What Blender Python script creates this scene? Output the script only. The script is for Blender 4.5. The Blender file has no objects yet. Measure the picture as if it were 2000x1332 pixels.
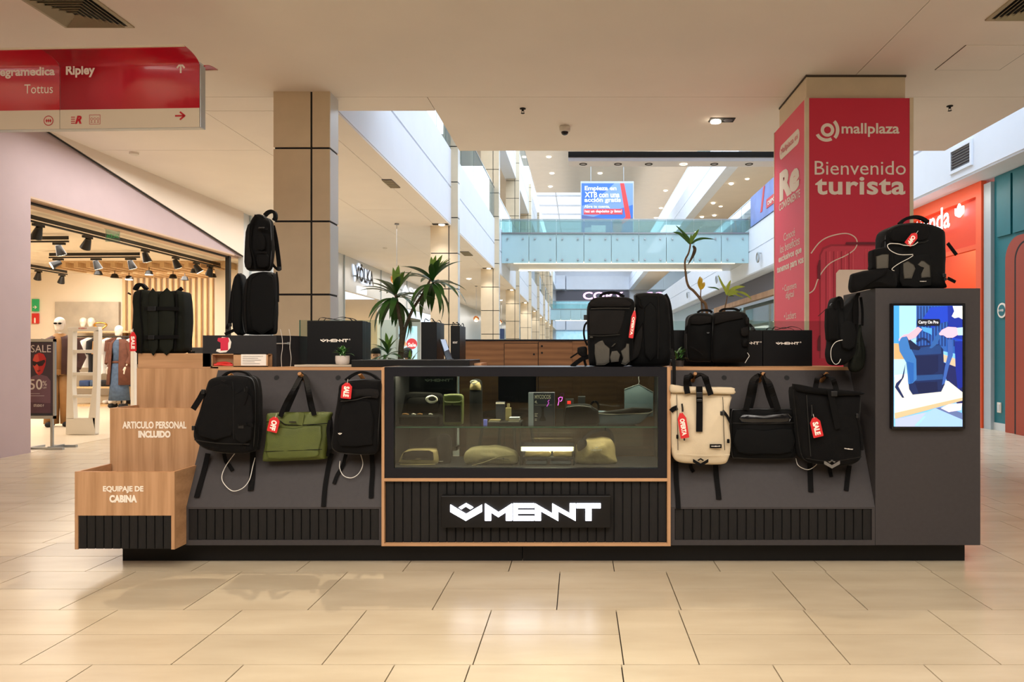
import bpy, bmesh, math, random
from mathutils import Vector, Matrix, noise
from mathutils.geometry import tessellate_polygon
random.seed(7)
PI = math.pi
C = bpy.context.scene.collection
SC = bpy.context.scene
# ---------------------------------------------------------------- camera, world, light, exposure
F, CX, CY, CH = 1383.0, 1131.0, 689.0, 1.239      # focal length in px of a 2000 px wide frame, vanishing point, eye height
cam = bpy.data.objects.new('camera', bpy.data.cameras.new('camera'))
C.objects.link(cam); SC.camera = cam
cam.location = (0, 0, CH); cam.rotation_euler = (PI/2, 0, 0)
cam.data.sensor_width = 36; cam.data.lens = F/2000*36
cam.data.shift_x = (1000-CX)/2000; cam.data.shift_y = (CY-666)/2000
cam.data.clip_end = 300
SC.view_settings.view_transform = 'Standard'; SC.view_settings.look = 'None'
SC.view_settings.exposure = 0.25; SC.view_settings.gamma = 1; SC.view_settings.use_curve_mapping = False
w = bpy.data.worlds.new('daylight'); SC.world = w; w.use_nodes = True
bg = w.node_tree.nodes['Background']; bg.inputs[0].default_value = (0.80, 0.90, 1.0, 1); bg.inputs[1].default_value = 1.15
try:
    SC.cycles.max_bounces = 8; SC.cycles.diffuse_bounces = 5; SC.cycles.glossy_bounces = 4
    SC.cycles.transmission_bounces = 6; SC.cycles.transparent_max_bounces = 24
    SC.cycles.use_denoising = True; SC.cycles.sample_clamp_indirect = 6; SC.cycles.caustics_reflective = False
except Exception: pass

def light(name, kind, loc, energy, color, size=None, size_y=None, rot=(0,0,0), radius=None, spot=None, blend=.5):
    l = bpy.data.lights.new(name, kind); l.energy = energy; l.color = color
    if kind == 'AREA':
        l.shape = 'RECTANGLE'; l.size = size; l.size_y = size_y or size
    if radius is not None: l.shadow_soft_size = radius
    if kind == 'SPOT': l.spot_size = spot; l.spot_blend = blend
    o = bpy.data.objects.new(name, l); o.location = loc; o.rotation_euler = rot; C.objects.link(o)
    return o
AR_UP, AL_UP = 6.9, -3.6
WARM = (1.0, 0.95, 0.89); COOL = (0.72, 0.85, 1.0); SOFT = (1.0, 0.95, 0.89)
# daylight falling through the atrium roof
light('skylight', 'AREA', (1.7, 25, 13.9), 2700, COOL, 8.5, 32)
light('skylight_far', 'AREA', (1.7, 66, 13.9), 3000, COOL, 8.5, 36)
light('skylight_right', 'AREA', (5.7, 3, 9.0), 420, COOL, 1.0, 12)
# warm ceiling lamps of the walkway, behind and above the photographer
light('walkway_lamp', 'AREA', (-.8, -1.8, 3.98), 520, WARM, 7, 4)
light('walkway_lamp', 'AREA', (-.6, 1.4, 3.98), 95, WARM, 7, 1.2)
light('downlight_rear', 'SPOT', (-1.7, 5.75, 4.0), 230, (1, .88, .7), radius=.03, rot=(math.radians(-30), 0, math.radians(4)), spot=1.75, blend=.6)
light('downlight_rear', 'SPOT', (2.3, 5.9, 4.0), 60, (1, .86, .66), radius=.05, rot=(math.radians(-26), 0, math.radians(-4)), spot=1.6, blend=.7)
light('front_spot', 'SPOT', (-2.4, 1.6, 3.95), 70, WARM, radius=.05, rot=(math.radians(36), 0, 0), spot=1.3, blend=.8)
light('front_spot', 'SPOT', (1.7, 1.6, 3.95), 60, WARM, radius=.05, rot=(math.radians(36), 0, 0), spot=1.3, blend=.8)
# galleries and shops
light('gallery_lamp_and_fill', 'AREA', (-5.3, 9.6, 3.95), 70, SOFT, 2.0, 2.4)  # unseen fill light added to brighten the lavender wall
for xx in (AR_UP, AL_UP): light('roof_fill', 'AREA', (xx, 58, 11.0), 330, SOFT, .4, 40, rot=(PI, 0, 0))  # unseen fill lights added to brighten the far roof
for yy in (14, 26, 40, 56, 74): light('gallery_lamp_and_fill', 'AREA', (-5.0, yy, 3.95), 150, SOFT, 2.4, 7)
for yy in (20, 34, 50, 70):
    light('gallery_lamp_and_fill', 'AREA', (-5.2, yy, 8.9), 120, SOFT, 2.4, 9)
    light('gallery_lamp_and_fill', 'AREA', (8.6, yy, 8.9), 120, SOFT, 2.4, 9)
light('shop_lamp', 'AREA', (-10.4, 12.4, 3.02), 300, (1.0, .93, .84), 4.0, 5)
light('shop_lamp', 'AREA', (-10.0, 15.9, 2.9), 70, (1.0, .92, .8), 4.0, .6, rot=(math.radians(35), 0, 0))

# ---------------------------------------------------------------- colours and materials
def lin(c):
    return tuple(((v/255)/12.92 if v/255 <= .04045 else ((v/255+.055)/1.055)**2.4) for v in c)
M = {}
def mat(name, rgb, rough=.6, metal=0, spec=.5, emit=0, var=0.0, vscale=8, bump=0, bscale=60, alpha=None, coat=0, stretch=None, sheen=0):
    m = bpy.data.materials.new(name); m.use_nodes = True; nt = m.node_tree; b = nt.nodes['Principled BSDF']
    c = (*lin(rgb), 1)
    b.inputs['Base Color'].default_value = c; b.inputs['Roughness'].default_value = rough
    b.inputs['Metallic'].default_value = metal; b.inputs['Specular IOR Level'].default_value = spec
    if coat: b.inputs['Coat Weight'].default_value = coat; b.inputs['Coat Roughness'].default_value = .12
    if sheen: b.inputs['Sheen Weight'].default_value = sheen
    if emit:
        b.inputs['Emission Color'].default_value = c; b.inputs['Emission Strength'].default_value = emit
    L = nt.links
    if var or bump:
        tc = nt.nodes.new('ShaderNodeTexCoord'); mp = nt.nodes.new('ShaderNodeMapping')
        L.new(tc.outputs['Object'], mp.inputs[0])
        if stretch: mp.inputs['Scale'].default_value = stretch
    if var:
        n = nt.nodes.new('ShaderNodeTexNoise'); n.inputs['Scale'].default_value = vscale; n.inputs['Detail'].default_value = 5
        L.new(mp.outputs[0], n.inputs['Vector'])
        r = nt.nodes.new('ShaderNodeValToRGB'); L.new(n.outputs['Fac'], r.inputs[0])
        r.color_ramp.elements[0].position = .3; r.color_ramp.elements[1].position = .7
        r.color_ramp.elements[0].color = tuple(x*(1-var) for x in c[:3])+(1,); r.color_ramp.elements[1].color = tuple(min(1, x*(1+var)) for x in c[:3])+(1,)
        L.new(r.outputs[0], b.inputs['Base Color'])
    if bump:
        n2 = nt.nodes.new('ShaderNodeTexNoise'); n2.inputs['Scale'].default_value = bscale; n2.inputs['Detail'].default_value = 3
        L.new(mp.outputs[0], n2.inputs['Vector'])
        bp = nt.nodes.new('ShaderNodeBump'); bp.inputs['Strength'].default_value = bump; bp.inputs['Distance'].default_value = .01
        L.new(n2.outputs['Fac'], bp.inputs['Height']); L.new(bp.outputs[0], b.inputs['Normal'])
    M[name] = m; return m
def wood(name, rgb, dark, rough=.5, axis='x', scale=1.0, dist=3.0):
    m = bpy.data.materials.new(name); m.use_nodes = True; nt = m.node_tree; b = nt.nodes['Principled BSDF']; L = nt.links
    tc = nt.nodes.new('ShaderNodeTexCoord'); mp = nt.nodes.new('ShaderNodeMapping'); L.new(tc.outputs['Object'], mp.inputs[0])
    mp.inputs['Scale'].default_value = {'x': (.35, 1, 1.6), 'z': (1.6, 1, .35), 'y': (1.6, .35, 1.6)}[axis]
    wv = nt.nodes.new('ShaderNodeTexWave'); wv.bands_direction = {'x': 'Z', 'z': 'X', 'y': 'X'}[axis]
    wv.inputs['Scale'].default_value = 4*scale; wv.inputs['Distortion'].default_value = dist*2; wv.inputs['Detail'].default_value = 3; wv.inputs['Detail Scale'].default_value = .8
    L.new(mp.outputs[0], wv.inputs['Vector'])
    n = nt.nodes.new('ShaderNodeTexNoise'); n.inputs['Scale'].default_value = 30; n.inputs['Detail'].default_value = 6
    mp2 = nt.nodes.new('ShaderNodeMapping'); L.new(tc.outputs['Object'], mp2.inputs[0])
    mp2.inputs['Scale'].default_value = {'x': (.12, 1, 2.2), 'z': (2.2, 1, .12), 'y': (2.2, .12, 2.2)}[axis]
    L.new(mp2.outputs[0], n.inputs['Vector'])
    mx = nt.nodes.new('ShaderNodeMix'); mx.data_type = 'FLOAT'; mx.inputs[0].default_value = .72
    L.new(wv.outputs['Fac'], mx.inputs[2]); L.new(n.outputs['Fac'], mx.inputs[3])
    r = nt.nodes.new('ShaderNodeValToRGB'); L.new(mx.outputs[0], r.inputs[0])
    r.color_ramp.elements[0].color = (*lin(dark), 1); r.color_ramp.elements[1].color = (*lin(rgb), 1)
    r.color_ramp.elements[0].position = .2; r.color_ramp.elements[1].position = .7
    L.new(r.outputs[0], b.inputs['Base Color']); b.inputs['Roughness'].default_value = rough; b.inputs['Specular IOR Level'].default_value = .3
    M[name] = m; return m
def glass(name, tint, refl=.08, alpha_tint=.0, frost=None):
    """architectural glass: clear (or frosted) pane with a thin reflection"""
    m = bpy.data.materials.new(name); m.use_nodes = True; nt = m.node_tree; nt.nodes.clear(); L = nt.links
    out = nt.nodes.new('ShaderNodeOutputMaterial'); t = nt.nodes.new('ShaderNodeBsdfTransparent'); t.inputs[0].default_value = (*lin(tint), 1)
    g = nt.nodes.new('ShaderNodeBsdfGlossy'); g.inputs['Roughness'].default_value = .02; g.inputs[0].default_value = (1, 1, 1, 1)
    fr = nt.nodes.new('ShaderNodeFresnel'); fr.inputs[0].default_value = 1.5
    mx = nt.nodes.new('ShaderNodeMixShader'); L.new(fr.outputs[0], mx.inputs[0]); L.new(t.outputs[0], mx.inputs[1]); L.new(g.outputs[0], mx.inputs[2])
    last = mx
    if frost:
        d = nt.nodes.new('ShaderNodeBsdfDiffuse'); d.inputs[0].default_value = (*lin(frost[0]), 1)
        m2 = nt.nodes.new('ShaderNodeMixShader'); m2.inputs[0].default_value = frost[1]
        L.new(mx.outputs[0], m2.inputs[1]); L.new(d.outputs[0], m2.inputs[2]); last = m2
    L.new(last.outputs[0], out.inputs[0]); M[name] = m; return m

def tilemat():
    m = bpy.data.materials.new('floor_tile'); m.use_nodes = True; nt = m.node_tree; b = nt.nodes['Principled BSDF']; L = nt.links
    g = nt.nodes.new('ShaderNodeNewGeometry'); n = nt.nodes.new('ShaderNodeTexNoise'); n.inputs['Scale'].default_value = 2.2; n.inputs['Detail'].default_value = 6
    mp = nt.nodes.new('ShaderNodeMapping'); mp.inputs['Scale'].default_value = (.6, 2.2, 1); L.new(g.outputs['Position'], mp.inputs[0]); L.new(mp.outputs[0], n.inputs['Vector'])
    r = nt.nodes.new('ShaderNodeValToRGB'); L.new(n.outputs['Fac'], r.inputs[0])
    r.color_ramp.elements[0].position = .3; r.color_ramp.elements[1].position = .72
    r.color_ramp.elements[0].color = (*lin((184, 166, 138)), 1); r.color_ramp.elements[1].color = (*lin((201, 184, 156)), 1)
    oi = nt.nodes.new('ShaderNodeObjectInfo'); mr = nt.nodes.new('ShaderNodeMapRange'); mr.inputs[3].default_value = .96; mr.inputs[4].default_value = 1.03
    L.new(oi.outputs['Random'], mr.inputs[0]); hs = nt.nodes.new('ShaderNodeHueSaturation'); L.new(mr.outputs[0], hs.inputs['Value']); L.new(r.outputs[0], hs.inputs['Color'])
    L.new(hs.outputs[0], b.inputs['Base Color']); b.inputs['Roughness'].default_value = .27; b.inputs['Specular IOR Level'].default_value = .55
    M['tile'] = m
    m2 = m.copy(); m2.name = 'floor_far'; nt = m2.node_tree; b = nt.nodes['Principled BSDF']; L = nt.links
    g = nt.nodes.new('ShaderNodeNewGeometry'); br = nt.nodes.new('ShaderNodeTexBrick')
    mp = nt.nodes.new('ShaderNodeMapping'); mp.inputs['Location'].default_value = (.1262, -.113, 0)
    L.new(g.outputs['Position'], mp.inputs[0]); L.new(mp.outputs[0], br.inputs['Vector'])
    br.inputs['Scale'].default_value = 1; br.inputs['Brick Width'].default_value = .6; br.inputs['Row Height'].default_value = .3; br.inputs['Mortar Size'].default_value = .003
    br.inputs['Color1'].default_value = (*lin((198, 182, 156)), 1); br.inputs['Color2'].default_value = (*lin((192, 175, 148)), 1); br.inputs['Mortar'].default_value = (*lin((96, 74, 52)), 1)
    L.new(br.outputs['Color'], b.inputs['Base Color']); M['floor_far'] = m2
tilemat()

mat('ceiling_white', (234, 226, 216), .85, var=.02, vscale=1.5)
mat('ceiling_gallery', (226, 214, 200), .85, var=.02, vscale=1.5)
mat('floor_joint', (30, 22, 14), .9)
mat('joint_dark', (70, 60, 48), .9)
mat('beam_white', (226, 232, 242), .7, var=.015, vscale=2)
mat('lavender', (184, 166, 170), .75, var=.03, vscale=3, bump=.05)
mat('tan_soffit', (196, 170, 148), .8)
mat('cream_wall', (232, 218, 196), .8, var=.02, vscale=2)
mat('pillar_panel', (214, 198, 170), .42, var=.035, vscale=5, bump=.02)
mat('pillar_side', (200, 204, 204), .3, var=.02, vscale=4)
mat('pillar_joint', (22, 22, 24), .7)
mat('kiosk_grey', (58, 54, 54), .62, spec=.25, var=.05, vscale=40, bump=.08, bscale=300)
mat('kiosk_grey_dark', (36, 35, 37), .6, spec=.25, var=.05, vscale=40)
mat('plinth_black', (16, 14, 13), .45, spec=.25)
mat('frame_black', (20, 20, 26), .35, spec=.25)
mat('slat_black', (25, 23, 22), .6, spec=.25, var=.25, vscale=30, stretch=(6, 6, .5), bump=.1, bscale=80)
mat('slat_gap', (10, 9, 9), .8)
wood('oak', (186, 144, 106), (160, 120, 84), .5, 'x', .5, 4)
wood('oak_v', (186, 144, 106), (158, 118, 82), .5, 'z', .5, 4)
wood('oak_edge', (200, 152, 108), (168, 120, 80), .5, 'x', 3, 1)
wood('cabinet_wood', (150, 104, 66), (118, 78, 46), .5, 'x', 1, 2)
wood('dowel', (176, 124, 72), (146, 98, 54), .45, 'y', 4, 1)
wood('slat_wood', (214, 182, 138), (182, 146, 102), .55, 'z', 2, 1)
wood('store_wood', (176, 152, 128), (148, 124, 102), .55, 'z', 2, 1)
mat('black_fabric', (9, 8, 8), .78, spec=.12, var=.25, vscale=14, bump=.35, bscale=420, sheen=.02)
mat('black_fabric_b', (7, 7, 7), .7, spec=.12, var=.2, vscale=10, bump=.3, bscale=500, sheen=.02)
mat('charcoal_fabric', (24, 22, 21), .8, spec=.12, var=.2, vscale=12, bump=.3, bscale=420)
mat('grey_fabric', (72, 68, 60), .85, var=.12, vscale=10, bump=.2)
mat('black_webbing', (7, 6, 6), .7, spec=.12, bump=.3, bscale=600)
mat('black_plastic', (18, 18, 19), .35)
mat('black_gloss', (14, 14, 16), .2)
mat('olive_dark', (22, 24, 18), .7, spec=.12, var=.2, vscale=12, bump=.3, bscale=400)
mat('olive_green', (74, 82, 26), .62, var=.16, vscale=9, bump=.3, bscale=350)
mat('cream_fabric', (204, 187, 158), .75, var=.05, vscale=9, bump=.3, bscale=420)
mat('red_tag', (196, 30, 34), .45)
mat('print_white', (236, 226, 214), .6)
mat('print_cream', (235, 222, 205), .6)
mat('zip_dark', (12, 12, 12), .4)
mat('metal_grey', (150, 150, 152), .3, metal=.9)
mat('steel', (176, 180, 182), .28, metal=.85)
mat('cable_white', (214, 208, 198), .35)
mat('sign_red', (190, 22, 44), .3, coat=.6)
mat('sign_white', (216, 204, 184), .5)
mat('column_red', (205, 36, 66), .5)
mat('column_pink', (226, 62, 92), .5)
mat('white_paint', (232, 228, 220), .6)
mat('plastic_white', (222, 216, 204), .4)
mat('paper_black', (13, 13, 15), .38, spec=.25)
mat('paper_side', (74, 78, 88), .32)
mat('leaf', (58, 104, 44), .4, var=.3, vscale=6)
mat('leaf_edge', (110, 150, 60), .4)
mat('leaf_lime', (170, 186, 70), .45, var=.25, vscale=9)
mat('leaf_yellow', (214, 178, 46), .5, var=.2, vscale=9)
mat('stem_brown', (120, 92, 62), .7, var=.25, vscale=30)
mat('bark', (92, 78, 62), .8, var=.3, vscale=40)
mat('pot_white', (206, 194, 184), .6)
mat('planter_dark', (52, 50, 50), .6)
mat('mannequin', (226, 212, 196), .35)
mat('skin', (206, 160, 130), .5)
mat('hair_dark', (30, 24, 20), .6)
mat('denim', (66, 84, 108), .8, var=.25, vscale=14)
mat('coat_brown', (92, 52, 36), .85, var=.2, vscale=12)
mat('coat_dark', (64, 36, 30), .85, var=.15)
mat('camel', (150, 108, 62), .8, var=.1)
mat('shirt_white', (224, 216, 206), .8)
mat('cloth_black', (24, 22, 22), .85)
mat('cloth_blue', (48, 66, 104), .85)
mat('concrete', (176, 164, 146), .8, var=.1, vscale=4)
mat('shop_floor', (214, 198, 172), .3, var=.03, vscale=3)
mat('orange', (222, 62, 8), .5)
mat('orange_light', (236, 90, 44), .5)
mat('teal', (22, 106, 116), .5, var=.08, vscale=2)
mat('rust', (156, 56, 30), .45)
mat('jamb_grey', (166, 178, 184), .35)
mat('vent_grey', (168, 158, 130), .5)
mat('vent_dark', (24, 22, 18), .8)
mat('dark_soffit', (98, 96, 104), .7)
mat('store_dark', (44, 48, 56), .5)
mat('petal_wood', (214, 150, 84), .5)
mat('lamp_glow', (255, 238, 210), emit=9)
mat('lamp_soft', (255, 226, 180), emit=3.5)
mat('led_warm', (255, 240, 200), emit=3.2)
mat('led_white', (236, 240, 255), emit=4.5)
mat('logo_light', (235, 240, 255), emit=5)
mat('neon_white', (240, 246, 255), emit=2.2)
mat('halo', (225, 236, 255), emit=.9)
mat('sign_glow', (240, 244, 250), emit=.9)
mat('exit_green', (30, 130, 70), .5, emit=.5)
mat('fire_red', (206, 40, 34), .5)
glass('clear_glass', (238, 246, 242))
glass('rail_glass', (224, 240, 239), frost=((200, 228, 232), .12))
glass('bridge_glass', (170, 214, 220), frost=((192, 224, 230), .8))
glass('case_glass', (226, 232, 226))
glass('smoke_glass', (196, 204, 202))
mat('glass_edge', (60, 120, 100), .2)

# ---------------------------------------------------------------- geometry helpers
def X(px, Y): return (px-CX)/F*Y
def Z(py, Y): return CH-(py-CY)/F*Y
def P(px, py, Y): return Vector((X(px, Y), Y, Z(py, Y)))

def tag(o, label=None, cat=None, group=None, kind=None):
    if label: o['label'] = label
    if cat: o['category'] = cat
    if group: o['group'] = group
    if kind: o['kind'] = kind
    return o
def thing(name, label, cat, loc=(0, 0, 0), rz=0, group=None, rot=None, kind=None):
    o = bpy.data.objects.new(name, None); o.empty_display_size = .1; C.objects.link(o)
    o.location = loc; o.rotation_euler = rot if rot else (0, 0, rz)
    return tag(o, label, cat, group, kind)
WL = {}
class MB:
    def __init__(s): s.v = []; s.f = []; s.mi = []; s.m = 0
    def add(s, vs, fs):
        b = len(s.v); s.v += [Vector(v) for v in vs]
        for f in fs: s.f.append([i+b for i in f]); s.mi.append(s.m)
        return s
    def box(s, x0, x1, y0, y1, z0, z1):
        return s.add([(x0,y0,z0),(x1,y0,z0),(x1,y1,z0),(x0,y1,z0),(x0,y0,z1),(x1,y0,z1),(x1,y1,z1),(x0,y1,z1)],
                     [(0,3,2,1),(4,5,6,7),(0,1,5,4),(1,2,6,5),(2,3,7,6),(3,0,4,7)])
    def obox(s, c, ax, ay, az, hx, hy, hz):
        c, ax, ay, az = Vector(c), Vector(ax), Vector(ay), Vector(az)
        vs = [c+ax*hx*a+ay*hy*b+az*hz*d for d in (-1, 1) for a, b in ((-1,-1),(1,-1),(1,1),(-1,1))]
        return s.add(vs, [(0,3,2,1),(4,5,6,7),(0,1,5,4),(1,2,6,5),(2,3,7,6),(3,0,4,7)])
    def prism(s, poly, fn, t0, t1):
        """poly: 2-D points; fn(u, v, t) -> 3-D"""
        n = len(poly)
        tris = tessellate_polygon([[Vector((a, b, 0)) for a, b in poly]])
        vs = [fn(a, b, t0) for a, b in poly]+[fn(a, b, t1) for a, b in poly]
        fs = [tuple(t) for t in tris]+[tuple(i+n for i in reversed(t)) for t in tris]
        fs += [(i, (i+1) % n, (i+1) % n+n, i+n) for i in range(n)]
        return s.add(vs, fs)
    def flat(s, poly, fn, t=0):
        tris = tessellate_polygon([[Vector((a, b, 0)) for a, b in poly]])
        return s.add([fn(a, b, t) for a, b in poly], [tuple(t) for t in tris])
    def tube(s, pts, r, n=8, closed=False, cap=True, rr=None):
        pts = [Vector(p) for p in pts]; m = len(pts); vs = []; up = None
        for i, p in enumerate(pts):
            a = pts[(i-1) % m] if closed or i else p; b = pts[(i+1) % m] if closed or i < m-1 else p
            t = (b-a); t = t.normalized() if t.length > 1e-9 else Vector((0, 0, 1))
            if up is None: up = Vector((0, 0, 1)) if abs(t.z) < .9 else Vector((1, 0, 0))
            u = (up-t*up.dot(t)); u = u.normalized() if u.length > 1e-6 else t.orthogonal().normalized(); up = u
            v = t.cross(u); q = rr[i] if rr else r
            vs += [p+(u*math.cos(2*PI*k/n)+v*math.sin(2*PI*k/n))*q for k in range(n)]
        fs = []
        for i in range(m if closed else m-1):
            j = (i+1) % m
            for k in range(n): fs.append((i*n+k, i*n+(k+1) % n, j*n+(k+1) % n, j*n+k))
        if cap and not closed: fs += [tuple(reversed(range(n))), tuple(range((m-1)*n, m*n))]
        return s.add(vs, fs)
    def ribbon(s, pts, w, t, side=(1, 0, 0), ws=None):
        pts = [Vector(p) for p in pts]; side = Vector(side); vs = []; m = len(pts)
        for i, p in enumerate(pts):
            a = pts[max(i-1, 0)]; b = pts[min(i+1, m-1)]; tg = (b-a).normalized()
            sd = side[i] if False else side; sd = (sd-tg*sd.dot(tg)).normalized(); nn = tg.cross(sd)
            ww = (ws[i] if ws else w)/2
            vs += [p+sd*ww+nn*t/2, p-sd*ww+nn*t/2, p-sd*ww-nn*t/2, p+sd*ww-nn*t/2]
        fs = [(0, 1, 2, 3), tuple((m-1)*4+k for k in (3, 2, 1, 0))]
        for i in range(m-1):
            for k in range(4): fs.append((i*4+k, (i+1)*4+k, (i+1)*4+(k+1) % 4, i*4+(k+1) % 4))
        return s.add(vs, fs)
    def lathe(s, prof, c=(0, 0, 0), n=20, sx=1, sy=1):
        vs = []; c = Vector(c)
        for r, z in prof: vs += [c+Vector((r*math.cos(2*PI*k/n)*sx, r*math.sin(2*PI*k/n)*sy, z)) for k in range(n)]
        m = len(prof); fs = [(i*n+k, i*n+(k+1) % n, (i+1)*n+(k+1) % n, (i+1)*n+k) for i in range(m-1) for k in range(n)]
        fs += [tuple(reversed(range(n))), tuple(range((m-1)*n, m*n))]
        return s.add(vs, fs)
    def pillow(s, outl, d, r, front=.0, back=.0, c=(0, 0, 0), rings=(.92, .8, .6, .4, .2), wr=0, seed=0, wf=9, fn=None):
        """puffy solid: closed XZ outline, thickness d in y, edge radius r, bulging faces"""
        n = len(outl); cx = sum(p[0] for p in outl)/n; cz = sum(p[1] for p in outl)/n
        R = min(max(p[0] for p in outl)-cx, max(p[1] for p in outl)-cz)
        prof = []
        for q in reversed(rings): prof.append((q*(1-r/R), d/2+back*(1-q*q)))
        for k in range(5):
            a = PI/2*(1-k/4); prof.append((1-(r/R)*(1-math.cos(a)), d/2-r+r*math.sin(a)))
        for k in range(5):
            a = PI/2*k/4; prof.append((1-(r/R)*(1-math.cos(a)), -(d/2-r)-r*math.sin(a)))
        for q in rings: prof.append((q*(1-r/R), -d/2-front*(1-q*q)))
        vs = []
        for q, y in prof:
            for x, z in outl:
                vx, vy, vz = cx+(x-cx)*q, y, cz+(z-cz)*q
                if wr:
                    k = noise.noise(Vector((vx*wf+seed, vy*wf, vz*wf)))*wr
                    k2 = noise.noise(Vector((vx*wf*2.3+seed+9, vz*wf*2.3, vy*wf)))*wr*.5
                    vy += (k+k2)*(1 if vy > 0 else -1); vx += k*.7*(1 if vx > cx else -1); vz += k2*.7
                if fn: vx, vy, vz = fn(vx, vy, vz)
                vs.append((vx+c[0], vy+c[1], vz+c[2]))
        m = len(prof); fs = [(i*n+k, (i+1)*n+k, (i+1)*n+(k+1) % n, i*n+(k+1) % n) for i in range(m-1) for k in range(n)]
        fs += [tuple(range(n)), tuple(reversed(range((m-1)*n, m*n)))]
        return s.add(vs, fs)
    def mesh(s, name):
        me = bpy.data.meshes.new(name); me.from_pydata([tuple(v) for v in s.v], [], s.f); me.validate(); return me
    def build(s, name, m, parent=None, smooth=False, bevel=0, world=False, label=None, cat=None, group=None, kind=None, center=True, fixn=True):
        if world and parent is not None:
            inv = parent_world(parent).inverted(); s.v = [inv @ v for v in s.v]
        if center:
            xs = [v.x for v in s.v]; ys = [v.y for v in s.v]; zs = [v.z for v in s.v]
            c = Vector(((min(xs)+max(xs))/2, (min(ys)+max(ys))/2, min(zs)))
        else: c = Vector((0, 0, 0))
        s.v = [v-c for v in s.v]
        me = s.mesh(name)
        ms = m if isinstance(m, (list, tuple)) else [m]
        for q in ms: me.materials.append(M[q] if isinstance(q, str) else q)
        if len(ms) > 1 and len(s.mi) == len(me.polygons): me.polygons.foreach_set('material_index', s.mi)
        if fixn:
            bm = bmesh.new(); bm.from_mesh(me); bmesh.ops.recalc_face_normals(bm, faces=bm.faces); bm.to_mesh(me); bm.free()
        if smooth:
            me.polygons.foreach_set('use_smooth', [True]*len(me.polygons)); me.set_sharp_from_angle(angle=math.radians(smooth if smooth is not True else 50))
        o = bpy.data.objects.new(name, me); C.objects.link(o); o.location = c
        if parent is not None: o.parent = parent
        if bevel:
            b = o.modifiers.new('bevel', 'BEVEL'); b.width = bevel; b.segments = 2; b.limit_method = 'ANGLE'
        return tag(o, label, cat, group, kind)
def parent_world(p):
    mm = Matrix.LocRotScale(p.location, p.rotation_euler, None)
    return parent_world(p.parent) @ mm if p.parent else mm
def cr(pts, n=6, closed=False):
    """Catmull-Rom through points"""
    P_ = [Vector(p) for p in pts]; out = []; m = len(P_)
    rng = range(m) if closed else range(m-1)
    for i in rng:
        g = lambda k: P_[k % m] if closed else P_[max(0, min(m-1, k))]
        a, b, c, d = g(i-1), g(i), g(i+1), g(i+2)
        for k in range(n):
            t = k/n
            out.append(.5*((2*b)+(c-a)*t+(2*a-5*b+4*c-d)*t*t+(3*b-a-3*c+d)*t**3))
    if not closed: out.append(P_[-1])
    return out
def rrect(w, h, rt, rb=None, tw=1.0, n=7, e=6, z0=0, lean=0):
    """rounded XZ outline, bottom at z0; tw = top width / bottom width"""
    rb = rt if rb is None else rb; pts = []
    cs = [(w/2-rb, rb, rb, -90), (w/2-rt, h-rt, rt, 0), (-w/2+rt, h-rt, rt, 90), (-w/2+rb, rb, rb, 180)]
    for cx, cz, r, a0 in cs:
        for k in range(n+1):
            a = math.radians(a0+90*k/n); pts.append((cx+r*math.cos(a), cz+r*math.sin(a)))
    out = []
    for i in range(len(pts)):
        a, b = pts[i], pts[(i+1) % len(pts)]; out.append(a)
        L = math.hypot(b[0]-a[0], b[1]-a[1])
        if L > .04:
            k = max(2, int(L/.035))
            for j in range(1, k): out.append((a[0]+(b[0]-a[0])*j/k, a[1]+(b[1]-a[1])*j/k))
    res = []
    for x, z in out:
        f = 1+(tw-1)*z/h; res.append((x*f+lean*z, z+z0))
    return res
FRONT = lambda c: (lambda u, v, t: (c[0]+u, c[1]-t, c[2]+v))           # faces the camera (-Y)
WEST = lambda c: (lambda u, v, t: (c[0]-t, c[1]-u, c[2]+v))            # faces -X
EAST = lambda c: (lambda u, v, t: (c[0]+t, c[1]+u, c[2]+v))            # faces +X
def rotfn(fn, a):
    ca, sa = math.cos(a), math.sin(a)
    return lambda u, v, t: fn(u*ca-v*sa, u*sa+v*ca, t)
_tc = {}
def text_geo(s, bold=0.0, shear=0, space=1.0):
    key = (s, bold, shear, space)
    if key not in _tc:
        cu = bpy.data.curves.new('t', 'FONT'); cu.body = s; cu.size = 1; cu.offset = bold; cu.shear = shear; cu.space_character = space
        cu.align_x = 'CENTER'; cu.resolution_u = 3
        o = bpy.data.objects.new('t', cu); C.objects.link(o)
        dg = bpy.context.evaluated_depsgraph_get(); me = bpy.data.meshes.new_from_object(o.evaluated_get(dg))
        vs = [(v.co.x, v.co.y) for v in me.vertices]; fs = [tuple(p.vertices) for p in me.polygons]
        bpy.data.objects.remove(o); bpy.data.curves.remove(cu); bpy.data.meshes.remove(me)
        xs = [v[0] for v in vs]; ys = [v[1] for v in vs]; a, b, c, d = min(xs), max(xs), min(ys), max(ys)
        _tc[key] = ([((x-a)/(b-a)-.5, (y-c)/(d-c)-.5) for x, y in vs], fs)
    return _tc[key]
def put_text(mb, s, w, h, fn, t=.001, bold=0.0, shear=0, space=1.0):
    vs, fs = text_geo(s, bold, shear, space)
    mb.add([fn(x*w, y*h, t) for x, y in vs], fs); return mb
def text(s, w, h, fn, m, parent, name='lettering', t=.0015, bold=0.0, shear=0, world=True, space=1.0):
    return put_text(MB(), s, w, h, fn, t, bold, shear, space).build(name, m, parent, world=world, fixn=False)
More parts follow.
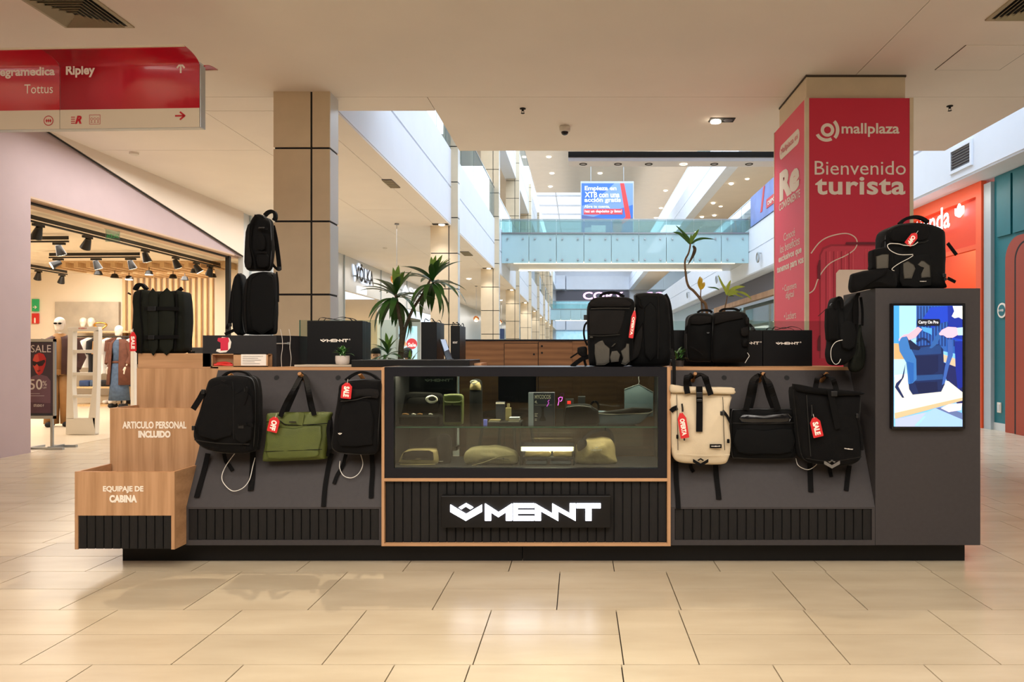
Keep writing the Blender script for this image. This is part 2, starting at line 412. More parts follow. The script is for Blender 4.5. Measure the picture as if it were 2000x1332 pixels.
LOGO = {
 'mark': [[(483,225),(588,288),(695,225),(695,272),(588,332),(483,272)], [(540,243),(588,215),(637,243),(618,255),(588,236),(558,255)]],
 'word': [[(716,217),(806,276),(897,217),(897,331),(857,331),(857,275),(806,308),(756,275),(756,331),(716,331)],
          [(905,217),(1046,217),(1046,245),(936,245),(936,262),(1046,262),(1046,284),(936,284),(936,303),(1046,303),(1046,331),(905,331)],
          [(1052,217),(1168,285),(1168,217),(1285,283),(1285,217),(1325,217),(1325,333),(1208,268),(1208,333),(1092,268),(1092,331),(1052,331)],
          [(1331,217),(1493,217),(1493,248),(1432,248),(1432,331),(1391,331),(1391,248),(1331,248)]]}
def logo(mb, w, fn, t0=0, t1=.002, mark=True, word=True, stacked=False):
    """w = full width"""
    k = w/1010.0
    if stacked:
        k = w/777.0
        for p in LOGO['word']: mb.prism([((a-1105)*k, (274-b)*k) for a, b in p], fn, t0, t1)
        for p in LOGO['mark']: mb.prism([((a-589)*k, (274-b)*k+w*.24) for a, b in p], fn, t0, t1)
        return mb
    cx = 988 if mark and word else (589 if mark else 1105)
    if mark and not word: k = w/212.0
    if word and not mark: k = w/777.0
    for key, on in (('mark', mark), ('word', word)):
        if on:
            for p in LOGO[key]: mb.prism([((a-cx)*k, (274-b)*k) for a, b in p], fn, t0, t1)
    return mb
def picture(name, layers, fn, parent, emit=0, step=.0006, rough=.5):
    """a flat printed or backlit picture: polygons stacked by fractions of a millimetre"""
    mb = MB(); cols = []
    for i, (rgb, poly) in enumerate(layers):
        if rgb not in cols:
            cols.append(rgb)
        mb.m = cols.index(rgb)
        if isinstance(poly, str) or (isinstance(poly, tuple) and isinstance(poly[0], str)):
            s, cx_, cy_, ww, hh, bd = poly
            put_text(mb, s, ww, hh, lambda u, v, t: fn(u+cx_, v+cy_, t), (i+1)*step, bd)
        else: mb.flat(poly, fn, (i+1)*step)
    ms = []
    for rgb in cols:
        k = 'pic_%d_%d_%d_%s' % (*rgb, emit)
        if k not in M: mat(k, rgb, rough, emit=emit)
        ms.append(k)
    return mb.build(name, ms, parent, world=True, fixn=False)
def ell(cx, cy, rx, ry, n=20, a0=0, a1=360):
    return [(cx+rx*math.cos(math.radians(a0+(a1-a0)*k/n)), cy+ry*math.sin(math.radians(a0+(a1-a0)*k/n))) for k in range(n if a1-a0 == 360 else n+1)]
def rec(x0, x1, y0, y1): return [(x0, y0), (x1, y0), (x1, y1), (x0, y1)]
def struct(name, label, mb, m, parent=None, cat=None, **k):
    return mb.build(name, m, parent, kind='structure' if parent is None else None, label=label, cat=cat, **k)
# ================================================================= THE SETTING
CE = 4.07                                   # height of the walkway ceiling
WL_, WR_ = -6.8, 6.7                        # shop fronts left and right
AL, AR = -2.85, 6.23                        # atrium sides
# --- floor: individual tiles where they can be told apart, laid in pairs of 0.6 x 0.3
TX0, TX1 = -7.4, 6.7
fl = MB()
fl.box(-17, 14, -9, 1.613, -.2, 0); fl.box(-17, 14, 7.013, 92, -.2, 0)
floor = struct('floor', 'beige stone tile floor of the shopping mall', fl, 'floor_far', cat='floor', center=False)
q = MB(); q.box(-17, 14, 1.613, 7.013, -.2, -.0125); q.build('joint_bed', 'floor_joint', floor, center=False)
Jn = .0052
def tile_mesh(w_, d_):
    m_ = MB(); j = Jn/2
    m_.box(j, w_-j, j, d_-j, -.012, 0); me = m_.mesh('tile'); me.materials.append(M['tile']); return me
T6, T3 = tile_mesh(.6, .3), tile_mesh(.3, .6)
def put_tile(me, x, y):
    o = bpy.data.objects.new('tile', me); C.objects.link(o); o.location = (x, y, 0); o.parent = floor
special = {-2: (-.732, .3), -1: (.178, .3), 0: (1.092, .3), 1: (2.6, 0), 2: (-5.0, 0), 3: (3.3, .3), 4: (-4.6, .3), 5: (4.2, 0)}
fill = MB()
for k in range(-3, 6):
    y0 = 4.013-.6+.6*(k)                     # pair k = 0 lies just before the plinth's front row
    vy = y0+.6
    xa, xb = X(0, vy)-.35, X(2000, vy)+.35
    sp, sh = special.get(k, (-.732, .3))
    x = sp
    hid = lambda a, b: y0 > 4.25 and y0 < 7.2 and a > -2.2 and b < 2.2
    put_tile(T3, sp, y0)
    x = sp+.3; right = [x]
    while x < xb:
        if not hid(x, x+.6):
            put_tile(T6, x, y0); put_tile(T6, x, y0+.3)
        else: fill.box(x, x+.6, y0, y0+.6, -.012, -.001)
        x += .6
    fill.box(x, 13.9, y0, y0+.6, -.012, 0)
    x = sp
    while x > xa:
        x -= .6
        if not hid(x, x+.6):
            put_tile(T6, x, y0); put_tile(T6, x, y0+.3)
        else: fill.box(x, x+.6, y0, y0+.6, -.012, -.001)
    fill.box(-16.9, x, y0, y0+.6, -.012, 0)
fill.build('tile_bed', 'floor_far', floor, center=False)

# --- ceiling slabs with open joints
ce = MB(); g = .004
def slab(x0, x1, y0, y1): ce.box(x0+g, x1-g, y0+g, y1-g, CE, CE+.03)
slab(-6.8, 2.82, -9, 7.84); slab(2.82, 5.13, -9, 7.84)
slab(-6.8, -4.4, 7.84, 9.9); slab(-4.4, -1.68, 7.84, 8.29); slab(-1.68, 2.82, 7.84, 9.93); slab(2.82, 5.13, 7.84, 9.93)
slab(-4.4, -3.2, 8.29, 14); slab(-3.2, AL, 8.29, 30); slab(-4.4, -3.2, 14, 30); slab(-6.8, -4.4, 9.9, 19); slab(-6.8, -4.4, 19, 30); slab(-6.8, AL, 30, 92)
slab(5.13, 6.8, -9, -4)
ceiling = struct('ceiling', 'white plaster ceiling over the walkway with fine joints', ce, 'ceiling_white', cat='ceiling', center=False)
cb = MB(); cb.box(-6.9, AL-.05, -9, 92, CE+.03, CE+.12); cb.box(AL-.05, 5.10, -9, 8.29, CE+.03, CE+.12); cb.box(-1.65, 5.10, 8.25, 9.90, CE+.03, CE+.12)
cb.build('ceiling_backing', 'joint_dark', ceiling, center=False)
ed = MB(); ed.box(5.10, 5.13, -4, 9.93, CE+.03, CE+1.2); ed.box(-1.68, 5.13, 9.90, 9.93, CE+.03, CE+1.2); ed.box(-1.68, -1.65, 8.29, 9.93, CE+.03, CE+1.2); ed.box(AL, -1.68, 8.26, 8.29, CE+.03, CE+1.2)
ed.box(-2.9, 5.13, -9, 9.93, CE+1.2, CE+1.25)
ed.build('ceiling_edge', 'beam_white', ceiling, center=False)
# soffits under the right gallery and of the upper levels
so = MB(); so.box(AR+.02, 14, -9, 92, CE+.002, CE+.1); struct('ceiling_right', 'white soffit under the gallery on the right', so, 'beam_white', cat='ceiling')
for nm, x0, x1 in (('ceiling_upper_left', -12, AL-.02), ('ceiling_upper_right', AR+.02, 14)):
    q = MB(); q.box(x0, x1, -2, 92, 9.102, 9.2); struct(nm, 'beige ceiling of the upper gallery, %s side' % ('left' if x0 < 0 else 'right'), q, 'ceiling_gallery', cat='ceiling')
rf = MB(); Zr = 14.5
rf.box(-12, -4.2, 42, 92, Zr, Zr+.1); rf.box(.3, 14, 42, 92, Zr, Zr+.1); rf.box(-4.2, .3, 42, 58.6, Zr, Zr+.1); rf.box(-4.2, .3, 80, 92, Zr, Zr+.1)
roof = struct('ceiling_roof', 'high beige ceiling over the far end of the atrium', rf, 'ceiling_gallery', cat='ceiling')
q = MB()
for yy in (46, 50.5, 55, 60, 66, 73, 80):
    for xx in (.9, 3.0, 4.9): q.box(xx, xx+1.3, yy, yy+.06, Zr-.015, Zr); q.box(xx, xx+.05, yy, yy+1.6, Zr-.015, Zr)
q.build('ceiling_seam', 'joint_dark', roof)
# skylight mullions in the roof opening
q = MB()
for yy in range(60, 80, 4): q.box(-4.2, .3, yy, yy+.12, Zr, Zr+.12)
q.box(-2.0, -1.9, 58.6, 80, Zr, Zr+.12)
struct('window_roof', 'white bars across the roof opening at the far end', q, 'beam_white', cat='skylight')

# --- atrium sides: stepped white beams of two levels
for sgn, xf, nm in ((-1, AL, 'left'), (1, AR, 'right')):
    for z0, z1, z2, lv in ((CE+.035, 4.92, 5.76, 'lower'), (9.1, 10.0, 10.8, 'upper')):
        q = MB()
        xo = xf+sgn*.5
        for a, b, o_ in ((z0, z1-.02, 0), (z1+.02, z2, -.03*sgn*0)):
            q.box(min(xf, xo), max(xf, xo), -4 if nm == 'right' else 8.3, 90, a, b)
        q.box(min(xf+sgn*.03, xo), max(xf+sgn*.03, xo), -4 if nm == 'right' else 8.3, 90, z1-.02, z1+.02)
        struct('beam_%s_%s' % (lv, nm), 'white %s gallery beam along the %s side of the atrium' % (lv, nm), q, 'beam_white', cat='beam')
        # gallery deck
    q = MB(); q.box(*( (-12, AL-.02) if sgn < 0 else (AR+.02, 14)), 8, 92, 5.5, 5.6); struct('floor_gallery_'+nm, 'gallery floor on the %s side, upper level' % nm, q, 'shop_floor', cat='floor')
    q = MB(); q.box(*( (-12, -11.9) if sgn < 0 else (13.9, 14)), -4, 92, 5.6, 14.5); struct('wall_gallery_'+nm, 'light back wall of the upper gallery, %s side' % nm, q, 'cream_wall', cat='wall')
# end wall of the atrium, in bands
EY = 88.0
q = MB(); q.box(-17, 14, EY+.6, EY+.9, 0, Zr+3); struct('wall_end', 'pale wall closing the far end of the atrium', q, 'beam_white', cat='wall')
for z0, z1 in ((CE, 5.7), (9.1, 10.8)):
    q = MB(); q.box(-1.6, AR, EY, EY+.5, z0, z1); q.box(AL, -1.7, EY-.6, EY+.5, z0, z1)
    struct('beam_end', 'white beam across the far end wall, %s one' % ('lower' if z0 < 6 else 'upper'), q, 'beam_white', cat='beam')
q = MB(); q.box(AL, AR, EY+.3, EY+.5, 7.7, 8.95); fs_ = q.build('wall_fascia', 'dark_soffit', None, kind='structure', label='dark shop fascia high on the far end wall', cat='fascia')
text('CORY', 5.0, .95, FRONT((X(1178, EY), EY+.3, 8.35)), (mat('neon_pink', (236, 176, 226), emit=2.2), 'neon_pink')[1], fs_, 'sign_letters', t=.05, bold=.02)
q = MB(); q.box(AL, AR, EY+.35, EY+.5, 5.75, 7.6); struct('window_end', 'glowing shop windows on the far end wall', q, (mat('far_shop', (170, 214, 232), .6, emit=.55, var=.25, vscale=3), 'far_shop')[1], cat='window')
q = MB(); q.box(AL, AR, EY+.35, EY+.5, 0, 3.9); struct('window_end_lower', 'lit shop fronts at floor level of the far end wall', q, 'far_shop', cat='window')

# --- clad pillars
def pillar(x0, x1, y0, dep, z1, vj, zj0, pitch, label, first=False):
    t = thing('pillar', label, 'pillar', ((x0+x1)/2, y0, 0), group='clad pillars along the left side of the atrium', kind='structure')
    q = MB(); q.box(x0+.012, x1-.012, y0+.012, y0+dep, 0, z1); q.build('pillar_core', 'pillar_joint', t, world=True)
    return t
def panel_mesh(w_, h_, dep, side):
    m_ = MB(); m_.box(0, w_, 0, .02, 0, h_); m_.m = 1
    if side: m_.box(w_-.02+.0005, w_+.0005, .02, dep, 0, h_)
    me = m_.mesh('panel'); me.materials.append(M['pillar_panel']); me.materials.append(M['pillar_side']); me.polygons.foreach_set('material_index', m_.mi); return me
PW, PJ, PITCH, PD = .60, .022, .793, .27
xv = -3.31+.41
pA = panel_mesh(xv-PJ/2+3.31, PITCH-PJ, PD, False); pB = panel_mesh(-2.70-xv-PJ/2, PITCH-PJ, PD, True)
names = ['nearest to the kiosk, left of the atrium', 'second from the front, behind the potted dracaena', 'third from the front', 'fourth from the front', 'fifth from the front', 'sixth from the front', 'seventh from the front', 'eighth from the front', 'ninth from the front']
for k in range(9):
    y0 = 7.67+8.1*k
    top = CE if k == 0 else (13.9 if k < 4 else 10.8)
    t = pillar(-3.31, -2.70, y0, PD, top, 0, 0, 0, 'square pillar clad in cream panels with dark joints, '+names[k])
    z = .284-PITCH
    while z < top:
        a = max(z, 0)
        for me, xx in ((pA, -3.31), (pB, xv+PJ/2)):
            if a == z and z+PITCH <= top+.02:
                o = bpy.data.objects.new('panel', me); C.objects.link(o); o.parent = t; o.location = Vector((xx, y0, z+PJ/2))-t.location
            else:
                hh = min(z+PITCH-PJ/2, top)-max(z+PJ/2, 0)
                if hh > .03:
                    m2 = panel_mesh((xv-PJ/2+3.31) if me is pA else (-2.70-xv-PJ/2), hh, PD, me is pB)
                    o = bpy.data.objects.new('panel', m2); C.objects.link(o); o.parent = t; o.location = Vector((xx, y0, max(z+PJ/2, 0)))-t.location
        z += PITCH
    if k:
        L_ = thing('pillar_spotlight', 'small lit ceiling spotlight at the pillar '+names[k].split(',')[0], 'spotlight', (-3.05, y0-.2, CE), group='spotlights at the pillar heads')
        q = MB(); q.box(-.17, .17, -.07, .07, -.012, 0); q.build('housing', 'vent_dark', L_)
        q = MB(); q.lathe([(.06, -.03), (.07, -.012)], (.03, 0, 0), 14); q.build('bulb', 'lamp_glow', L_, smooth=True)
        if k < 6: light('pillar_wash', 'SPOT', (-3.05, y0-.28, CE-.06), 45, WARM, radius=.04, rot=(math.radians(-3), 0, 0), spot=1.5, blend=.9)

# --- left shop fronts
q = MB()
q.box(-6.9, WL_, 2, 8.78, 0, CE); q.box(-6.9, WL_, 8.78, 14.33, 3.18, CE)
wl = struct('wall_left', 'lavender shop front wall on the left around a wide opening', q, 'lavender', cat='wall', center=False)
q = MB(); q.box(-7.25, -6.9, 8.78, 14.33, 3.14, CE); q.box(-6.9, WL_, 8.78, 13.98, 3.155, 3.18); q.build('opening_soffit', 'tan_soffit', wl, center=False)
q = MB(); q.box(-6.96, -6.90, 8.78, 13.98, 3.115, 3.14); q.box(-6.96, -6.88, 13.93, 14.0, 0, 3.14); q.build('opening_frame', 'vent_dark', wl, center=False)
# white bulkhead whose lower edge runs down towards the far end of the lavender wall
Ya, Yb = X(0, 1) and (6.77*F/1031.0), 6.76*F/656.0
bh = MB()
pa = (6.2, 4.03+.0); 
za, zb = Z(255, Ya), Z(500, Yb)
sl = (zb-za)/(Yb-Ya); y_top = Ya-(CE-za)/sl*1.0 if abs(sl) > 1e-6 else Ya
poly = [(y_top, CE), (Yb, zb), (Yb, CE)]
bh.prism(poly, lambda u, v, t: (WL_+t, u, v), .0, .05); struct('trim_bulkhead', 'white sloping plaster bulkhead above the lavender shop front', bh, 'ceiling_gallery', cat='bulkhead')
q = MB(); q.tube([(WL_+.03, y_top, CE-.01), (WL_+.03, Yb, zb-.01)], .012, 6); q.build('trim_line', 'vent_dark', None, kind='structure', label='thin dark shadow line under the white bulkhead', cat='trim')
q = MB(); q.box(-6.9, WL_, 14.33, 20.5, 0, CE); 
q.box(-6.9, WL_, 20.5, 24.2, 3.05, CE); q.box(-6.9, WL_, 24.2, 28, 0, CE); q.box(-6.9, WL_, 28, 36, 3.0, CE); q.box(-6.9, WL_, 36, 92, 0, CE)
wl2 = struct('wall_left_far', 'pale grey shop fronts on the left beyond the pillar', q, 'pillar_side', cat='wall', center=False)
q = MB()
for yy in (14.6, 15.6, 16.6, 17.6, 18.6, 19.6, 20.45, 24.25, 27.9, 36.1): q.box(WL_, WL_+.03, yy, yy+.05, 0, CE)
q.build('wall_joint', 'jamb_grey', wl2, center=False)
for (y0, y1, m_, nm) in ((20.5, 24.2, 'cream_wall', 'lit cream doorway under the illuminated shop sign'), (28, 36, 'cream_wall', 'pinkish shop opening behind the potted dracaena')):
    q = MB(); q.box(-9.5, -9.4, y0-2, y1+6, 0, 3.2); q.box(-9.5, -6.9, y0-2, y0-1.9, 0, 3.2)
    struct('wall_shop', nm, q, m_, cat='wall'); light('shop_glow', 'AREA', (-8.0, (y0+y1)/2, 2.98), 110, (1, .84, .62), 1.2, 3)
# illuminated shop sign
def wall_sign(name, label, y0, y1, z0, z1, s, col, emit_box=True, cat='sign', shear=0, under=None):
    t = thing(name, label, cat, (WL_, (y0+y1)/2, z0))
    if emit_box:
        q = MB(); put_text(q, s, (y1-y0)*1.04, (z1-z0)*1.08, EAST((WL_+.015, (y0+y1)/2, (z0+z1)/2)), .01, .06); q.build('halo', 'halo', t, world=True, fixn=False)
    q = MB(); put_text(q, s, y1-y0, z1-z0, EAST((WL_+.06, (y0+y1)/2, (z0+z1)/2)), .03, .03); q.build('letters', col, t, world=True, fixn=False)
    q = MB(); q.box(WL_, WL_+.07, y0+.1, y1-.1, z0+.12, z0+.16); q.build('letter_mount', 'jamb_grey', t, world=True)
    if under:
        q = MB(); q.box(WL_, WL_+.05, y0+.4, y1-.6, z0-.34, z0-.14); q.build('lightbox', 'sign_glow', t, world=True)
    return t
wall_sign('shop_sign', 'black shop letters with a white glow above the cream doorway', X(0,1) and 6.74*F/(CX-692), 6.74*F/(CX-728), 3.42, 3.98, 'VÖLKA', 'vent_dark', under=True)
wall_sign('shop_sign', 'white shop letters half hidden by the tall potted dracaena', 6.74*F/(CX-783), 6.74*F/(CX-826), 3.5, 3.85, 'ASSY', 'sign_glow', emit_box=False)

# --- store interior on the left
q = MB(); IY, IX = 17.5, -14.5
q.box(IX-.1, -6.9, IY, IY+.1, 0, 3.6); q.box(IX-.1, IX, 6, IY, 0, 3.6); q.box(IX, -6.9, 6, 6.1, 0, 3.6)
q.box(X(430, 15.6)-.12, X(430, 15.6)+.55, 15.6, IY, 0, 3.3)
struct('wall_store', 'cream interior walls of the clothes store', q, 'cream_wall', cat='wall', center=False)
q = MB(); q.box(IX, -6.9, 6.1, IY, 3.2, 3.3); struct('ceiling_store', 'cream ceiling of the clothes store', q, 'cream_wall', cat='ceiling')
q = MB(); q.box(IX, -6.8, 8.78, IY, 0, .004); struct('floor_store', 'pale floor of the clothes store', q, 'shop_floor', cat='floor')
q = MB(); q.box(X(112, IY), X(236, IY), IY-.08, IY, .2, Z(590, IY)); struct('wall_store_panel', 'grey concrete panel on the store back wall', q, 'concrete', cat='wall')
# wooden slat wall and slat ceiling, each slat its own piece
xw0, xw1 = X(240, IY-.1), X(432, IY-.1)
q = MB(); q.box(xw0, xw1, IY-.12, IY, 0, 3.2); ws_ = struct('wall_slats', 'wall of light upright timber boards at the back of the store', q, 'store_wood', cat='wall', center=False)
n = 17
for i in range(n):
    x = xw0+(xw1-xw0)*(i+.3)/n
    q = MB(); q.box(x, x+.07, IY-.19, IY-.12, 0, 3.18); q.build('slat', 'slat_wood', ws_, center=True)
q = MB(); q.box(-11.3, -7.55, 15.1, IY-.1, 3.17, 3.2); cs_ = struct('ceiling_slats', 'slatted timber ceiling raft in the store', q, 'slat_wood', cat='ceiling', center=False)
for i in range(15):
    x = -11.3+i*.262
    q = MB(); q.box(x, x+.09, 15.1, IY-.1, 3.06, 3.17); q.build('slat', 'slat_wood', cs_)

# --- right shop fronts
q = MB(); q.box(WR_, WR_+.1, 11.7, 17.5, 3.0, 3.98); q.box(WR_, WR_+.1, 11.62, 11.76, 0, 3.98); q.box(WR_, WR_+.1, 17.4, 17.6, 0, 3.98)
wr = struct('wall_right_orange', 'orange shop front on the right with a recessed fascia', q, 'orange', cat='wall', center=False)
q = MB(); q.box(WR_-.09, WR_, 11.64, 17.5, 3.84, 4.07); q.box(WR_-.09, WR_, 11.64, 11.8, 0, 3.84); q.box(WR_-.05, WR_, 11.8, 17.5, 2.98, 3.06); q.build('shop_frame', 'orange_light', wr, center=False)
q = MB(); q.box(9.4, 9.5, 9.5, 19, 0, 3.6); q.box(WR_+.1, 9.4, 13.2, 13.3, 0, 3.4); struct('wall_shop_orange', 'orange inner wall of the shop on the right', q, 'orange_light', cat='wall')
light('shop_glow', 'AREA', (7.9, 12.4, 3.3), 60, (1, .86, .7), 1.5, 3)
light('shop_glow', 'AREA', (6.15, 12.4, 3.9), 10, (1, .93, .85), .3, 3, rot=(0, math.radians(-25), 0))
q = MB(); q.box(WR_-.06, WR_+.1, 11.42, 11.62, .0, 4.0); struct('trim_jamb', 'grey metal jamb between the orange and teal shop fronts', q, 'jamb_grey', cat='trim')
q = MB(); q.box(WR_, WR_+.1, 7, 11.42, .12, 4.07); wt = struct('wall_right_teal', 'teal panelled wall on the far right', q, 'teal', cat='wall', center=False)
for i in range(6):
    q = MB(); y = 10.95-i*.42; q.box(WR_-.03, WR_, y, y+.36, 3.08, 4.02); q.build('panel', 'teal', wt)
q = MB(); q.box(WR_-.015, WR_+.1, 7, 11.42, 0, .12); struct('baseboard_right', 'grey baseboard under the teal wall', q, 'pillar_side', cat='baseboard')
# rounded rust red doorway in the teal wall
def arch(y0, y1, z1, r, n_=10):
    p = [(y1, 0.0), (y1, z1-r)]+[(y1-r+r*math.cos(a), z1-r+r*math.sin(a)) for a in [PI/2*k/n_ for k in range(1, n_+1)]]+[(y0, z1), (y0, 0)]
    return p
q = MB(); q.prism(arch(8.2, 11.05, 3.02, .35), lambda u, v, t: (WR_-t, u, v), 0, .05)
dr = struct('door_right', 'rust red doorway with a rounded top corner in the teal wall', q, 'rust', cat='door')
q = MB(); q.prism(arch(8.2, 10.80, 2.92, .28), lambda u, v, t: (WR_-t, u, v), .05, .06); q.build('door_seam', 'vent_dark', dr, world=True)
q = MB(); q.prism(arch(8.2, 10.74, 2.89, .26), lambda u, v, t: (WR_-t, u, v), .06, .075); q.build('door_leaf', 'rust', dr, world=True)
q = MB(); q.lathe([(.12, -.004), (.12, .004)], (0, 0, 0), 28); o = q.build('wall_badge', 'print_white', None, label='small round white badge on the teal wall', cat='sign'); o.rotation_euler = (0, PI/2, 0); o.location = (WR_-.02, X(0, 1) and WR_*F/(1959-CX), Z(606, 11.16))
q = MB(); q.lathe([(.09, -.005), (.09, .005)], (0, 0, 0), 28); o2 = q.build('badge_disc', 'teal', o); o2.location = (0, 0, -.003)
text('B WEB', .13, .035, WEST((WR_-.032, o.location.y, o.location.z)), 'print_white', o, world=True, bold=.03)
for (py, lab) in ((796, 'white wall socket low on the teal wall'),):
    y_ = WR_*F/(1953-CX); q = MB(); q.box(WR_-.02, WR_, y_-.05, y_+.05, Z(806, y_), Z(786, y_)); o = q.build('wall_socket', 'plastic_white', None, bevel=.004, label=lab, cat='socket')
    q = MB(); q.box(WR_-.026, WR_-.02, y_-.03, y_+.03, Z(803, y_), Z(790, y_)); q.build('socket_face', 'pillar_side', o, world=True)
# orange shop sign: letters and a tulip
t = thing('shop_sign', 'glowing white letters with a tulip mark on the orange fascia', 'sign', (WR_, 13.1, 3.3))
ya_, yb_ = WR_*F/(1797-CX), WR_*F/(1866-CX); yc_ = (ya_+yb_)/2
put = MB(); put_text(put, 'tienda', ya_-yb_, .40, WEST((WR_-.07, yc_, 3.68)), .03, .012); put.build('letters', 'neon_white', t, world=True, fixn=False)
put = MB()
yt = WR_*F/(1881-CX)
for a, hh, rr_ in ((0, .24, .07), (35, .22, .065), (-35, .22, .065)):
    a_ = math.radians(a); pts = [(0, 0), (rr_, hh*.5), (rr_*.6, hh*.8), (0, hh), (-rr_*.6, hh*.8), (-rr_, hh*.5)]
    put.prism([(u*math.cos(a_)+v*math.sin(a_), -u*math.sin(a_)+v*math.cos(a_)) for u, v in pts], WEST((WR_-.05, yt, 3.60)), .0, .03-.002*abs(a)/35)
put.build('tulip_mark', 'neon_white', t, world=True)
# vent on the white beam at the right
yv0, yv1 = AR*F/(1897-CX), AR*F/(1860-CX)
t = thing('vent_grille', 'grey louvred vent high on the white beam at right', 'vent', (AR, (yv0+yv1)/2, Z(335, yv1)))
zt, zb_ = Z(298, yv1), Z(335, yv1)
q = MB(); q.box(AR-.03, AR, yv0-.05, yv1+.05, zb_-.05, zb_); q.box(AR-.03, AR, yv0-.05, yv1+.05, zt, zt+.05); q.box(AR-.03, AR, yv0-.05, yv0, zb_, zt); q.box(AR-.03, AR, yv1, yv1+.05, zb_, zt); q.build('vent_frame', 'beam_white', t, world=True)
q = MB(); q.box(AR-.004, AR, yv0, yv1, zb_, zt); q.build('vent_back', 'dark_soffit', t, world=True)
for i in range(7):
    z_ = zb_+(zt-zb_)*(i+.5)/7; q = MB(); q.obox((AR-.012, (yv0+yv1)/2, z_), (0, 1, 0), (.7, 0, .7), (-.7, 0, .7), (yv1-yv0)/2, .016, .003); q.build('slat', 'metal_grey', t, world=True)
# far right shop fronts seen between the red pillar and the bags
q = MB(); q.box(WR_, WR_+.1, 17.6, 24, 0, 4.0); struct('wall_right_far', 'white shop wall on the right beyond the orange shop', q, 'beam_white', cat='wall')
q = MB(); q.box(WR_, WR_+.1, 24, 38.98, 3.45, 4.05); struct('wall_right_fascia', 'dark grey fascia of the distant shops on the right', q, 'dark_soffit', cat='wall')
q = MB(); q.box(WR_, WR_+.25, 33.6, 35.2, 0, 3.45); q.box(WR_, WR_+.2, 24, 33.6, 3.25, 3.45); struct('pillar_wood', 'wooden shop portal on the distant right', q, 'oak_v', cat='portal')
q = MB(); q.box(WR_+.1, WR_+.2, 35.2, 39, 0, 3.3); struct('door_dark', 'dark doorway beside the wooden portal on the distant right', q, 'store_dark', cat='door')
q = MB(); q.box(WR_+.6, WR_+.7, 24, 33.6, 0, 3.25); struct('window_right_far', 'bluish shop window on the distant right', q, 'rail_glass', cat='window')
q = MB(); q.box(9, 9.1, 20, 36, 0, 3.6); struct('wall_right_inner', 'pale inner wall behind the distant shop window', q, 'beam_white', cat='wall')
q = MB(); q.box(WR_, WR_+.1, 39, 50, 0, 4.0); struct('window_right_end', 'grey glazed shop front far down on the right', q, 'jamb_grey', cat='window')
q = MB(); q.box(WR_, WR_+.1, 50, 90, 0, 4.0); struct('wall_right_end', 'pale shop fronts at the far end on the right', q, 'pillar_side', cat='wall')
# wall behind the photographer and the near left
q = MB(); q.box(-7, 14, -9.1, -9, 0, CE+.2); q.box(-6.9, WL_, -9, 2, 0, CE); struct('wall_behind', 'plain wall behind the photographer', q, 'store_dark', cat='wall', center=False)
q = MB(); q.box(8.2, 8.3, -9, 7, 0, CE); struct('wall_right_near', 'plain wall on the near right outside the picture', q, 'beam_white', cat='wall', center=False)

# --- glass rails of the galleries
for sgn, xf, nm in ((-1, AL-.02, 'left'), (1, AR+.02, 'right')):
    for z0, lv in ((5.76, 'first'), (10.8, 'second')):
        t = thing('glass_railing', 'frameless glass railing on the %s gallery, %s level up' % (nm, lv), 'railing', (xf, 12, z0), kind='structure')
        y = 9.2
        k = 0
        while y < 84:
            L_ = 2.0 if y < 40 else 11.0
            q = MB(); q.box(xf-.008, xf+.008, y+.02, y+L_-.02, z0-.02, z0+1.05); q.build('pane', 'rail_glass', t, world=True)
            y += L_; k += 1
        q = MB(); q.box(xf-.02, xf+.02, 9.2, 84, z0+1.05, z0+1.08); q.build('handrail', 'steel', t, world=True)
# --- bridge with frosted glass skirt
def bridge(Y0, lab, stuffed=False):
    t = thing('footbridge', lab, 'bridge', ((AL+AR)/2, Y0, 4.5), kind='structure')
    q = MB(); q.box(AL, AR, Y0+.15, Y0+3.2, 4.62, 5.5); q.build('deck', 'pillar_side', t, world=True)
    q = MB(); q.box(AL, AR, Y0-.06, Y0+.15, 5.60, 5.65); q.build('deck_edge', 'metal_grey', t, world=True)
    n_ = 9; W_ = (AR-AL)/n_*1.0
    for i in range(n_):
        x0 = AL+W_*i
        q = MB(); q.box(x0+.01, x0+W_-.01, Y0-.01, Y0+.01, 4.53, 5.60); p_ = q.build('glass_panel', 'bridge_glass', t, world=True)
        if Y0 < 40:
            for zz in (4.66, 5.42):
                for xx in (x0+.22, x0+W_-.22):
                    q = MB(); q.tube([(xx, Y0-.05, zz), (xx, Y0+.02, zz)], .035, 10); q.build('standoff', 'steel', p_, world=True)
        q = MB(); q.box(x0+.01, x0+W_-.01, Y0-.01, Y0+.01, 5.66, 6.12); q.build('rail_pane', 'rail_glass', t, world=True)
    q = MB(); q.box(AL, AR, Y0-.02, Y0+.02, 6.12, 6.15); q.build('handrail', 'steel', t, world=True)
    q = MB(); q.box(AL, AR, Y0+3.1, Y0+3.12, 5.66, 6.65); q.build('rear_glass', 'rail_glass', t, world=True)
    q = MB(); q.box(AL, AR, Y0+3.09, Y0+3.13, 6.65, 6.68); q.build('handrail', 'steel', t, world=True)
    q = MB(); q.box(AL+.4, AR-.4, Y0+.5, Y0+.56, 4.58, 4.62); q.build('light_line', 'led_warm', t, world=True)
    q = MB(); q.box(AL+.4, AR-.4, Y0+2.9, Y0+2.96, 4.58, 4.62); q.build('light_line', 'led_warm', t, world=True)
    return t
bridge(26.0, 'footbridge with a pale turquoise glass skirt across the atrium')
bridge(71.0, 'small distant footbridge near the far end of the atrium')
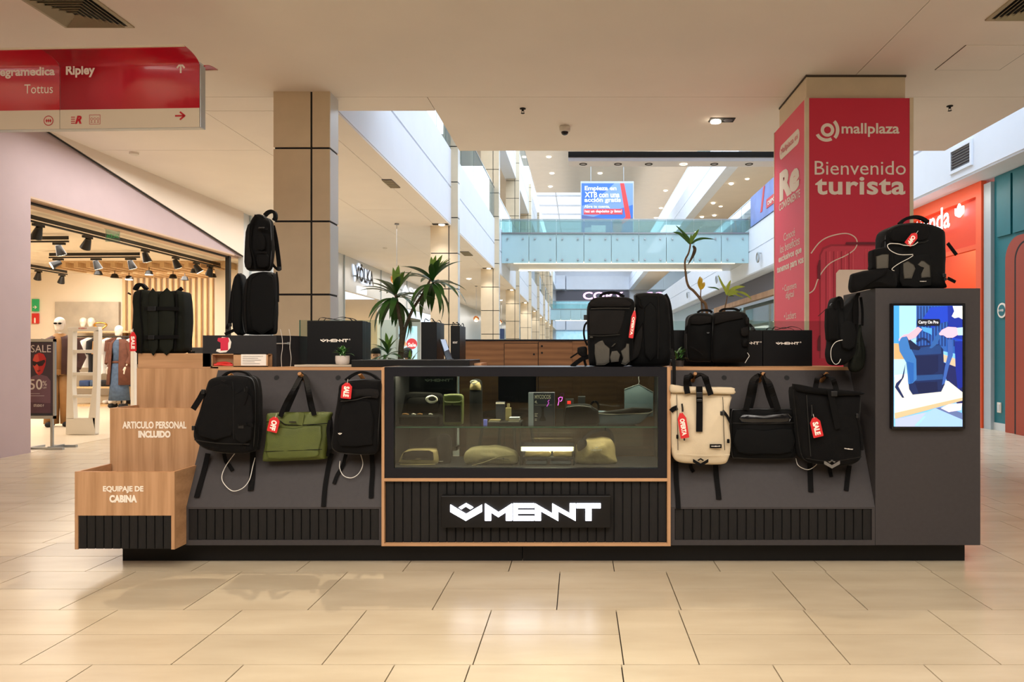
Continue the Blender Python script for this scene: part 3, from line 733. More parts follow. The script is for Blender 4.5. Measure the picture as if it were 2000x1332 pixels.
# ================================================================= SIGNS, RED PILLAR, CEILING FITTINGS
# --- pillar wrapped in red advertising boards
RX0, RX1, RY0, RY1 = 2.318, 3.325, 7.22, 8.19
q = MB(); q.box(RX0, RX1, RY0, RY1, 0, CE); rp = struct('pillar_red', 'cream square pillar wrapped in red advertising boards at right', q, 'pillar_panel', cat='pillar', center=False)
q = MB(); q.box(RX0-.008, RX1+.008, RY0-.008, RY1, CE-.02, CE); q.build('pillar_cap', 'joint_dark', rp, world=True, center=False)
bx0, bx1, by0, by1, bz = 2.278, 3.357, 7.12, 8.25, 3.80
brd = thing('advertising_wrap', 'red welcome boards wrapped round the square pillar at right', 'poster', ((bx0+bx1)/2, by0, 0))
q = MB(); q.box(bx0+.03, bx1-.03, by0, by0+.03, 0, bz); q.build('board', 'column_red', brd, world=True)
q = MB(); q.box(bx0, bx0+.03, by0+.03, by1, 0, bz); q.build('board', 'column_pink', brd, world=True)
q = MB(); q.box(bx0-.004, bx0+.034, by0-.004, by0+.03, 0, bz+.003); q.box(bx1-.034, bx1+.004, by0-.004, by0+.03, 0, bz+.003); q.box(bx0-.004, bx0+.03, by1, by1+.02, 0, bz+.003); q.build('corner_profile', 'pillar_panel', brd, world=True)
F0 = lambda px, py: (X(px, by0), by0-.001, Z(py, by0))
s_ = lambda px: px/F*by0
text('mallplaza', s_(113), s_(27), FRONT(F0(1700, 254)), 'print_white', brd, bold=.02)
text('Bienvenido', s_(178), s_(27), FRONT(F0(1680, 328)), 'print_white', brd, bold=.0)
text('turista', s_(176), s_(35), FRONT(F0(1680, 363)), 'print_white', brd, bold=.024, space=1.06)
q = MB(); c_ = F0(1616, 254)
def ring(cx, cy, r0, r1, a0=0, a1=360, n=28):
    o_ = ell(cx, cy, r1, r1, n, a0, a1); i_ = ell(cx, cy, r0, r0, n, a0, a1)
    return [(o_[k], o_[(k+1) % len(o_)], i_[(k+1) % len(i_)], i_[k]) for k in range(len(o_)-(0 if a1-a0 == 360 else 1))]
for p in ring(0, .0, .035, .068): q.flat(list(p), FRONT(c_), .001)
for p in ring(-.01, .0, .085, .118, 205, 300): q.flat(list(p), FRONT(c_), .001)
for p in ring(-.02, .0, .105, .14, -40, 45): q.flat(list(p), FRONT(c_), .001)
q.build('emblem', 'print_white', brd, world=True, fixn=False)
# printed suitcase with its white cable, and the plain white card
W_ = lambda px, py: ((px-1680)/F*by0, (700-py)/F*by0)
fn = FRONT((X(1680, by0), by0-.001, Z(700, by0)))
def pp(*a): return [W_(x, y) for x, y in a]
L_ = []
body = (168, 34, 56); hi = (226, 84, 100); dk = (116, 20, 40)
L_.append((body, pp((1600, 700), (1600, 498), (1606, 484), (1622, 477), (1770, 477), (1778, 484), (1778, 700))))
L_.append(((208, 60, 82), pp((1603, 700), (1603, 499), (1609, 487), (1624, 481), (1770, 481), (1774, 486), (1774, 700))))
for i in range(8):
    x = 1612+i*7.5; L_.append((hi if i % 2 else body, pp((x, 700), (x, 492), (x+2.2, 490), (x+2.2, 700))))
for x in (1690, 1694): L_.append((hi, pp((x, 700), (x, 486), (x+1.4, 486), (x+1.4, 700))))
L_.append((dk, pp((1650, 477), (1652, 473), (1720, 473), (1722, 477), (1716, 478), (1656, 478))))
L_.append((dk, pp((1596, 520), (1599, 508), (1602, 508), (1602, 545), (1596, 545))))
L_.append((dk, pp((1596, 665), (1599, 655), (1602, 655), (1602, 685), (1596, 685))))
L_.append(((238, 218, 200), pp((1633, 700), (1633, 536), (1640, 528), (1700, 528), (1708, 536), (1708, 700)) if 0 else pp((1632, 610), (1632, 534), (1638, 527), (1702, 527), (1708, 534), (1708, 610))))
picture('printed_suitcase', L_, fn, brd)
q = MB(); pts = [(1580, 573), (1590, 565), (1600, 540), (1620, 515), (1650, 500), (1668, 488), (1674, 474), (1668, 462), (1650, 456), (1620, 462), (1600, 474), (1584, 495)]
q.tube(cr([F0(a, b) for a, b in pts], 6), .006, 6); q.build('printed_cable', 'print_cream', brd, world=True)
# left side of the wrap
def G0(px, py):
    Y_ = bx0*F/(px-CX); return (bx0-.001, Y_, Z(py, Y_)), Y_
def sidetext(s, px0, px1, pyc, h, bold=0, m='print_white', shear=0, rot=0):
    a, Ya_ = G0(px0, pyc); b, Yb_ = G0(px1, pyc); ym = (Ya_+Yb_)/2
    zc = CH-(pyc-CY)/F*ym
    text(s, abs(Ya_-Yb_), h, WEST((bx0-.001, ym, zc)), m, brd, bold=bold)
q = MB(); (c0, y0_), (c1, y1_) = G0(1523, 290), G0(1562, 290)
ym = (y0_+y1_)/2; zz = CH-(283-CY)/F*ym; hw = (y0_-y1_)/2
pl = [(u*1.0, v) for u, v in rec(-hw+.07, hw-.07, -.08, .08)]
pl = ell(hw-.08, 0, .08, .08, 10, -90, 90)+ell(-hw+.08, 0, .08, .08, 10, 90, 270)
q.flat(pl, WEST((bx0-.001, ym, zz)), .001); q.build('badge', 'print_white', brd, world=True, fixn=False)
text('Mallplaza es', hw*1.7, .085, WEST((bx0-.003, ym, zz)), 'column_pink', brd)
sidetext('Re', 1523, 1562, 352, .33, .06)
sidetext('CONVENIENTE', 1522, 1563, 392, .085, .02)
sidetext('Conocé', 1531, 1553, 458, .085)
sidetext('los beneficios', 1524, 1562, 478, .095)
sidetext('exclusivos que', 1521, 1566, 499, .095, .03)
sidetext('tenemos para vos', 1518, 1570, 520, .095, .03)
sidetext('• Cuponera', 1529, 1556, 562, .095)
sidetext('digital', 1535, 1551, 577, .085)
sidetext('• Lockers', 1532, 1555, 616, .08)

# --- hanging directory sign with curved red faces
t = thing('directory_sign', 'hanging red directory sign with white lower band and arrows', 'sign', (-3.0, 5.63, 3.02), rz=math.radians(-2.4))
x0_, x1_ = -1.9, -.0
# profile in (y, z): straight blade flaring out to both sides at the top
def face(sg):
    p = [(sg*.03, 0)]+[(sg*.03, .49)]
    for k in range(1, 11):
        a = PI/2*k/10; p.append((sg*(.03+.2*(1-math.cos(a))), .49+.07*math.sin(a)))
    return p
def band(mb, prof, xa, xb, th=.006):
    n_ = len(prof); vs = []
    for x in (xa, xb):
        for y, z in prof: vs.append((x, y, z))
    fs = [(i, i+1, n_+i+1, n_+i) for i in range(n_-1)]; mb.add(vs, fs)
for sg, nm in ((-1, 'front'), (1, 'rear')):
    pr = face(sg)
    for a, b in ((-3.0, -1.142), (-1.136, 0.0)):
        q = MB(); band(q, [(sg*.03, .155), *[p for p in pr[1:]]], a, b); o = q.build('red_face', 'sign_red', t, smooth=True, center=False)
        so_ = o.modifiers.new('thick', 'SOLIDIFY'); so_.thickness = .006; so_.offset = 0
        q = MB(); band(q, [(sg*.03, 0.004), (sg*.03, .155)], a, b); o = q.build('white_face', 'sign_white', t, center=False)
        so_ = o.modifiers.new('thick', 'SOLIDIFY'); so_.thickness = .006; so_.offset = 0
q = MB(); q.box(-3.0, .0, -.026, .026, 0, .52); q.build('sign_core', 'pillar_side', t)
q = MB(); q.box(0, .012, -.034, .034, 0, .50); q.build('end_cap', 'steel', t, bevel=.004)
for xx in (-2.0, -2.7):
    q = MB(); q.tube([(xx, 0, .5), (xx, 0, CE-3.02)], .012, 8); q.build('hanger_rod', 'steel', t)
q = MB(); q.box(-3.0, .0, -.236, -.222, .555, .568); q.box(-3.0, 0, .222, .236, .555, .568); q.build('top_strip', 'sign_white', t)
def arrow(cx, cz, s, ang, fn_):
    ca, sa = math.cos(ang), math.sin(ang); R_ = lambda p: (cx+(p[0]*ca-p[1]*sa)*s, cz+(p[0]*sa+p[1]*ca)*s)
    out = []
    out.append([R_(p) for p in ((-.16, -1), (.16, -1), (.16, .75), (-.16, .75))])
    out.append([R_(p) for p in ((-.85, .05), (-.62, -.18), (.12, .7), (0, 1.0), (-.1, 1.0))])
    out.append([R_(p) for p in ((.85, .05), (.62, -.18), (-.12, .7), (0, 1.0), (.1, 1.0))])
    return out
SF = lambda u, v, tt: (u, -.034-tt, v)
def stext(s, px, py, wpx, hpx, m_, bold=0):
    k = 5.6/F; u = (px-397)*k; v = (248-py)*k+.005
    text(s, wpx*k, hpx*k, lambda a, b, tt: (u+a, -.034-tt, v+b), m_, t, world=False, bold=bold)
stext('Ripley', 158, 136, 59, 24, 'print_white', .035)
stext('egramedica', 50, 137, 112, 22, 'print_white', .03)
stext('Tottus', 73, 169, 58, 18, 'print_white', 0)
k = 5.6/F
q = MB()
for p in arrow((360-397)*k, (248-131)*k, .042, 0, None): q.flat(p, SF, .001)
q.build('arrow', 'print_white', t, fixn=False)
q = MB()
for p in arrow((359-397)*k, (248-226)*k+.005, .042, -PI/2, None): q.flat(p, SF, .001)
q.build('arrow', 'sign_red', t, fixn=False)
q = MB(); cx_, cz_ = (93-397)*k, (248-232)*k+.005
for p in ring(cx_, cz_, .034, .04): q.flat(list(p), SF, .001)
for dx in (-.016, 0, .016): q.flat([(cx_+dx, cz_-.016), (cx_+dx+.008, cz_), (cx_+dx, cz_+.016), (cx_+dx-.008, cz_)], SF, .001)
cx_, cz_ = (187-397)*k, (248-231)*k+.005
for a, b in (((-.045, -.038), (.045, -.035)), ((-.045, .035), (.045, .038)), ((-.045, -.038), (-.042, .038)), ((.042, -.038), (.045, .038))): q.flat(rec(cx_+a[0], cx_+b[0], cz_+a[1], cz_+b[1]), SF, .001)
for dx in (-.026, 0, .026):
    for p in ring(cx_+dx, cz_+.004, .008, .0105): q.flat(list(p), SF, .001)
    q.flat(rec(cx_+dx-.0015, cx_+dx+.0015, cz_-.022, cz_-.006), SF, .001); q.flat(rec(cx_+dx-.008, cx_+dx+.008, cz_-.024, cz_-.021), SF, .001)
cx_, cz_ = (150-397)*k, (248-231)*k+.005
for i in range(4): q.flat(rec(cx_-.045, cx_-.012, cz_-.03+i*.016, cz_-.024+i*.016), SF, .001)
put_text(q, 'R', .055, .065, lambda a, b, tt: SF(cx_+.015+a, cz_+b, tt), .001, .05, .3)
q.build('pictogram', 'sign_red', t, fixn=False)

# --- ceiling fittings
def diffuser(name_lab, x0, y0, s):
    t = thing('air_diffuser', name_lab, 'vent', (x0+s/2, y0+s/2, CE))
    q = MB(); h = s/2
    for a, b, c_, d in ((-h, h, -h, -h+.035), (-h, h, h-.035, h), (-h, -h+.035, -h+.035, h-.035), (h-.035, h, -h+.035, h-.035)): q.box(a, b, c_, d, -.012, 0)
    q.build('diffuser_frame', 'vent_grey', t)
    q = MB(); q.box(-h+.035, h-.035, -h+.035, h-.035, -.004, 0); q.build('duct_shade', 'vent_dark', t)
    for i in range(7):
        r = h-.05-i*.034; 
        if r < .03: break
        q = MB(); d = .016; z0, z1 = -.008-.003*i, -.03-.003*i
        for (ax, ay) in ((0, 1), (0, -1), (1, 0), (-1, 0)):
            if ax == 0: vs = [(-r, ay*r, z1), (r, ay*r, z1), (r-d*1.2, ay*(r-d*1.2), z0+.0), (-r+d*1.2, ay*(r-d*1.2), z0)]
            else: vs = [(ax*r, -r, z1), (ax*r, r, z1), (ax*(r-d*1.2), r-d*1.2, z0), (ax*(r-d*1.2), -r+d*1.2, z0)]
            q.add(vs, [(0, 1, 2, 3)])
        o = q.build('louvre', 'vent_grey', t, center=False); so_ = o.modifiers.new('thick', 'SOLIDIFY'); so_.thickness = .003
    return t
diffuser('square louvred air diffuser in the ceiling, top left corner', -4.46, 5.55, .6)
diffuser('square louvred air diffuser in the ceiling, top right corner', 3.45, 5.40, .62)
def flat_vent(px0, px1, py0, py1, lab):
    Y1_, Y0_ = F*2.83/(CY-py1), F*2.83/(CY-py0)
    x0 = X((px0), Y0_) ; x1 = X(px1, Y1_)
    t = thing('ceiling_grille', lab, 'vent', ((x0+x1)/2, (Y0_+Y1_)/2, CE), group=None)
    hw, hd = (x1-x0)/2, abs(Y1_-Y0_)/2
    q = MB(); q.box(-hw, hw, -hd, hd, -.008, 0); q.build('grille_back', 'dark_soffit', t)
    for i in range(8):
        y = -hd+2*hd*(i+.5)/8; q = MB(); q.box(-hw, hw, y-.012, y+.012, -.022, -.008); q.build('louvre', 'vent_grey', t)
flat_vent(745, 782, 350, 366, 'small louvred ceiling grille left of the atrium beam')
flat_vent(898, 924, 491, 499, 'second louvred ceiling grille, farther under the left gallery')
# recessed spotlight, dome camera, sprinklers, hatch
Yl = F*2.83/(CY-234)
t = thing('recessed_spotlight', 'rectangular recessed twin spotlight, one lamp lit, left of the red pillar', 'spotlight', (X(1410, Yl), Yl, CE))
q = MB(); q.box(-.15, .15, -.075, .075, -.008, 0); q.build('housing', 'vent_dark', t)
q = MB(); q.lathe([(.062, -.035), (.066, -.02), (.05, -.008)], (-.075, 0, 0), 18); q.build('lamp', 'lamp_glow', t, smooth=True)
q = MB(); q.lathe([(.05, -.012), (.055, -.008)], (.075, 0, 0), 18); q.build('lamp', 'dark_soffit', t, smooth=True)
light('recessed_beam', 'SPOT', (X(1410, Yl)-.07, Yl, CE-.06), 60, WARM, radius=.04, spot=2.0, blend=.8)
Yd = F*2.83/(CY-247)
t = thing('dome_camera', 'white dome security camera on the ceiling', 'camera', (X(1103, Yd), Yd, CE))
q = MB(); q.lathe([(.062, 0), (.07, -.01), (.068, -.06), (.055, -.07)], (0, 0, 0), 24); q.build('camera_body', 'plastic_white', t, smooth=True)
q = MB(); q.lathe([(.045, -.068), (.044, -.085), (.034, -.1), (.015, -.11), (.002, -.112)], (0, 0, 0), 20); q.build('lens_dome', 'black_gloss', t, smooth=True)
for px, py, lab in ((1021, 212, 'dark sprinkler head on the ceiling left of the dome camera'), (1855, 207, 'dark sprinkler head on the ceiling right of the red pillar')):
    Ys = F*2.83/(CY-py); t = thing('sprinkler', lab, 'sprinkler', (X(px, Ys), Ys, CE))
    q = MB(); q.lathe([(.035, 0), (.036, -.006), (.014, -.012), (.012, -.03)], (0, 0, 0), 16); q.build('escutcheon', 'vent_dark', t, smooth=True)
    q = MB(); q.tube([(-.012, 0, -.028), (-.014, 0, -.05), (0, 0, -.056)], .003, 6); q.tube([(.012, 0, -.028), (.014, 0, -.05), (0, 0, -.056)], .003, 6); q.lathe([(.022, -.058), (.022, -.055)], (0, 0, 0), 12); q.build('deflector', 'vent_dark', t)
hy0, hy1 = F*2.83/(CY-136), F*2.83/(CY-88)
hy0, hy1 = 6.5*1.0, F*2.83/(CY-136)
hy0 = F*2.83/(CY-88)
t = thing('ceiling_hatch', 'square plaster access hatch in the ceiling at upper right', 'hatch', (X(1880, hy1)+.05, (hy0+hy1)/2, CE))
xh0, xh1 = X(1827, hy1), X(1936, hy1)
q = MB(); q.box(xh0, xh1+.08, hy0, hy1, CE-.006, CE); q.build('hatch_panel', 'ceiling_white', t, world=True, bevel=.002)
q = MB(); q.box(xh0-.005, xh1+.085, hy1, hy1+.006, CE-.004, CE); q.box(xh1+.08, xh1+.086, hy0, hy1, CE-.004, CE); q.box(xh0-.006, xh0, hy0, hy1, CE-.003, CE); q.build('hatch_gap', 'joint_dark', t, world=True)
for i, (px, py, lab) in enumerate(((262, 298, 'small white smoke detector near the lavender wall'), (752, 484, 'small white smoke detector above the shop sign'))):
    Ys = F*2.83/(CY-py+ (0)); q = MB(); q.lathe([(.06, 0), (.06, -.03), (.03, -.045)], (0, 0, 0), 18); o = q.build('smoke_detector', 'plastic_white', None, smooth=True, label=lab, cat='detector'); o.location = (X(px, Ys), Ys, CE-.045)
# lighting trough just behind the ceiling edge
t = thing('lighting_trough', 'long white trough of round downlights behind the ceiling edge', 'light', (1.6, 10.25, 3.98))
q = MB(); q.box(X(1110, 10.2), 3.6, 10.15, 10.45, 3.985, 4.04); q.build('trough', 'beam_white', t, world=True)
q = MB(); q.box(X(1110, 10.2), 3.6, 10.14, 10.44, 4.04, 4.12); q.build('shadow_line', 'vent_dark', t, world=True)
for px in (1139, 1207, 1267, 1335, 1395, 1463):
    q = MB(); q.tube([(X(px, 10.3)+.05*math.cos(a), 10.3+.05*math.sin(a), 3.983) for a in [2*PI*k/18 for k in range(18)]], .008, 6, closed=True); q.build('light_ring', 'vent_dark' if px != 1335 else 'lamp_soft', t, world=True)
for k in (0, 1):
    q = MB(); xx = X(1150, 10.3)+k*3.0; q.tube([(xx, 10.3, 4.12), (xx, 10.3, 9.1 if k else 9.1)], .006, 6); q.build('suspension_wire', 'steel', t, world=True)
# big hanging banner behind the footbridge
BY = 31.0
t = thing('hanging_banner', 'blue hanging advertising banner above the turquoise footbridge', 'banner', (X(1186, BY), BY, Z(470, BY)))
q = MB(); q.box(X(1134, BY), X(1238, BY), BY, BY+.04, Z(474, BY), Z(354, BY)); q.build('panel', 'pillar_side', t, world=True)
bf = FRONT((X(1186, BY), BY-.004, Z(474, BY))); kk = BY/F
def bp(*a): return [((x-1186)*kk, (474-y)*kk) for x, y in a]
Lb = [((62, 110, 196), bp((1136, 474), (1236, 474), (1236, 358), (1136, 358))),
      ((120, 150, 210), bp((1137, 430), (1236, 400), (1236, 358), (1200, 358), (1160, 395), (1137, 402))),
      ((90, 100, 150), bp((1137, 474), (1236, 474), (1236, 425), (1200, 430), (1137, 420))),
      ((170, 170, 190), bp((1140, 474), (1185, 474), (1180, 440), (1142, 445))),
      ((222, 66, 66), bp((1211, 358), (1219, 358), (1232, 424), (1230, 428), (1204, 446), (1200, 441), (1222, 424))),
      ((206, 70, 80), bp((1140, 408), (1216, 408), (1216, 419), (1140, 419))),
      ((214, 206, 214), bp((1155, 474), (1183, 474), (1183, 440), (1155, 440))),
      ((160, 110, 100), [((1206-1186)*kk+.2*math.cos(a), (474-444)*kk+.32*math.sin(a)) for a in [2*PI*k/20 for k in range(20)]]),
      ((50, 40, 44), [((1206-1186)*kk+.21*math.cos(a), (474-437)*kk+.2*math.sin(a)) for a in [PI*k/12 for k in range(13)]]),
      ((60, 62, 90), bp((1188, 474), (1224, 474), (1220, 458), (1206, 454), (1192, 458)))]
for s, cx_, cy_, ww, hh, bd in (('Empieza en', 1173, 369, 62, 11, .03), ('XTB con una', 1176, 380.5, 68, 11, .03), ('acción gratis', 1177, 392, 71, 11, .03), ('Abre tu cuenta,', 1166, 404, 50, 7, .02), ('haz un depósito ¡y listo!', 1178, 413.5, 72, 7, .02)):
    Lb.append(((240, 244, 250), (s, (cx_-1186)*kk, (474-cy_)*kk, ww*kk, hh*kk, bd)))
picture('banner_print', Lb, bf, t, emit=.35, step=.002)
for xx in (1154, 1218):
    q = MB(); q.tube([(X(xx, BY), BY, Z(354, BY)), (X(xx, BY), BY, 12.0)], .012, 6); q.build('wire', 'steel', t, world=True)
q = MB(); q.box(AL, AR, BY-.1, BY+.1, 12.0, 12.3); q.build('cross_beam', 'beam_white', t, world=True)
# poster on the right gallery rail
t = thing('rail_poster', 'blue and red advertising film on the right gallery railing', 'poster', (AR-.02, 23.5, 5.8))
q = MB(); q.box(AR-.03, AR-.01, 21.0, 25.6, 5.78, 6.84); q.build('film', (mat('film_blue', (110, 130, 190), .5, emit=.15, var=.25, vscale=1.2), 'film_blue')[1], t, world=True)
q = MB(); q.prism([(0, .2), (.25, .2), (.6, 1.0), (.4, 1.0)], WEST((AR-.03, 24.2, 5.82)), 0, .01); q.box(AR-.045, AR-.03, 21.4, 23.4, 6.0, 6.3); q.build('red_mark', 'fire_red', t, world=True)
text('DEPÓSITO', 1.6, .16, WEST((AR-.05, 22.4, 6.15)), 'print_white', t, bold=.03)
# small spotlights dotted over the far ceilings
ORD = 'first second third fourth fifth sixth seventh eighth ninth tenth eleventh twelfth thirteenth fourteenth fifteenth'.split()
def ordn(L, v): return ORD[sorted(L).index(v)]
sp = [(1293, 305), (1353, 338), (1172, 338), (1078, 338), (1300, 372), (1323, 390), (1291, 406), (1393, 396), (1428, 358), (1075, 364), (1072, 306), (1395, 420), (1371, 423), (1281, 425)]
for i, (px, py) in enumerate(sp):
    zc = Zr if px < 1330 else 9.1
    Y_ = F*(zc-CH)/(CY-py)
    if zc == Zr and Y_ < 42: zc = 9.1; continue
    r_ = .10 if zc < 10 else .16
    q = MB(); q.lathe([(r_*.6, -.06), (r_, -.03), (r_, 0)], (0, 0, 0), 12); o = q.build('ceiling_spot', 'lamp_glow', None, label='tiny lit downlight over the atrium, %s from left' % ordn([p[0] for p in sp], px), cat='light', group='distant downlights'); o.location = (X(px, Y_), Y_, zc-.06)
for i, (px, y_) in enumerate([(1440, 11), (1450, 15), (1500, 17), (1470, 20), (1490, 24)]): pass
for yy in (14, 18, 22, 27, 32, 38, 46):
    for xx, gz in ((7.6, 9.1), (10.2, 9.1), (-4.4, 9.1), (-4.2, CE)):
        if gz == CE and yy < 22: continue
        q = MB(); q.lathe([(.06, -.03), (.09, -.01), (.09, 0)], (0, 0, 0), 12)
        o = q.build('ceiling_spot', 'lamp_glow', None, label='%s nearest lit downlight in the %s' % (ORD[(14, 18, 22, 27, 32, 38, 46).index(yy)], 'inner row of the upper right gallery' if xx == 7.6 else 'outer row of the upper right gallery' if xx > 0 else 'upper left gallery ceiling' if gz > 5 else 'ceiling under the left gallery'), cat='light', group='gallery downlights right' if xx > 0 else 'gallery downlights left'); o.location = (xx, yy, gz-.03)
# ring shaped wall lamps on the right beam
for yy in (24.2, 31.5, 40.0):
    q = MB(); q.tube([(AR-.12+.0*math.cos(a), yy+.16*math.cos(a), 4.5+.16*math.sin(a)) for a in [2*PI*k/16 for k in range(16)]], .03, 6, closed=True); q.box(AR-.12, AR, yy-.02, yy+.02, 4.62, 4.66)
    q.build('wall_lamp', 'steel', None, label='%s ring shaped wall lamp on the white beam at right' % {24.2: 'nearest', 31.5: 'middle', 40.0: 'farthest'}[yy], cat='lamp', group='ring lamps on the right beam')
# ================================================================= THE KIOSK
YF = 4.12                                    # front plane of the kiosk body
KT = 1.148                                   # counter height
PB, PT = .342, KT                            # leaning panel: bottom and top heights
def panY(z): return YF+.39*(z-PB)/(PT-PB)
XL, XV0, XV1, XR = -2.295, X(747, YF), X(1309, YF), 1.722
kz0 = .119
q = MB(); q.box(-2.72, -.34, 4.22, 6.0, 0, kz0-.001); q.box(-.335, 2.298, 4.22, 6.0, 0, kz0-.001)
kp = q.build('kiosk_plinth', 'plinth_black', None, label='black recessed plinth under the whole kiosk', cat='plinth', center=True)
def slats(parent, x0, x1, z0, z1, y, n, th=.012, mt='slat_black'):
    q = MB(); q.box(x0, x1, y+th, y+th+.01, z0, z1); q.build('slat_backing', 'slat_gap', parent, world=True)
    w_ = (x1-x0)/n; me = None
    inv = parent_world(parent).inverted()
    for i in range(n):
        if me is None:
            m_ = MB(); a = w_-.0045
            m_.add([(0, .003, 0), (.002, 0, 0), (a-.002, 0, 0), (a, .003, 0), (a, th, 0), (0, th, 0), (0, .003, z1-z0), (.002, 0, z1-z0), (a-.002, 0, z1-z0), (a, .003, z1-z0), (a, th, z1-z0), (0, th, z1-z0)],
                   [(0, 1, 7, 6), (1, 2, 8, 7), (2, 3, 9, 8), (3, 4, 10, 9), (4, 5, 11, 10), (5, 0, 6, 11), (6, 7, 8, 9, 10, 11), (5, 4, 3, 2, 1, 0)])
            me = m_.mesh('slat'); me.materials.append(M[mt])
        o = bpy.data.objects.new('slat', me); C.objects.link(o); o.parent = parent; o.location = inv @ Vector((x0+w_*i+.002, y, z0))
# --- leaning display units
def lean_unit(name, label, x0, x1, nsl, sx0, sx1):
    t = thing(name, label, 'display unit', ((x0+x1)/2, YF, kz0))
    q = MB()
    q.prism([(YF, kz0+.0), (YF+.9, kz0), (YF+.9, KT-.02), (panY(KT-.02), KT-.02), (YF, PB), (YF, PB-.012), (YF+.02, PB-.012), (YF+.02, kz0+.03), (YF, kz0+.03)], lambda u, v, tt: (tt, u, v), x0, x1)
    q.build('leaning_panel', 'kiosk_grey', t, world=True)
    for fa, fb_ in ((x0, sx0), (sx1, x1)):
        q = MB(); q.box(fa, fb_, YF, YF+.02, kz0+.03, PB-.012); q.build('skirt_frame', 'kiosk_grey', t, world=True)
    slats(t, sx0, sx1, kz0+.03, PB-.014, YF+.006, nsl)
    q = MB(); q.box(x0, x1, panY(KT)-.005, YF+.95, KT-.02, KT); q.build('top_board', 'oak_edge', t, world=True)
    return t
ul = lean_unit('display_unit', 'grey leaning display unit left of the glass case, dark slatted skirt', XL, XV0-.002, 22, X(368, YF), X(740, YF))
ur = lean_unit('display_unit', 'grey leaning display unit between glass case and screen tower', XV1+.002, XR, 22, X(1318, YF), X(1703, YF))
# round holes and wooden pegs
for u, pxs in ((ul, (541, 661)), (ur, (1414, 1536))):
    for px in pxs:
        Yh = panY(1.09); q = MB(); nrm = Vector((0, -.9, .436))
        c = Vector((X(px, Yh), Yh, Z(738, Yh))); c.y = panY(c.z)
        a = nrm.cross(Vector((1, 0, 0))).normalized()
        vs = [c+nrm*.0015+(Vector((1, 0, 0))*math.cos(k)+a*math.sin(k))*.0165 for k in [2*PI*i/20 for i in range(20)]]
        q.add(vs, [tuple(range(20))]); q.add([v+nrm*.002 for v in vs[:10]], [tuple(range(10))]); q.build('peg_hole', 'slat_gap', u, world=True, fixn=False)
PEGS = {}
for u, pxs in ((ul, (463, 597, 712)), (ur, (1353, 1483, 1604))):
    for px in pxs:
        z = 1.062; y = panY(z); x = X(px, y); nrm = Vector((0, -.9, .436))
        q = MB(); b_ = Vector((x, y-.001, z)); q.tube([b_+nrm*.0, b_+nrm*.108, b_+nrm*.112], .0125, 16, rr=[.0125, .0125, .0105]); q.build('peg', 'dowel', u, world=True, smooth=40)
        PEGS[px] = (b_, nrm)
# --- glass display case in the middle
cz0, cz1 = Z(914, YF), Z(735, YF)
gx0, gx1 = X(770, YF), X(1285, YF)
vc = thing('display_case', 'central glass display case with black frame, oak edging and slatted base', 'display case', ((XV0+XV1)/2, YF, kz0))
ob = X(752.3, YF)-X(747, YF)
zt = 1.156
q = MB(); q.box(XV0, XV0+ob, YF-.02, YF+.5, kz0, zt); q.build('oak_edging', 'oak_v', vc, world=True)
q = MB(); q.box(XV1-ob-.004, XV1, YF-.02, YF+.5, kz0, zt); q.build('oak_edging', 'oak_v', vc, world=True)
q = MB(); q.box(XV0+ob, XV1-ob-.004, YF-.02, YF+.4, Z(939, YF), Z(933, YF)); q.build('oak_edging', 'oak', vc, world=True)
q = MB(); q.box(XV0+ob, XV1-ob-.004, YF-.02, YF+.4, kz0, Z(1059.5, YF)); q.build('oak_edging', 'oak', vc, world=True)
ix0, ix1, ifz = XV0+ob, XV1-ob-.004, Z(933, YF)
q = MB()
q.box(ix0, gx0, YF-.012, YF+.03, ifz, zt); q.box(gx1, ix1, YF-.012, YF+.03, ifz, zt); q.box(gx0, gx1, YF-.012, YF+.03, ifz, cz0); q.box(gx0, gx1, YF-.012, YF+.03, cz1, zt)
q.build('case_frame', 'frame_black', vc, world=True)
CB = YF+.50                                   # back of the case
q = MB(); q.box(ix0, ix1, YF+.03, CB, zt-.02, zt); q.build('case_top', 'frame_black', vc, world=True)
q = MB(); q.box(ix0, ix1, YF+.03, CB, cz0-.03, cz0-.004); q.build('case_floor', 'kiosk_grey_dark', vc, world=True)
q = MB(); q.box(ix0, ix0+.02, YF+.03, CB, cz0, zt-.02); q.box(ix1-.02, ix1, YF+.03, CB, cz0, zt-.02); q.build('case_side', 'kiosk_grey_dark', vc, world=True)
q = MB(); q.box(gx0-.01, gx1+.01, YF+.004, YF+.009, cz0-.01, cz1+.01); q.build('front_glass', 'case_glass', vc, world=True)
q = MB(); q.box(ix0+.02, ix1-.02, CB-.006, CB, cz0, zt-.02); q.build('rear_glass', 'smoke_glass', vc, world=True)
SZ = Z(829, YF+.2)
q = MB(); q.box(ix0+.02, ix1-.02, YF+.08, CB-.02, SZ-.008, SZ); q.build('glass_shelf', 'smoke_glass', vc, world=True)
q = MB(); q.box(ix0+.02, ix1-.02, YF+.078, YF+.0815, SZ-.008, SZ); q.build('shelf_edge', 'glass_edge', vc, world=True)
q = MB(); q.box(X(1016, YF+.1), X(1016, YF+.1)+.006, YF+.08, CB-.02, cz0, SZ-.008); q.build('glass_divider', 'smoke_glass', vc, world=True)
q = MB(); q.box(ix0+.03, ix1-.03, YF+.035, YF+.05, zt-.032, zt-.022); q.build('light_strip', 'led_warm', vc, world=True)
light('case_light', 'AREA', ((ix0+ix1)/2, YF+.2, zt-.03), 14.0, (1, .86, .62), 1.6, .04)
slats(vc, ix0, ix1, Z(1059.5, YF), Z(939, YF), YF+.004, 32)
lb = MB(); lb.box(X(861, YF-.05), X(1193, YF-.05), YF-.05, YF+.0, Z(1031, YF-.05), Z(968.5, YF-.05))
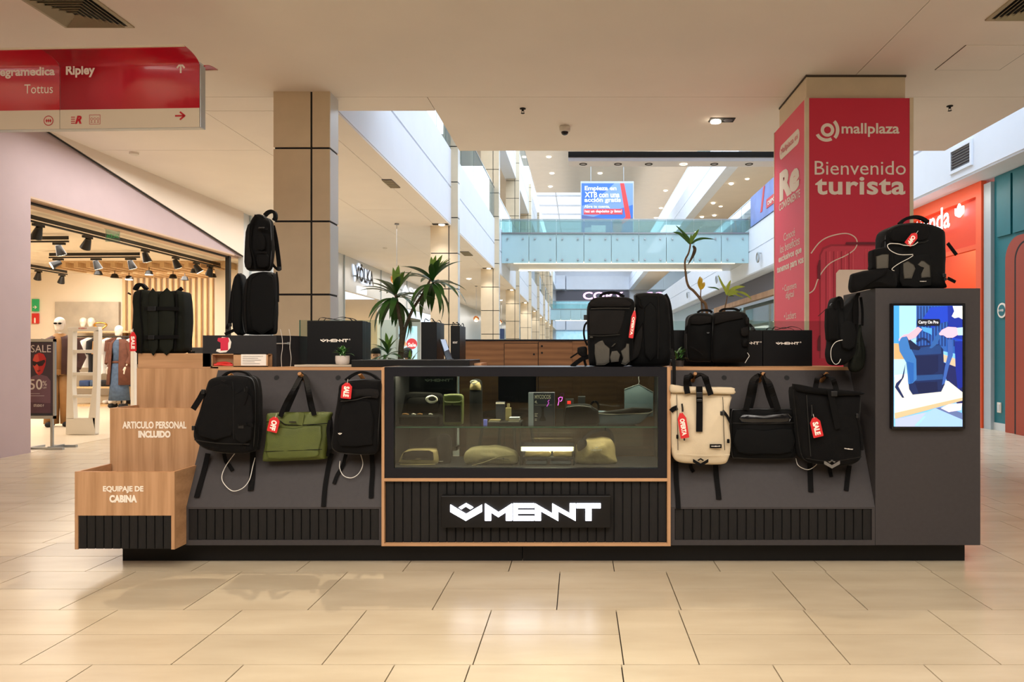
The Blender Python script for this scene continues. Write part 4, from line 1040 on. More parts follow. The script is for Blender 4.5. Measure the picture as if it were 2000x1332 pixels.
ls = lb.build('logo_sign', 'plinth_black', None, label='black box sign with glowing white brand lettering on the slatted base', cat='sign', bevel=.004)
q = MB(); k_ = (YF-.05)/F
logo(q, (1173-880)*k_, FRONT((X(1026.5, YF-.05), YF-.05, Z(999.5, YF-.05))), 0, .012)
q.build('glowing_logo', 'logo_light', ls, world=True)
# --- screen tower at the right end
tx1, tz = X(1915, YF), Z(563, YF)
tw = thing('screen_tower', 'tall grey tower with the video screen at the right end', 'display unit', ((XR+tx1)/2, YF, kz0))
q = MB(); q.box(XR+.002, tx1, YF, YF+.5, kz0, tz); q.build('tower_body', 'kiosk_grey', tw, world=True, bevel=.002)
my = YF-.035
mx0, mx1, mz0, mz1 = X(1742, my), X(1886, my), Z(838, my), Z(592, my)
mon = thing('video_screen', 'upright black video screen showing a blue backpack and the words Carry On Pro', 'screen', ((mx0+mx1)/2, YF, mz0))
q = MB(); q.box(mx0, mx1, my, YF, mz0, mz1); q.build('screen_housing', 'black_gloss', mon, world=True, bevel=.003)
sx0, sx1, sz0, sz1 = X(1745.5, my), X(1879+0, my), Z(833, my), Z(597, my)
mfn = FRONT((sx0, my-.0005, sz0)); sw, sh = sx1-sx0, sz1-sz0
def sp_(*a): return [((x-55)/683*sw, (1275-y)/1212*sh) for x, y in a]
LV = [((120, 190, 245), sp_((55, 1275), (738, 1275), (738, 63), (55, 63))),
 ((60, 150, 235), sp_((55, 440), (110, 440), (110, 63), (55, 63))),
 ((150, 205, 250), sp_((110, 430), (280, 430), (280, 63), (110, 63))),
 ((40, 90, 170), sp_((280, 460), (738, 560), (738, 63), (280, 63)))]
for i in range(13): LV.append(((18, 44, 110), sp_((290+i*30, 470), (302+i*30, 470), (302+i*30, 70), (290+i*30, 70))))
LV += [((196, 160, 110), sp_((55, 600), (170, 600), (170, 450), (55, 440))),
 ((170, 215, 240), sp_((55, 780), (200, 780), (200, 600), (55, 600))),
 ((200, 180, 150), sp_((520, 540), (738, 620), (738, 710), (520, 610))),
 ((20, 30, 90), sp_((520, 620), (738, 700), (738, 1060), (690, 1060), (560, 760))),
 ((20, 60, 190), sp_((345, 190), (420, 80), (600, 66), (738, 66), (738, 430), (640, 400), (590, 220), (520, 240), (440, 290))),
 ((10, 40, 150), sp_((590, 66), (738, 66), (738, 400), (600, 380))),
 ((215, 222, 220), sp_((640, 66), (738, 66), (738, 200), (700, 180), (660, 190), (630, 170), (655, 120))),
 ((10, 34, 140), sp_((660, 420), (738, 420), (738, 880), (690, 900), (670, 700))),
 ((222, 222, 214), sp_((60, 760), (250, 740), (600, 820), (738, 930), (738, 1010), (60, 1190), (60, 900))),
 ((196, 178, 140), sp_((60, 1140), (738, 985), (738, 1015), (64, 1200))),
 ((170, 185, 225), sp_((66, 1275), (66, 1200), (380, 1130), (260, 1275))),
 ((150, 190, 240), sp_((260, 1275), (380, 1130), (470, 1090), (738, 1200), (738, 1275))),
 ((90, 110, 160), sp_((470, 1090), (560, 1075), (738, 1140), (738, 1205))),
 ((225, 215, 230), sp_((520, 1090), (600, 1050), (735, 1040), (725, 1110), (600, 1130))),
 ((150, 200, 245), sp_((260, 1260), (350, 1170), (372, 1175), (290, 1270))),
 # backpack
 ((14, 34, 84), sp_((205, 900), (175, 620), (200, 500), (260, 470), (500, 450), (545, 500), (560, 850), (525, 925), (240, 955))),
 ((24, 60, 120), sp_((240, 500), (310, 485), (520, 455), (525, 545), (245, 560))),
 ((8, 24, 70), sp_((262, 570), (495, 560), (495, 720), (440, 750), (265, 755))),
 ((30, 70, 130), sp_((250, 765), (540, 750), (545, 800), (250, 820))),
 ((8, 22, 66), sp_((262, 835), (485, 825), (490, 920), (300, 940))),
 ((50, 110, 180), sp_((100, 440), (130, 370), (185, 360), (200, 440), (275, 600), (280, 800), (240, 840), (195, 850), (180, 640), (110, 520))),
 ((30, 90, 170), sp_((180, 620), (250, 640), (250, 820), (215, 850))),
 ((10, 24, 60), sp_((185, 380), (320, 490), (300, 510), (215, 500))),
 ((40, 90, 160), sp_((405, 490), (450, 400), (500, 320), (530, 350), (480, 450), (430, 490))),
 ((50, 90, 170), sp_((585, 400), (635, 400), (640, 560), (600, 670), (560, 680), (590, 560))),
 ((50, 90, 170), sp_((560, 680), (600, 670), (560, 840), (530, 860))),
 ((14, 34, 84), sp_((155, 690), (168, 640), (150, 780), (95, 870), (155, 985), (135, 985), (62, 880), (75, 840), (130, 790))),
 ((14, 34, 84), sp_((270, 420), (300, 390), (340, 382), (380, 395), (415, 430), (400, 440), (370, 410), (330, 400), (290, 430))),
 # hands
 ((226, 170, 190), sp_((100, 395), (150, 355), (200, 345), (290, 275), (335, 300), (270, 380), (200, 410), (180, 370), (130, 380), (100, 420))),
 ((226, 180, 205), sp_((500, 345), (530, 305), (590, 275), (670, 280), (700, 300), (700, 350), (640, 385), (580, 385), (545, 360), (510, 360))),
 ((170, 205, 225), sp_((680, 285), (738, 280), (738, 360), (690, 362))),
 ((70, 150, 220), sp_((320, 275), (430, 290), (430, 360), (400, 340), (345, 320))),
 ((10, 12, 30), sp_((282, 212), (290, 198), (505, 198), (512, 212), (512, 252), (505, 266), (290, 266), (282, 252)))]
LV.append(((246, 246, 250), ('Carry On Pro', (395-55)/683*sw, (1275-233)/1212*sh, 198/683*sw, 40/1212*sh, .02)))
picture('screen_picture', LV, mfn, mon, emit=.5, step=.00015)
# --- stepped oak luggage bins at the left end
def bin_(label, x0, x1, y0, y1, z0, z1, openz, lines, slat=False, lip=.016):
    t = thing('luggage_bin', label, 'bin', ((x0+x1)/2, y0, z0))
    th = .016
    sz_ = Z(1007, 4.0) if slat else z0
    q = MB()
    if slat:
        a0, a1 = X(152, 4.0), X(334.5, 4.0)
        q.box(x0, x1, y0, y0+th, sz_, z1); q.box(x0, a0, y0, y0+th, z0, sz_); q.box(a1, x1, y0, y0+th, z0, sz_)
    else: q.box(x0, x1, y0, y0+th, z0, z1)
    q.build('front_board', 'oak_v', t, world=True)
    q = MB(); q.box(x0, x0+th, y0+th, y1, z0, z1); q.build('side_board', 'oak', t, world=True)
    q = MB(); q.box(x1-th, x1, y0+th, y1, z0, z1); q.build('side_board', 'oak', t, world=True)
    q = MB(); q.box(x0+th, x1-th, y0+th, y1, z0+.02, openz); q.build('bottom_board', 'oak', t, world=True)
    q = MB(); q.box(x0, x1, y0, y0+th, z1, z1+.002); q.box(x1-th, x1, y0+th, y1, z1, z1+.002); q.box(x0, x0+th, y0+th, y1, z1, z1+.002); q.build('board_edge', 'oak_edge', t, world=True)
    if slat: slats(t, a0, a1, z0+.003, sz_, y0+.004, 11)
    for s, px, py, wp, hp, b_ in lines:
        k = y0/F; text(s, wp*k, hp*k, FRONT((X(px, y0), y0-.0005, Z(py, y0))), 'print_cream', t, bold=b_)
    return t
bx_0, bx_1 = -2.849, -2.297
bin_('lowest oak bin lettered EQUIPAJE DE CABINA, dark slats below', bx_0, bx_1+.012, 4.0, 4.29, .128, Z(922, 4.0), .42, [('EQUIPAJE DE', 241, 956, 79, 14, .035), ('CABINA', 241, 974, 54, 15, .06)], slat=True)
bin_('middle oak bin lettered ARTICULO PERSONAL INCLUIDO', bx_0, bx_1, 4.30, 4.55, .128, Z(797.5, 4.3), .80, [('ARTICULO PERSONAL', 302, 830, 125, 14, .035), ('INCLUIDO', 302, 848, 63, 14, .06)])
t = thing('oak_cabinet', 'plain oak end cabinet rising behind the lettered bins', 'cabinet', (-2.55, 4.56, .128))
q = MB(); q.box(bx_0, XL-.002, 4.56, 5.2, .128, Z(719.6, 4.56)); q.build('cabinet_body', 'oak_v', t, world=True, bevel=.001)
q = MB(); q.box(X(269.5, 4.62), X(411, 4.62), 4.62, 5.1, Z(719.6, 4.56), Z(690, 4.62)); q.build('cabinet_top', 'oak', t, world=True, bevel=.001)
TOPL = Z(690, 4.62)
# back of the kiosk: rear cabinets, dark interior floor, side ends
q = MB(); q.box(-2.2, 2.2, 5.07, 6.1, kz0+.0, kz0+.02); q.build('kiosk_floor', 'kiosk_grey_dark', None, label='dark floor of the staff area inside the kiosk', cat='floor', kind='structure')
RY, RZ = 6.15, 1.355
t = thing('rear_cabinet', 'long brown wooden rear cabinet of the kiosk with two doors', 'cabinet', (0, RY, 0))
q = MB(); q.box(X(897, RY), X(1583, RY), RY, RY+.4, .0, RZ-.012); q.build('cabinet_body', 'cabinet_wood', t, world=True)
q = MB(); q.box(X(897, RY)-.01, X(1583, RY)+.01, RY-.01, RY+.41, RZ-.012, RZ); q.build('top_edge', 'frame_black', t, world=True)
for px0, px1, py0, hs in ((985.5, 1050.5, 671, ((1043, 692),)), (1052, 1118, 668, ((1058.5, 676), (1058.5, 689)))):
    q = MB(); q.box(X(px0, RY), X(px1, RY), RY-.008, RY, .25, Z(py0, RY)); d_ = q.build('door', 'cabinet_wood', t, world=True, bevel=.002)
    for hx, hy in hs:
        q = MB(); q.tube([(X(hx, RY), RY-.012, Z(hy, RY)), (X(hx, RY), RY-.007, Z(hy, RY))], .009, 14); q.build('door_hole', 'slat_gap', d_, world=True)
    q = MB(); q.box(X(px0, RY)-.004, X(px0, RY), RY-.006, RY, .25, Z(py0, RY)); q.box(X(px0, RY), X(px1, RY), RY-.006, RY, Z(py0, RY), Z(py0, RY)+.004); q.build('door_gap', 'slat_gap', t, world=True)
# glass screens along the counter
for px0, px1, Yg, zg0, zg1, lab in ((585, 820, 5.0, 1.15, Z(625, 5.0), 'clear glass screen behind the large black shopping bag'), (1312, 1650, 5.05, 1.15, Z(627, 5.05), 'long clear glass screen behind the black boxes at right')):
    q = MB(); q.box(X(px0, Yg), X(px1, Yg), Yg, Yg+.008, zg0, zg1); o = q.build('glass_screen', 'clear_glass', None, label=lab, cat='glass screen')
    q = MB(); q.box(X(px0, Yg)-.001, X(px0, Yg)+.003, Yg-.001, Yg+.009, zg0, zg1); q.build('glass_edge', 'glass_edge', o, world=True)
# grey riser box on the counter with an oak pigeonhole
t = thing('riser_box', 'dark grey riser box under the stacked backpacks with a red sticker', 'box', (X(490, 4.6), 4.62, KT))
rz1 = Z(655, 4.62)
q = MB(); q.box(X(396, 4.62), X(540, 4.62), 4.62, 4.95, KT, rz1)
xa, xb = X(540, 4.62), X(586, 4.80)
q.prism([(xa, 4.62), (xb, 4.80), (xb, 4.95), (xa, 4.95)], lambda u, v, tt: (u, v, tt), KT, rz1); q.build('riser_body', 'kiosk_grey_dark', t, world=True)
q = MB(); f_ = FRONT((X(440, 4.62), 4.619, Z(672, 4.62))); k = 4.62/F
q.flat([(a*k, -b*k) for a, b in ((-18, 14), (-16, 10), (-8, 9), (-8, -4), (-12, -8), (-6, -14), (8, -12), (12, -4), (10, 8), (2, 16), (-10, 17))], f_, .0005); st = q.build('sticker', 'print_white', t, world=True, fixn=False)
q = MB(); q.flat([(a*k, -b*k) for a, b in ((-14, -12), (6, -13), (8, -6), (6, -2), (6, 12), (-9, 13), (-9, -3), (-15, -6))], f_, .001); q.build('sticker_print', 'column_red', st, world=True, fixn=False)
q = MB(); q.tube([(X(541, 4.62), 4.612, Z(671, 4.62)), (X(570, 4.72), 4.66, Z(671, 4.7))], .004, 8); q.tube([(X(569, 4.72), 4.655, Z(671, 4.7)), (X(572, 4.72), 4.67, Z(671, 4.7))], .008, 8); q.build('lock_bar', 'steel', t, world=True)
t = thing('oak_pigeonhole', 'small open oak pigeonhole with a white paper label', 'box', (X(466, 4.56), 4.55, KT))
zb_, zt_ = KT, Z(691, 4.55)
q = MB(); x0, x1 = X(413, 4.55), X(523, 4.55); xm = X(456, 4.55)
q.box(x0, x1, 4.55, 4.615, zb_, zb_+.006); q.box(x0, x1, 4.55, 4.615, zt_-.006, zt_); q.box(x0, x0+.006, 4.55, 4.615, zb_, zt_); q.box(xm, x1, 4.55, 4.556, zb_, zt_); q.box(x0, x1, 4.61, 4.618, zb_, zt_); q.build('box_boards', 'oak', t, world=True)
q = MB(); q.box(X(471, 4.55), X(520, 4.55), 4.548, 4.55, Z(714, 4.55), Z(692, 4.55)); lb_ = q.build('paper_label', 'print_white', t, world=True)
q = MB()
for i in range(5): q.box(X(474, 4.55), X(474+[40, 30, 36, 24, 34][i], 4.55), 4.5472, 4.548, Z(696+i*3.6, 4.55)-.0012, Z(696+i*3.6, 4.55)+.0012)
q.build('label_lines', 'metal_grey', lb_, world=True)
q = MB(); q.tube(cr([(X(420, 4.57), 4.56, KT+.012), (X(432, 4.57), 4.565, KT+.016), (X(445, 4.57), 4.56, KT+.01), (X(455, 4.57), 4.57, KT+.012)], 4), .009, 8); q.tube(cr([(X(422, 4.57), 4.585, KT+.02), (X(436, 4.57), 4.585, KT+.026), (X(450, 4.57), 4.58, KT+.018)], 4), .009, 8)
q.build('red_cutter', 'fire_red', None, label='red hand tool lying in the oak pigeonhole', cat='tool', smooth=True)
# counter slabs behind the case and black tray
q = MB(); q.box(X(577, 4.55), X(690, 4.55), 4.53, 4.95, KT+.001, KT+.014); q.build('counter_slab', 'concrete', None, label='thin grey slab on the counter under the potted plant', cat='slab', bevel=.002)
q = MB(); q.box(X(686, 4.5), X(917, 4.5), 4.5, 4.98, KT+.001, Z(703, 4.5)); q.build('black_tray', 'plinth_black', None, label='long flat black tray on the counter behind the case', cat='tray', bevel=.003)
q = MB(); q.box(X(917, 4.8), X(944, 4.8), 4.7, 5.0, KT-.02, Z(709, 4.8)); q.build('counter_board', 'oak', None, label='small oak board at the end of the black tray', cat='board')
q = MB(); q.box(XV0, XV0+.75, CB+.032, 4.99, KT-.03, KT); q.build('oak_counter', 'oak_edge', None, label='oak counter top behind the left of the glass case', cat='counter')
# ================================================================= BAGS
def crop(x0, y0, s): return lambda *pts: [(x0+x/s, y0+y/s) for x, y in pts]
c4, r1, c2, cs, c8, ct, ctt = crop(360, 560, 3.026), crop(1290, 690, 3.17), crop(0, 380, 2.562), crop(420, 400, 4.16), crop(1100, 560, 7.4), crop(1100, 540, 3.226), crop(1640, 410, 7.4)
def PP(px, py, off=.02):
    Y = 4.3
    for _ in range(12): Y = panY(Z(py, Y))-off
    return P(px, py, Y)
class Bag:
    """a bag whose front outline is measured on its front plane Y"""
    def __init__(s, name, label, Y, outl, d, r=.03, m='black_fabric', front=.02, back=.0, wr=.006, seed=1, smoothn=3, group=None, cat='backpack', zoff=0, part='body'):
        s.Y = Y; s.d = d; s.m = m
        pts = [(X(a, Y), Z(b, Y)) for a, b in outl]
        xc = sum(p[0] for p in pts)/len(pts); zb = min(p[1] for p in pts)
        s.t = thing(name, label, cat, (xc, Y+d/2, zb), group=group)
        o = cr([(a-xc, 0, b-zb) for a, b in pts], smoothn, closed=True)
        s.o = [(v.x, v.z) for v in o]
        q = MB(); q.pillow(s.o, d, r, front, back, wr=wr, seed=seed); q.build(part, m, s.t, smooth=True, center=False)
        s.r = r
    def piping(s, y=None, k=.985, r=.0035, m='zip_dark', name='zip'):
        cx = sum(p[0] for p in s.o)/len(s.o); cz = sum(p[1] for p in s.o)/len(s.o)
        y = -s.d/2+s.r*.75 if y is None else y
        q = MB(); q.tube([(cx+(a-cx)*k, y, cz+(b-cz)*k) for a, b in s.o], r, 5, closed=True); q.build(name, m, s.t, smooth=True, center=False)
    def panel(s, outl, th=.02, m=None, off=.0, r=.008, name='front_pocket', front=.006, smoothn=2, wr=.003, lab=None, seed=3):
        Yc = s.Y+off; pts = [P(a, b, Yc) for a, b in outl]; o = [(p.x, p.z) for p in cr([(p.x, 0, p.z) for p in pts], smoothn, closed=True)]
        q = MB(); q.pillow(o, th, r, front, 0, c=(0, Yc, 0), wr=wr, seed=seed, rings=(.85, .5)); return q.build(name, m or s.m, s.t, smooth=True, world=True, label=lab)
    def seam(s, pts, off=-.012, r=.003, m='zip_dark', name='zip'):
        q = MB(); q.tube(cr([P(a, b, s.Y+off) for a, b in pts], 4), r, 5); return q.build(name, m, s.t, smooth=True, world=True)
    def web(s, pts, wpx, off=-.02, th=.004, m='black_webbing', name='strap', side=(1, 0, 0), dy=None, n=5):
        k = s.Y/F; ps = [P(a, b, s.Y+(off if dy is None else off+dy[i])) for i, (a, b) in enumerate(pts)]
        q = MB(); q.ribbon(cr(ps, n), wpx*k, th, side); return q.build(name, m, s.t, world=True)
    def tail(s, pts, wpx, off=.012, m='black_webbing', name='strap_tail', th=.004):
        ps = cr([PP(a, b, off+(.03 if i == 0 else 0)) for i, (a, b) in enumerate(pts)], 5)
        q = MB(); q.ribbon(ps, wpx*.0030, th, (1, 0, 0)); return q.build(name, m, s.t, world=True)
    def handle(s, pts, rpx=3, off=None, m='black_webbing', name='carry_handle'):
        off = s.d*.4 if off is None else off
        q = MB(); q.ribbon(cr([P(a, b, s.Y+off) for a, b in pts], 6), .028, rpx*s.Y/F*2, (0, 1, 0)); return q.build(name, m, s.t, world=True, smooth=40)
    def buckle(s, px, py, w=9, h=7, off=-.025, m='black_plastic', name='buckle'):
        p = P(px, py, s.Y+off); k = s.Y/F
        q = MB(); q.box(p.x-w*k/2, p.x+w*k/2, p.y-.006, p.y+.006, p.z-h*k/2, p.z+h*k/2); return q.build(name, m, s.t, world=True, bevel=.003)
    def mark(s, px, py, wpx, off=-.03, m='print_white', mark=True, word=False, ang=0, name='brand_mark', **k):
        p = P(px, py, s.Y+off); q = MB(); logo(q, wpx*s.Y/F, rotfn(FRONT(p), ang), 0, .001, mark=mark, word=word, **k); return q.build(name, m, s.t, world=True)
def cable(label, pts, r=.0022):
    q = MB(); q.tube(cr(pts, 6), r, 6); return q.build('security_cable', 'cable_white', None, smooth=True, label=label, cat='cable')
def price_tag(label, word, px, py, Lp, Wp, ang, Y, narrow=1.0):
    k = Y/F; L, W = Lp*k, Wp*k; c = P(px, py, Y)
    fn = rotfn(FRONT(c), math.radians(ang))
    t = thing('price_tag', label, 'tag', c)
    poly = [(-W/2, -L/2+.003), (-W/2+.003, -L/2), (W/2-.003, -L/2), (W/2, -L/2+.003), (W/2, L/2-.22*L), (W*.16, L/2), (-W*.16, L/2), (-W/2, L/2-.22*L)]
    q = MB(); q.prism(poly, fn, -.001, .0008); q.build('tag_card', 'red_tag', t, world=True)
    q = MB(); fr = lambda u, v, tt: fn(v, -u, tt)
    q2 = MB(); put_text(q2, word, L*.66, W*.56, lambda u, v, tt: fn(v, -u-L*.06, tt), .0014, .05); q2.build('lettering', 'print_white', t, world=True, fixn=False)
    q = MB(); q.tube([fn(0, L/2-.004, .001), fn(0, L/2+.02, -.004)], .0012, 5); q.build('tag_string', 'cable_white', t, world=True)
    return t
def peg_loop(b, pxp, left, right, wpx, top_px=None, off=-.02, name='carry_strap', m='black_webbing'):
    """webbing from the bag's top edge up over the peg and down again"""
    base, nrm = PEGS[pxp]; top = base+nrm*.05+Vector((0, 0, .018))
    k = b.Y/F
    a = [P(x, y, b.Y+off) for x, y in left]; c = [P(x, y, b.Y+off) for x, y in right]
    dx = wpx*k*.5
    pts = a+[top+Vector((-.012, 0, -.006)), top, top+Vector((.012, 0, -.006))]+c
    q = MB(); q.ribbon(cr(pts, 5), wpx*k, .004, (.25, 1, 0) if False else (1, .0, 0)); 
    return q
def strap_over_peg(b, pxp, left, right, wpx, off=-.012, along=.05, name='carry_strap', m='black_webbing'):
    base, nrm = PEGS[pxp]; top = base+nrm*along+Vector((0, 0, .016)); k = b.Y/F; W2 = wpx*k/2
    L_ = [P(x, y, b.Y+off) for x, y in left]; R_ = [P(x, y, b.Y+off) for x, y in right]
    ctr = cr(L_+[top+Vector((-.010, 0, -.004)), top+Vector((.010, 0, -.004))]+R_, 6)
    q = MB(); n_ = len(ctr); vs = []
    for i, p in enumerate(ctr):
        u = i/(n_-1); m_ = max(0, 1-abs(u-.5)*4.2)            # webbing turns edge-on over the peg
        a = ctr[max(i-1, 0)]; c = ctr[min(i+1, n_-1)]; tg = (c-a).normalized()
        s1 = Vector((1, 0, 0)); s1 = (s1-tg*s1.dot(tg)); s2 = Vector((0, 1, 0)); s2 = (s2-tg*s2.dot(tg)).normalized()
        s1 = s1.normalized() if s1.length > .2 else s2
        sd = (s1*(1-m_)+s2*m_*(1 if s1.x >= 0 else -1)).normalized(); nn = tg.cross(sd)
        vs += [p+sd*W2+nn*.002, p-sd*W2+nn*.002, p-sd*W2-nn*.002, p+sd*W2-nn*.002]
    fs = [(0, 1, 2, 3), tuple((n_-1)*4+j for j in (3, 2, 1, 0))]
    for i in range(n_-1):
        for j in range(4): fs.append((i*4+j, (i+1)*4+j, (i+1)*4+(j+1) % 4, i*4+(j+1) % 4))
    q.add(vs, fs); return q.build(name, m, b.t, world=True)

# 1 large black backpack, far left peg
b = Bag('hanging_backpack', 'bulky black backpack hanging on the leftmost peg, two straps dangling', 4.06, c4((118,590),(135,552),(180,534),(250,526),(330,524),(385,540),(405,590),(408,700),(405,850),(396,950),(375,985),(230,990),(120,968),(62,930),(40,890),(48,820),(75,740),(98,660)), .15, .04, front=.03, wr=.008, seed=2)
b.piping(); b.piping(y=.0, k=.99)
b.seam(c4((286,560),(290,700),(292,900)), off=-.024, r=.002); b.seam(c4((60,905),(200,925),(385,930)), off=-.018, r=.003)
b.panel(c4((150,600),(280,590),(280,880),(90,880),(100,740)), .012, off=-.02, name='front_pocket')
b.panel(c4((300,640),(395,650),(395,900),(300,900)), .012, off=-.018, name='side_pocket')
for (x, y, w, h) in ((480, 760, 6, 9), (471, 832, 11, 9), (397, 765, 7, 9), (378, 836, 6, 9)): b.buckle(x, y, w, h)
b.web(c4((112,622),(92,660),(52,724)), 11, off=-.01, name='side_strap'); b.web(c4((360,590),(368,640),(350,700)), 4, off=-.03); b.web(c4((320,815),(390,812),(400,830)), 5, off=-.032)
b.handle(c4((230,530),(262,508),(320,500),(372,512),(396,540)), 2)
b.mark(437, 743, 11, off=-.028, m='charcoal_fabric')
b.tail(c4((140,985),(118,1080),(90,1180),(72,1246)), 10); b.tail(c4((405,975),(404,1060),(398,1140),(392,1205)), 11); b.tail(c4((235,985),(245,1030),(268,1060),(285,1088)), 7)
cable('white security cable looping under the bulky leftmost backpack', [PP(x, y, .03) for x, y in c4((298,985),(245,1060),(222,1120),(235,1165),(285,1207),(345,1190),(385,1140),(405,1060),(418,1010))])
# 2 olive tote
b = Bag('tote_bag', 'olive green tote bag hanging from a wooden peg', 4.14, c4((478,762),(505,750),(600,746),(720,745),(830,745),(858,752),(850,790),(838,900),(822,1005),(806,1024),(650,1031),(480,1036),(456,1022),(464,950),(478,850)), .09, .025, m='olive_green', front=.015, wr=.006, seed=5, cat='tote bag')
b.panel(c4((500,835),(650,838),(808,822),(796,960),(780,1005),(640,1012),(492,1012),(488,930)), .01, off=-.012, wr=.004)
b.seam(c4((485,800),(560,792),(600,815),(700,818),(845,808)), off=-.014, r=.003, m='olive_dark'); b.seam(c4((620,800),(660,800)), off=-.024, r=.004)
b.web(c4((695,745),(690,780),(684,818)), 10, off=-.016, m='olive_green', name='tab')
b.seam(c4((470,975),(640,968),(815,962)), off=-.02, r=.002, m='olive_dark')
strap_over_peg(b, 597, c4((566,768),(600,690),(650,600)), c4((735,610),(752,690),(768,760)), 9, along=.05)
strap_over_peg(b, 597, c4((600,750),(625,690),(665,600)), c4((728,610),(742,690),(757,750)), 9, off=.07, along=.03)
b.web(c4((846,748),(858,800),(856,900),(838,1000)), 12, off=.05, name='side_strap', m='black_webbing')
price_tag('red OFF tag hanging on the olive green tote', 'OFF', 534.5, 829, 30, 20, -14, 4.09)
# 3 slim black backpack
b = Bag('hanging_backpack', 'slim black backpack hanging beside the glass case', 4.07, c4((905,620),(912,580),(955,556),(1040,548),(1110,550),(1152,560),(1158,620),(1150,720),(1142,850),(1132,960),(1105,995),(960,992),(880,975),(862,930),(874,850),(884,760),(896,690)), .13, .03, m='black_fabric', front=.02, seed=8)
b.piping(); b.panel(c4((918,610),(1030,604),(1145,606),(1140,660),(1060,650),(960,668),(918,668)), .012, off=-.014, m='charcoal_fabric', name='top_pocket')
b.panel(c4((930,700),(1100,680),(1110,900),(1100,935),(920,940),(915,860)), .012, off=-.014)
b.seam(c4((925,676),(1010,668),(1060,654),(1105,650)), off=-.03, r=.003, m='black_gloss')
b.handle(c4((955,552),(1000,520),(1050,505),(1110,520),(1150,552)), 2.5)
b.mark(664, 847, 7, off=-.032); b.web(c4((862,790),(850,850),(862,960)), 7, off=.03, name='side_strap')
b.tail(c4((870,985),(852,1060),(832,1180),(822,1300)), 9); b.tail(c4((1108,985),(1112,1090),(1106,1180),(1104,1248)), 9); b.tail(c4((955,990),(935,1060),(905,1110),(884,1165)), 7)
cable('white security cable looping under the slim backpack', [PP(x, y, .03) for x, y in c4((1042,990),(1055,1050),(1030,1105),(985,1130),(940,1115),(918,1070),(920,1030))])
price_tag('red SALE tag hanging on the slim black backpack', 'SALE', 676.8, 763, 31, 20, -6, 4.02)
# 4 cream roll-top
b = Bag('rolltop_backpack', 'cream roll top backpack with black straps and red tag', 4.08, r1((72,240),(250,246),(434,252),(433,330),(434,450),(441,530),(440,610),(425,665),(400,690),(320,695),(200,688),(125,680),(88,655),(72,600),(66,520),(68,400)), .15, .035, m='cream_fabric', front=.02, wr=.005, seed=11)
b.panel(r1((58,206),(72,192),(120,203),(280,208),(440,211),(454,226),(450,252),(300,250),(150,244),(64,242)), .075, off=.015, m='cream_fabric', r=.02, name='rolled_top', front=.004)
b.seam(r1((95,620),(250,632),(430,628)), off=-.022, r=.002, m='cream_fabric'); b.seam(r1((385,270),(388,330),(392,470),(398,600)), off=-.015, r=.0022, m='grey_fabric'); b.seam(r1((100,255),(104,400),(108,600)), off=-.01, r=.002, m='grey_fabric')
b.web(r1((240,205),(242,330),(240,486)), 12.5, off=-.035, name='closing_strap'); b.buckle(1366, 771, 12, 10, off=-.043); b.buckle(1366, 782, 10, 5, off=-.043)
strap_over_peg(b, 1353, r1((168,250),(160,200),(165,140)), r1((272,140),(290,190),(312,258)), 11, off=-.03, along=.055)
strap_over_peg(b, 1353, r1((182,215),(172,175),(178,140)), r1((262,135),(280,170),(296,215)), 10, off=.05, along=.03)
b.seam(r1((132,312),(136,340),(137,362)), off=-.03, r=.006, m='black_plastic', name='carabiner'); b.seam(r1((146,525),(148,540)), off=-.03, r=.005, m='black_plastic', name='zip_pull')
b.buckle(1411, 807, 9, 8, off=-.01); b.web(r1((385,355),(410,385),(438,440)), 5, off=-.012, name='side_strap'); b.web(r1((105,335),(80,345),(64,360)), 9, off=-.005, name='side_strap'); b.buckle(1422.5, 861.5, 5, 8, off=-.02, m='black_webbing', name='side_tab'); b.buckle(1323, 853, 4, 8, off=-.02, m='black_webbing', name='side_tab')
q = MB(); p = P(1398, 871.5, b.Y-.03); k = b.Y/F; q.box(p.x-11.5*k, p.x+11.5*k, p.y-.001, p.y+.006, p.z-3.8*k, p.z+3.8*k); o = q.build('brand_patch', 'black_webbing', b.t, world=True)
b.mark(1398, 871.5, 18, off=-.0325, word=True)
b.mark(1368.5, 903, 30, off=-.018, m='black_webbing', name='emblem')
b.tail(r1((95,670),(98,780),(106,880),(110,962)), 9.5); b.tail(r1((340,685),(348,780),(358,860),(362,905)), 10); b.tail(r1((185,690),(192,715),(205,735)), 7)
price_tag('long red OFERTA tag on the cream roll top backpack', 'OFERTA', 1334, 831, 50, 17, 9, 4.02)
# 5 black tote
b = Bag('tote_bag', 'black tote bag with long handles on the middle right peg', 4.14, r1((442,362),(470,350),(560,346),(700,345),(815,346),(838,356),(842,450),(840,600),(826,652),(640,656),(480,652),(446,638),(438,500)), .10, .025, m='black_fabric_b', front=.015, seed=15, cat='tote bag')
b.panel(r1((505,378),(640,384),(790,372),(800,425),(650,432),(500,428)), .008, off=-.014, m='black_gloss', name='top_band'); b.seam(r1((450,432),(640,436),(835,430)), off=-.018, r=.002); b.piping()
b.panel(r1((470,470),(640,478),(815,470),(812,610),(640,622),(475,612)), .01, off=-.012)
strap_over_peg(b, 1483, r1((530,350),(548,270),(572,170)), r1((668,175),(700,265),(728,350)), 12, off=-.02, along=.06)
strap_over_peg(b, 1483, r1((555,345),(575,260),(590,180)), r1((645,175),(670,265),(700,345)), 10, off=.07, along=.03)
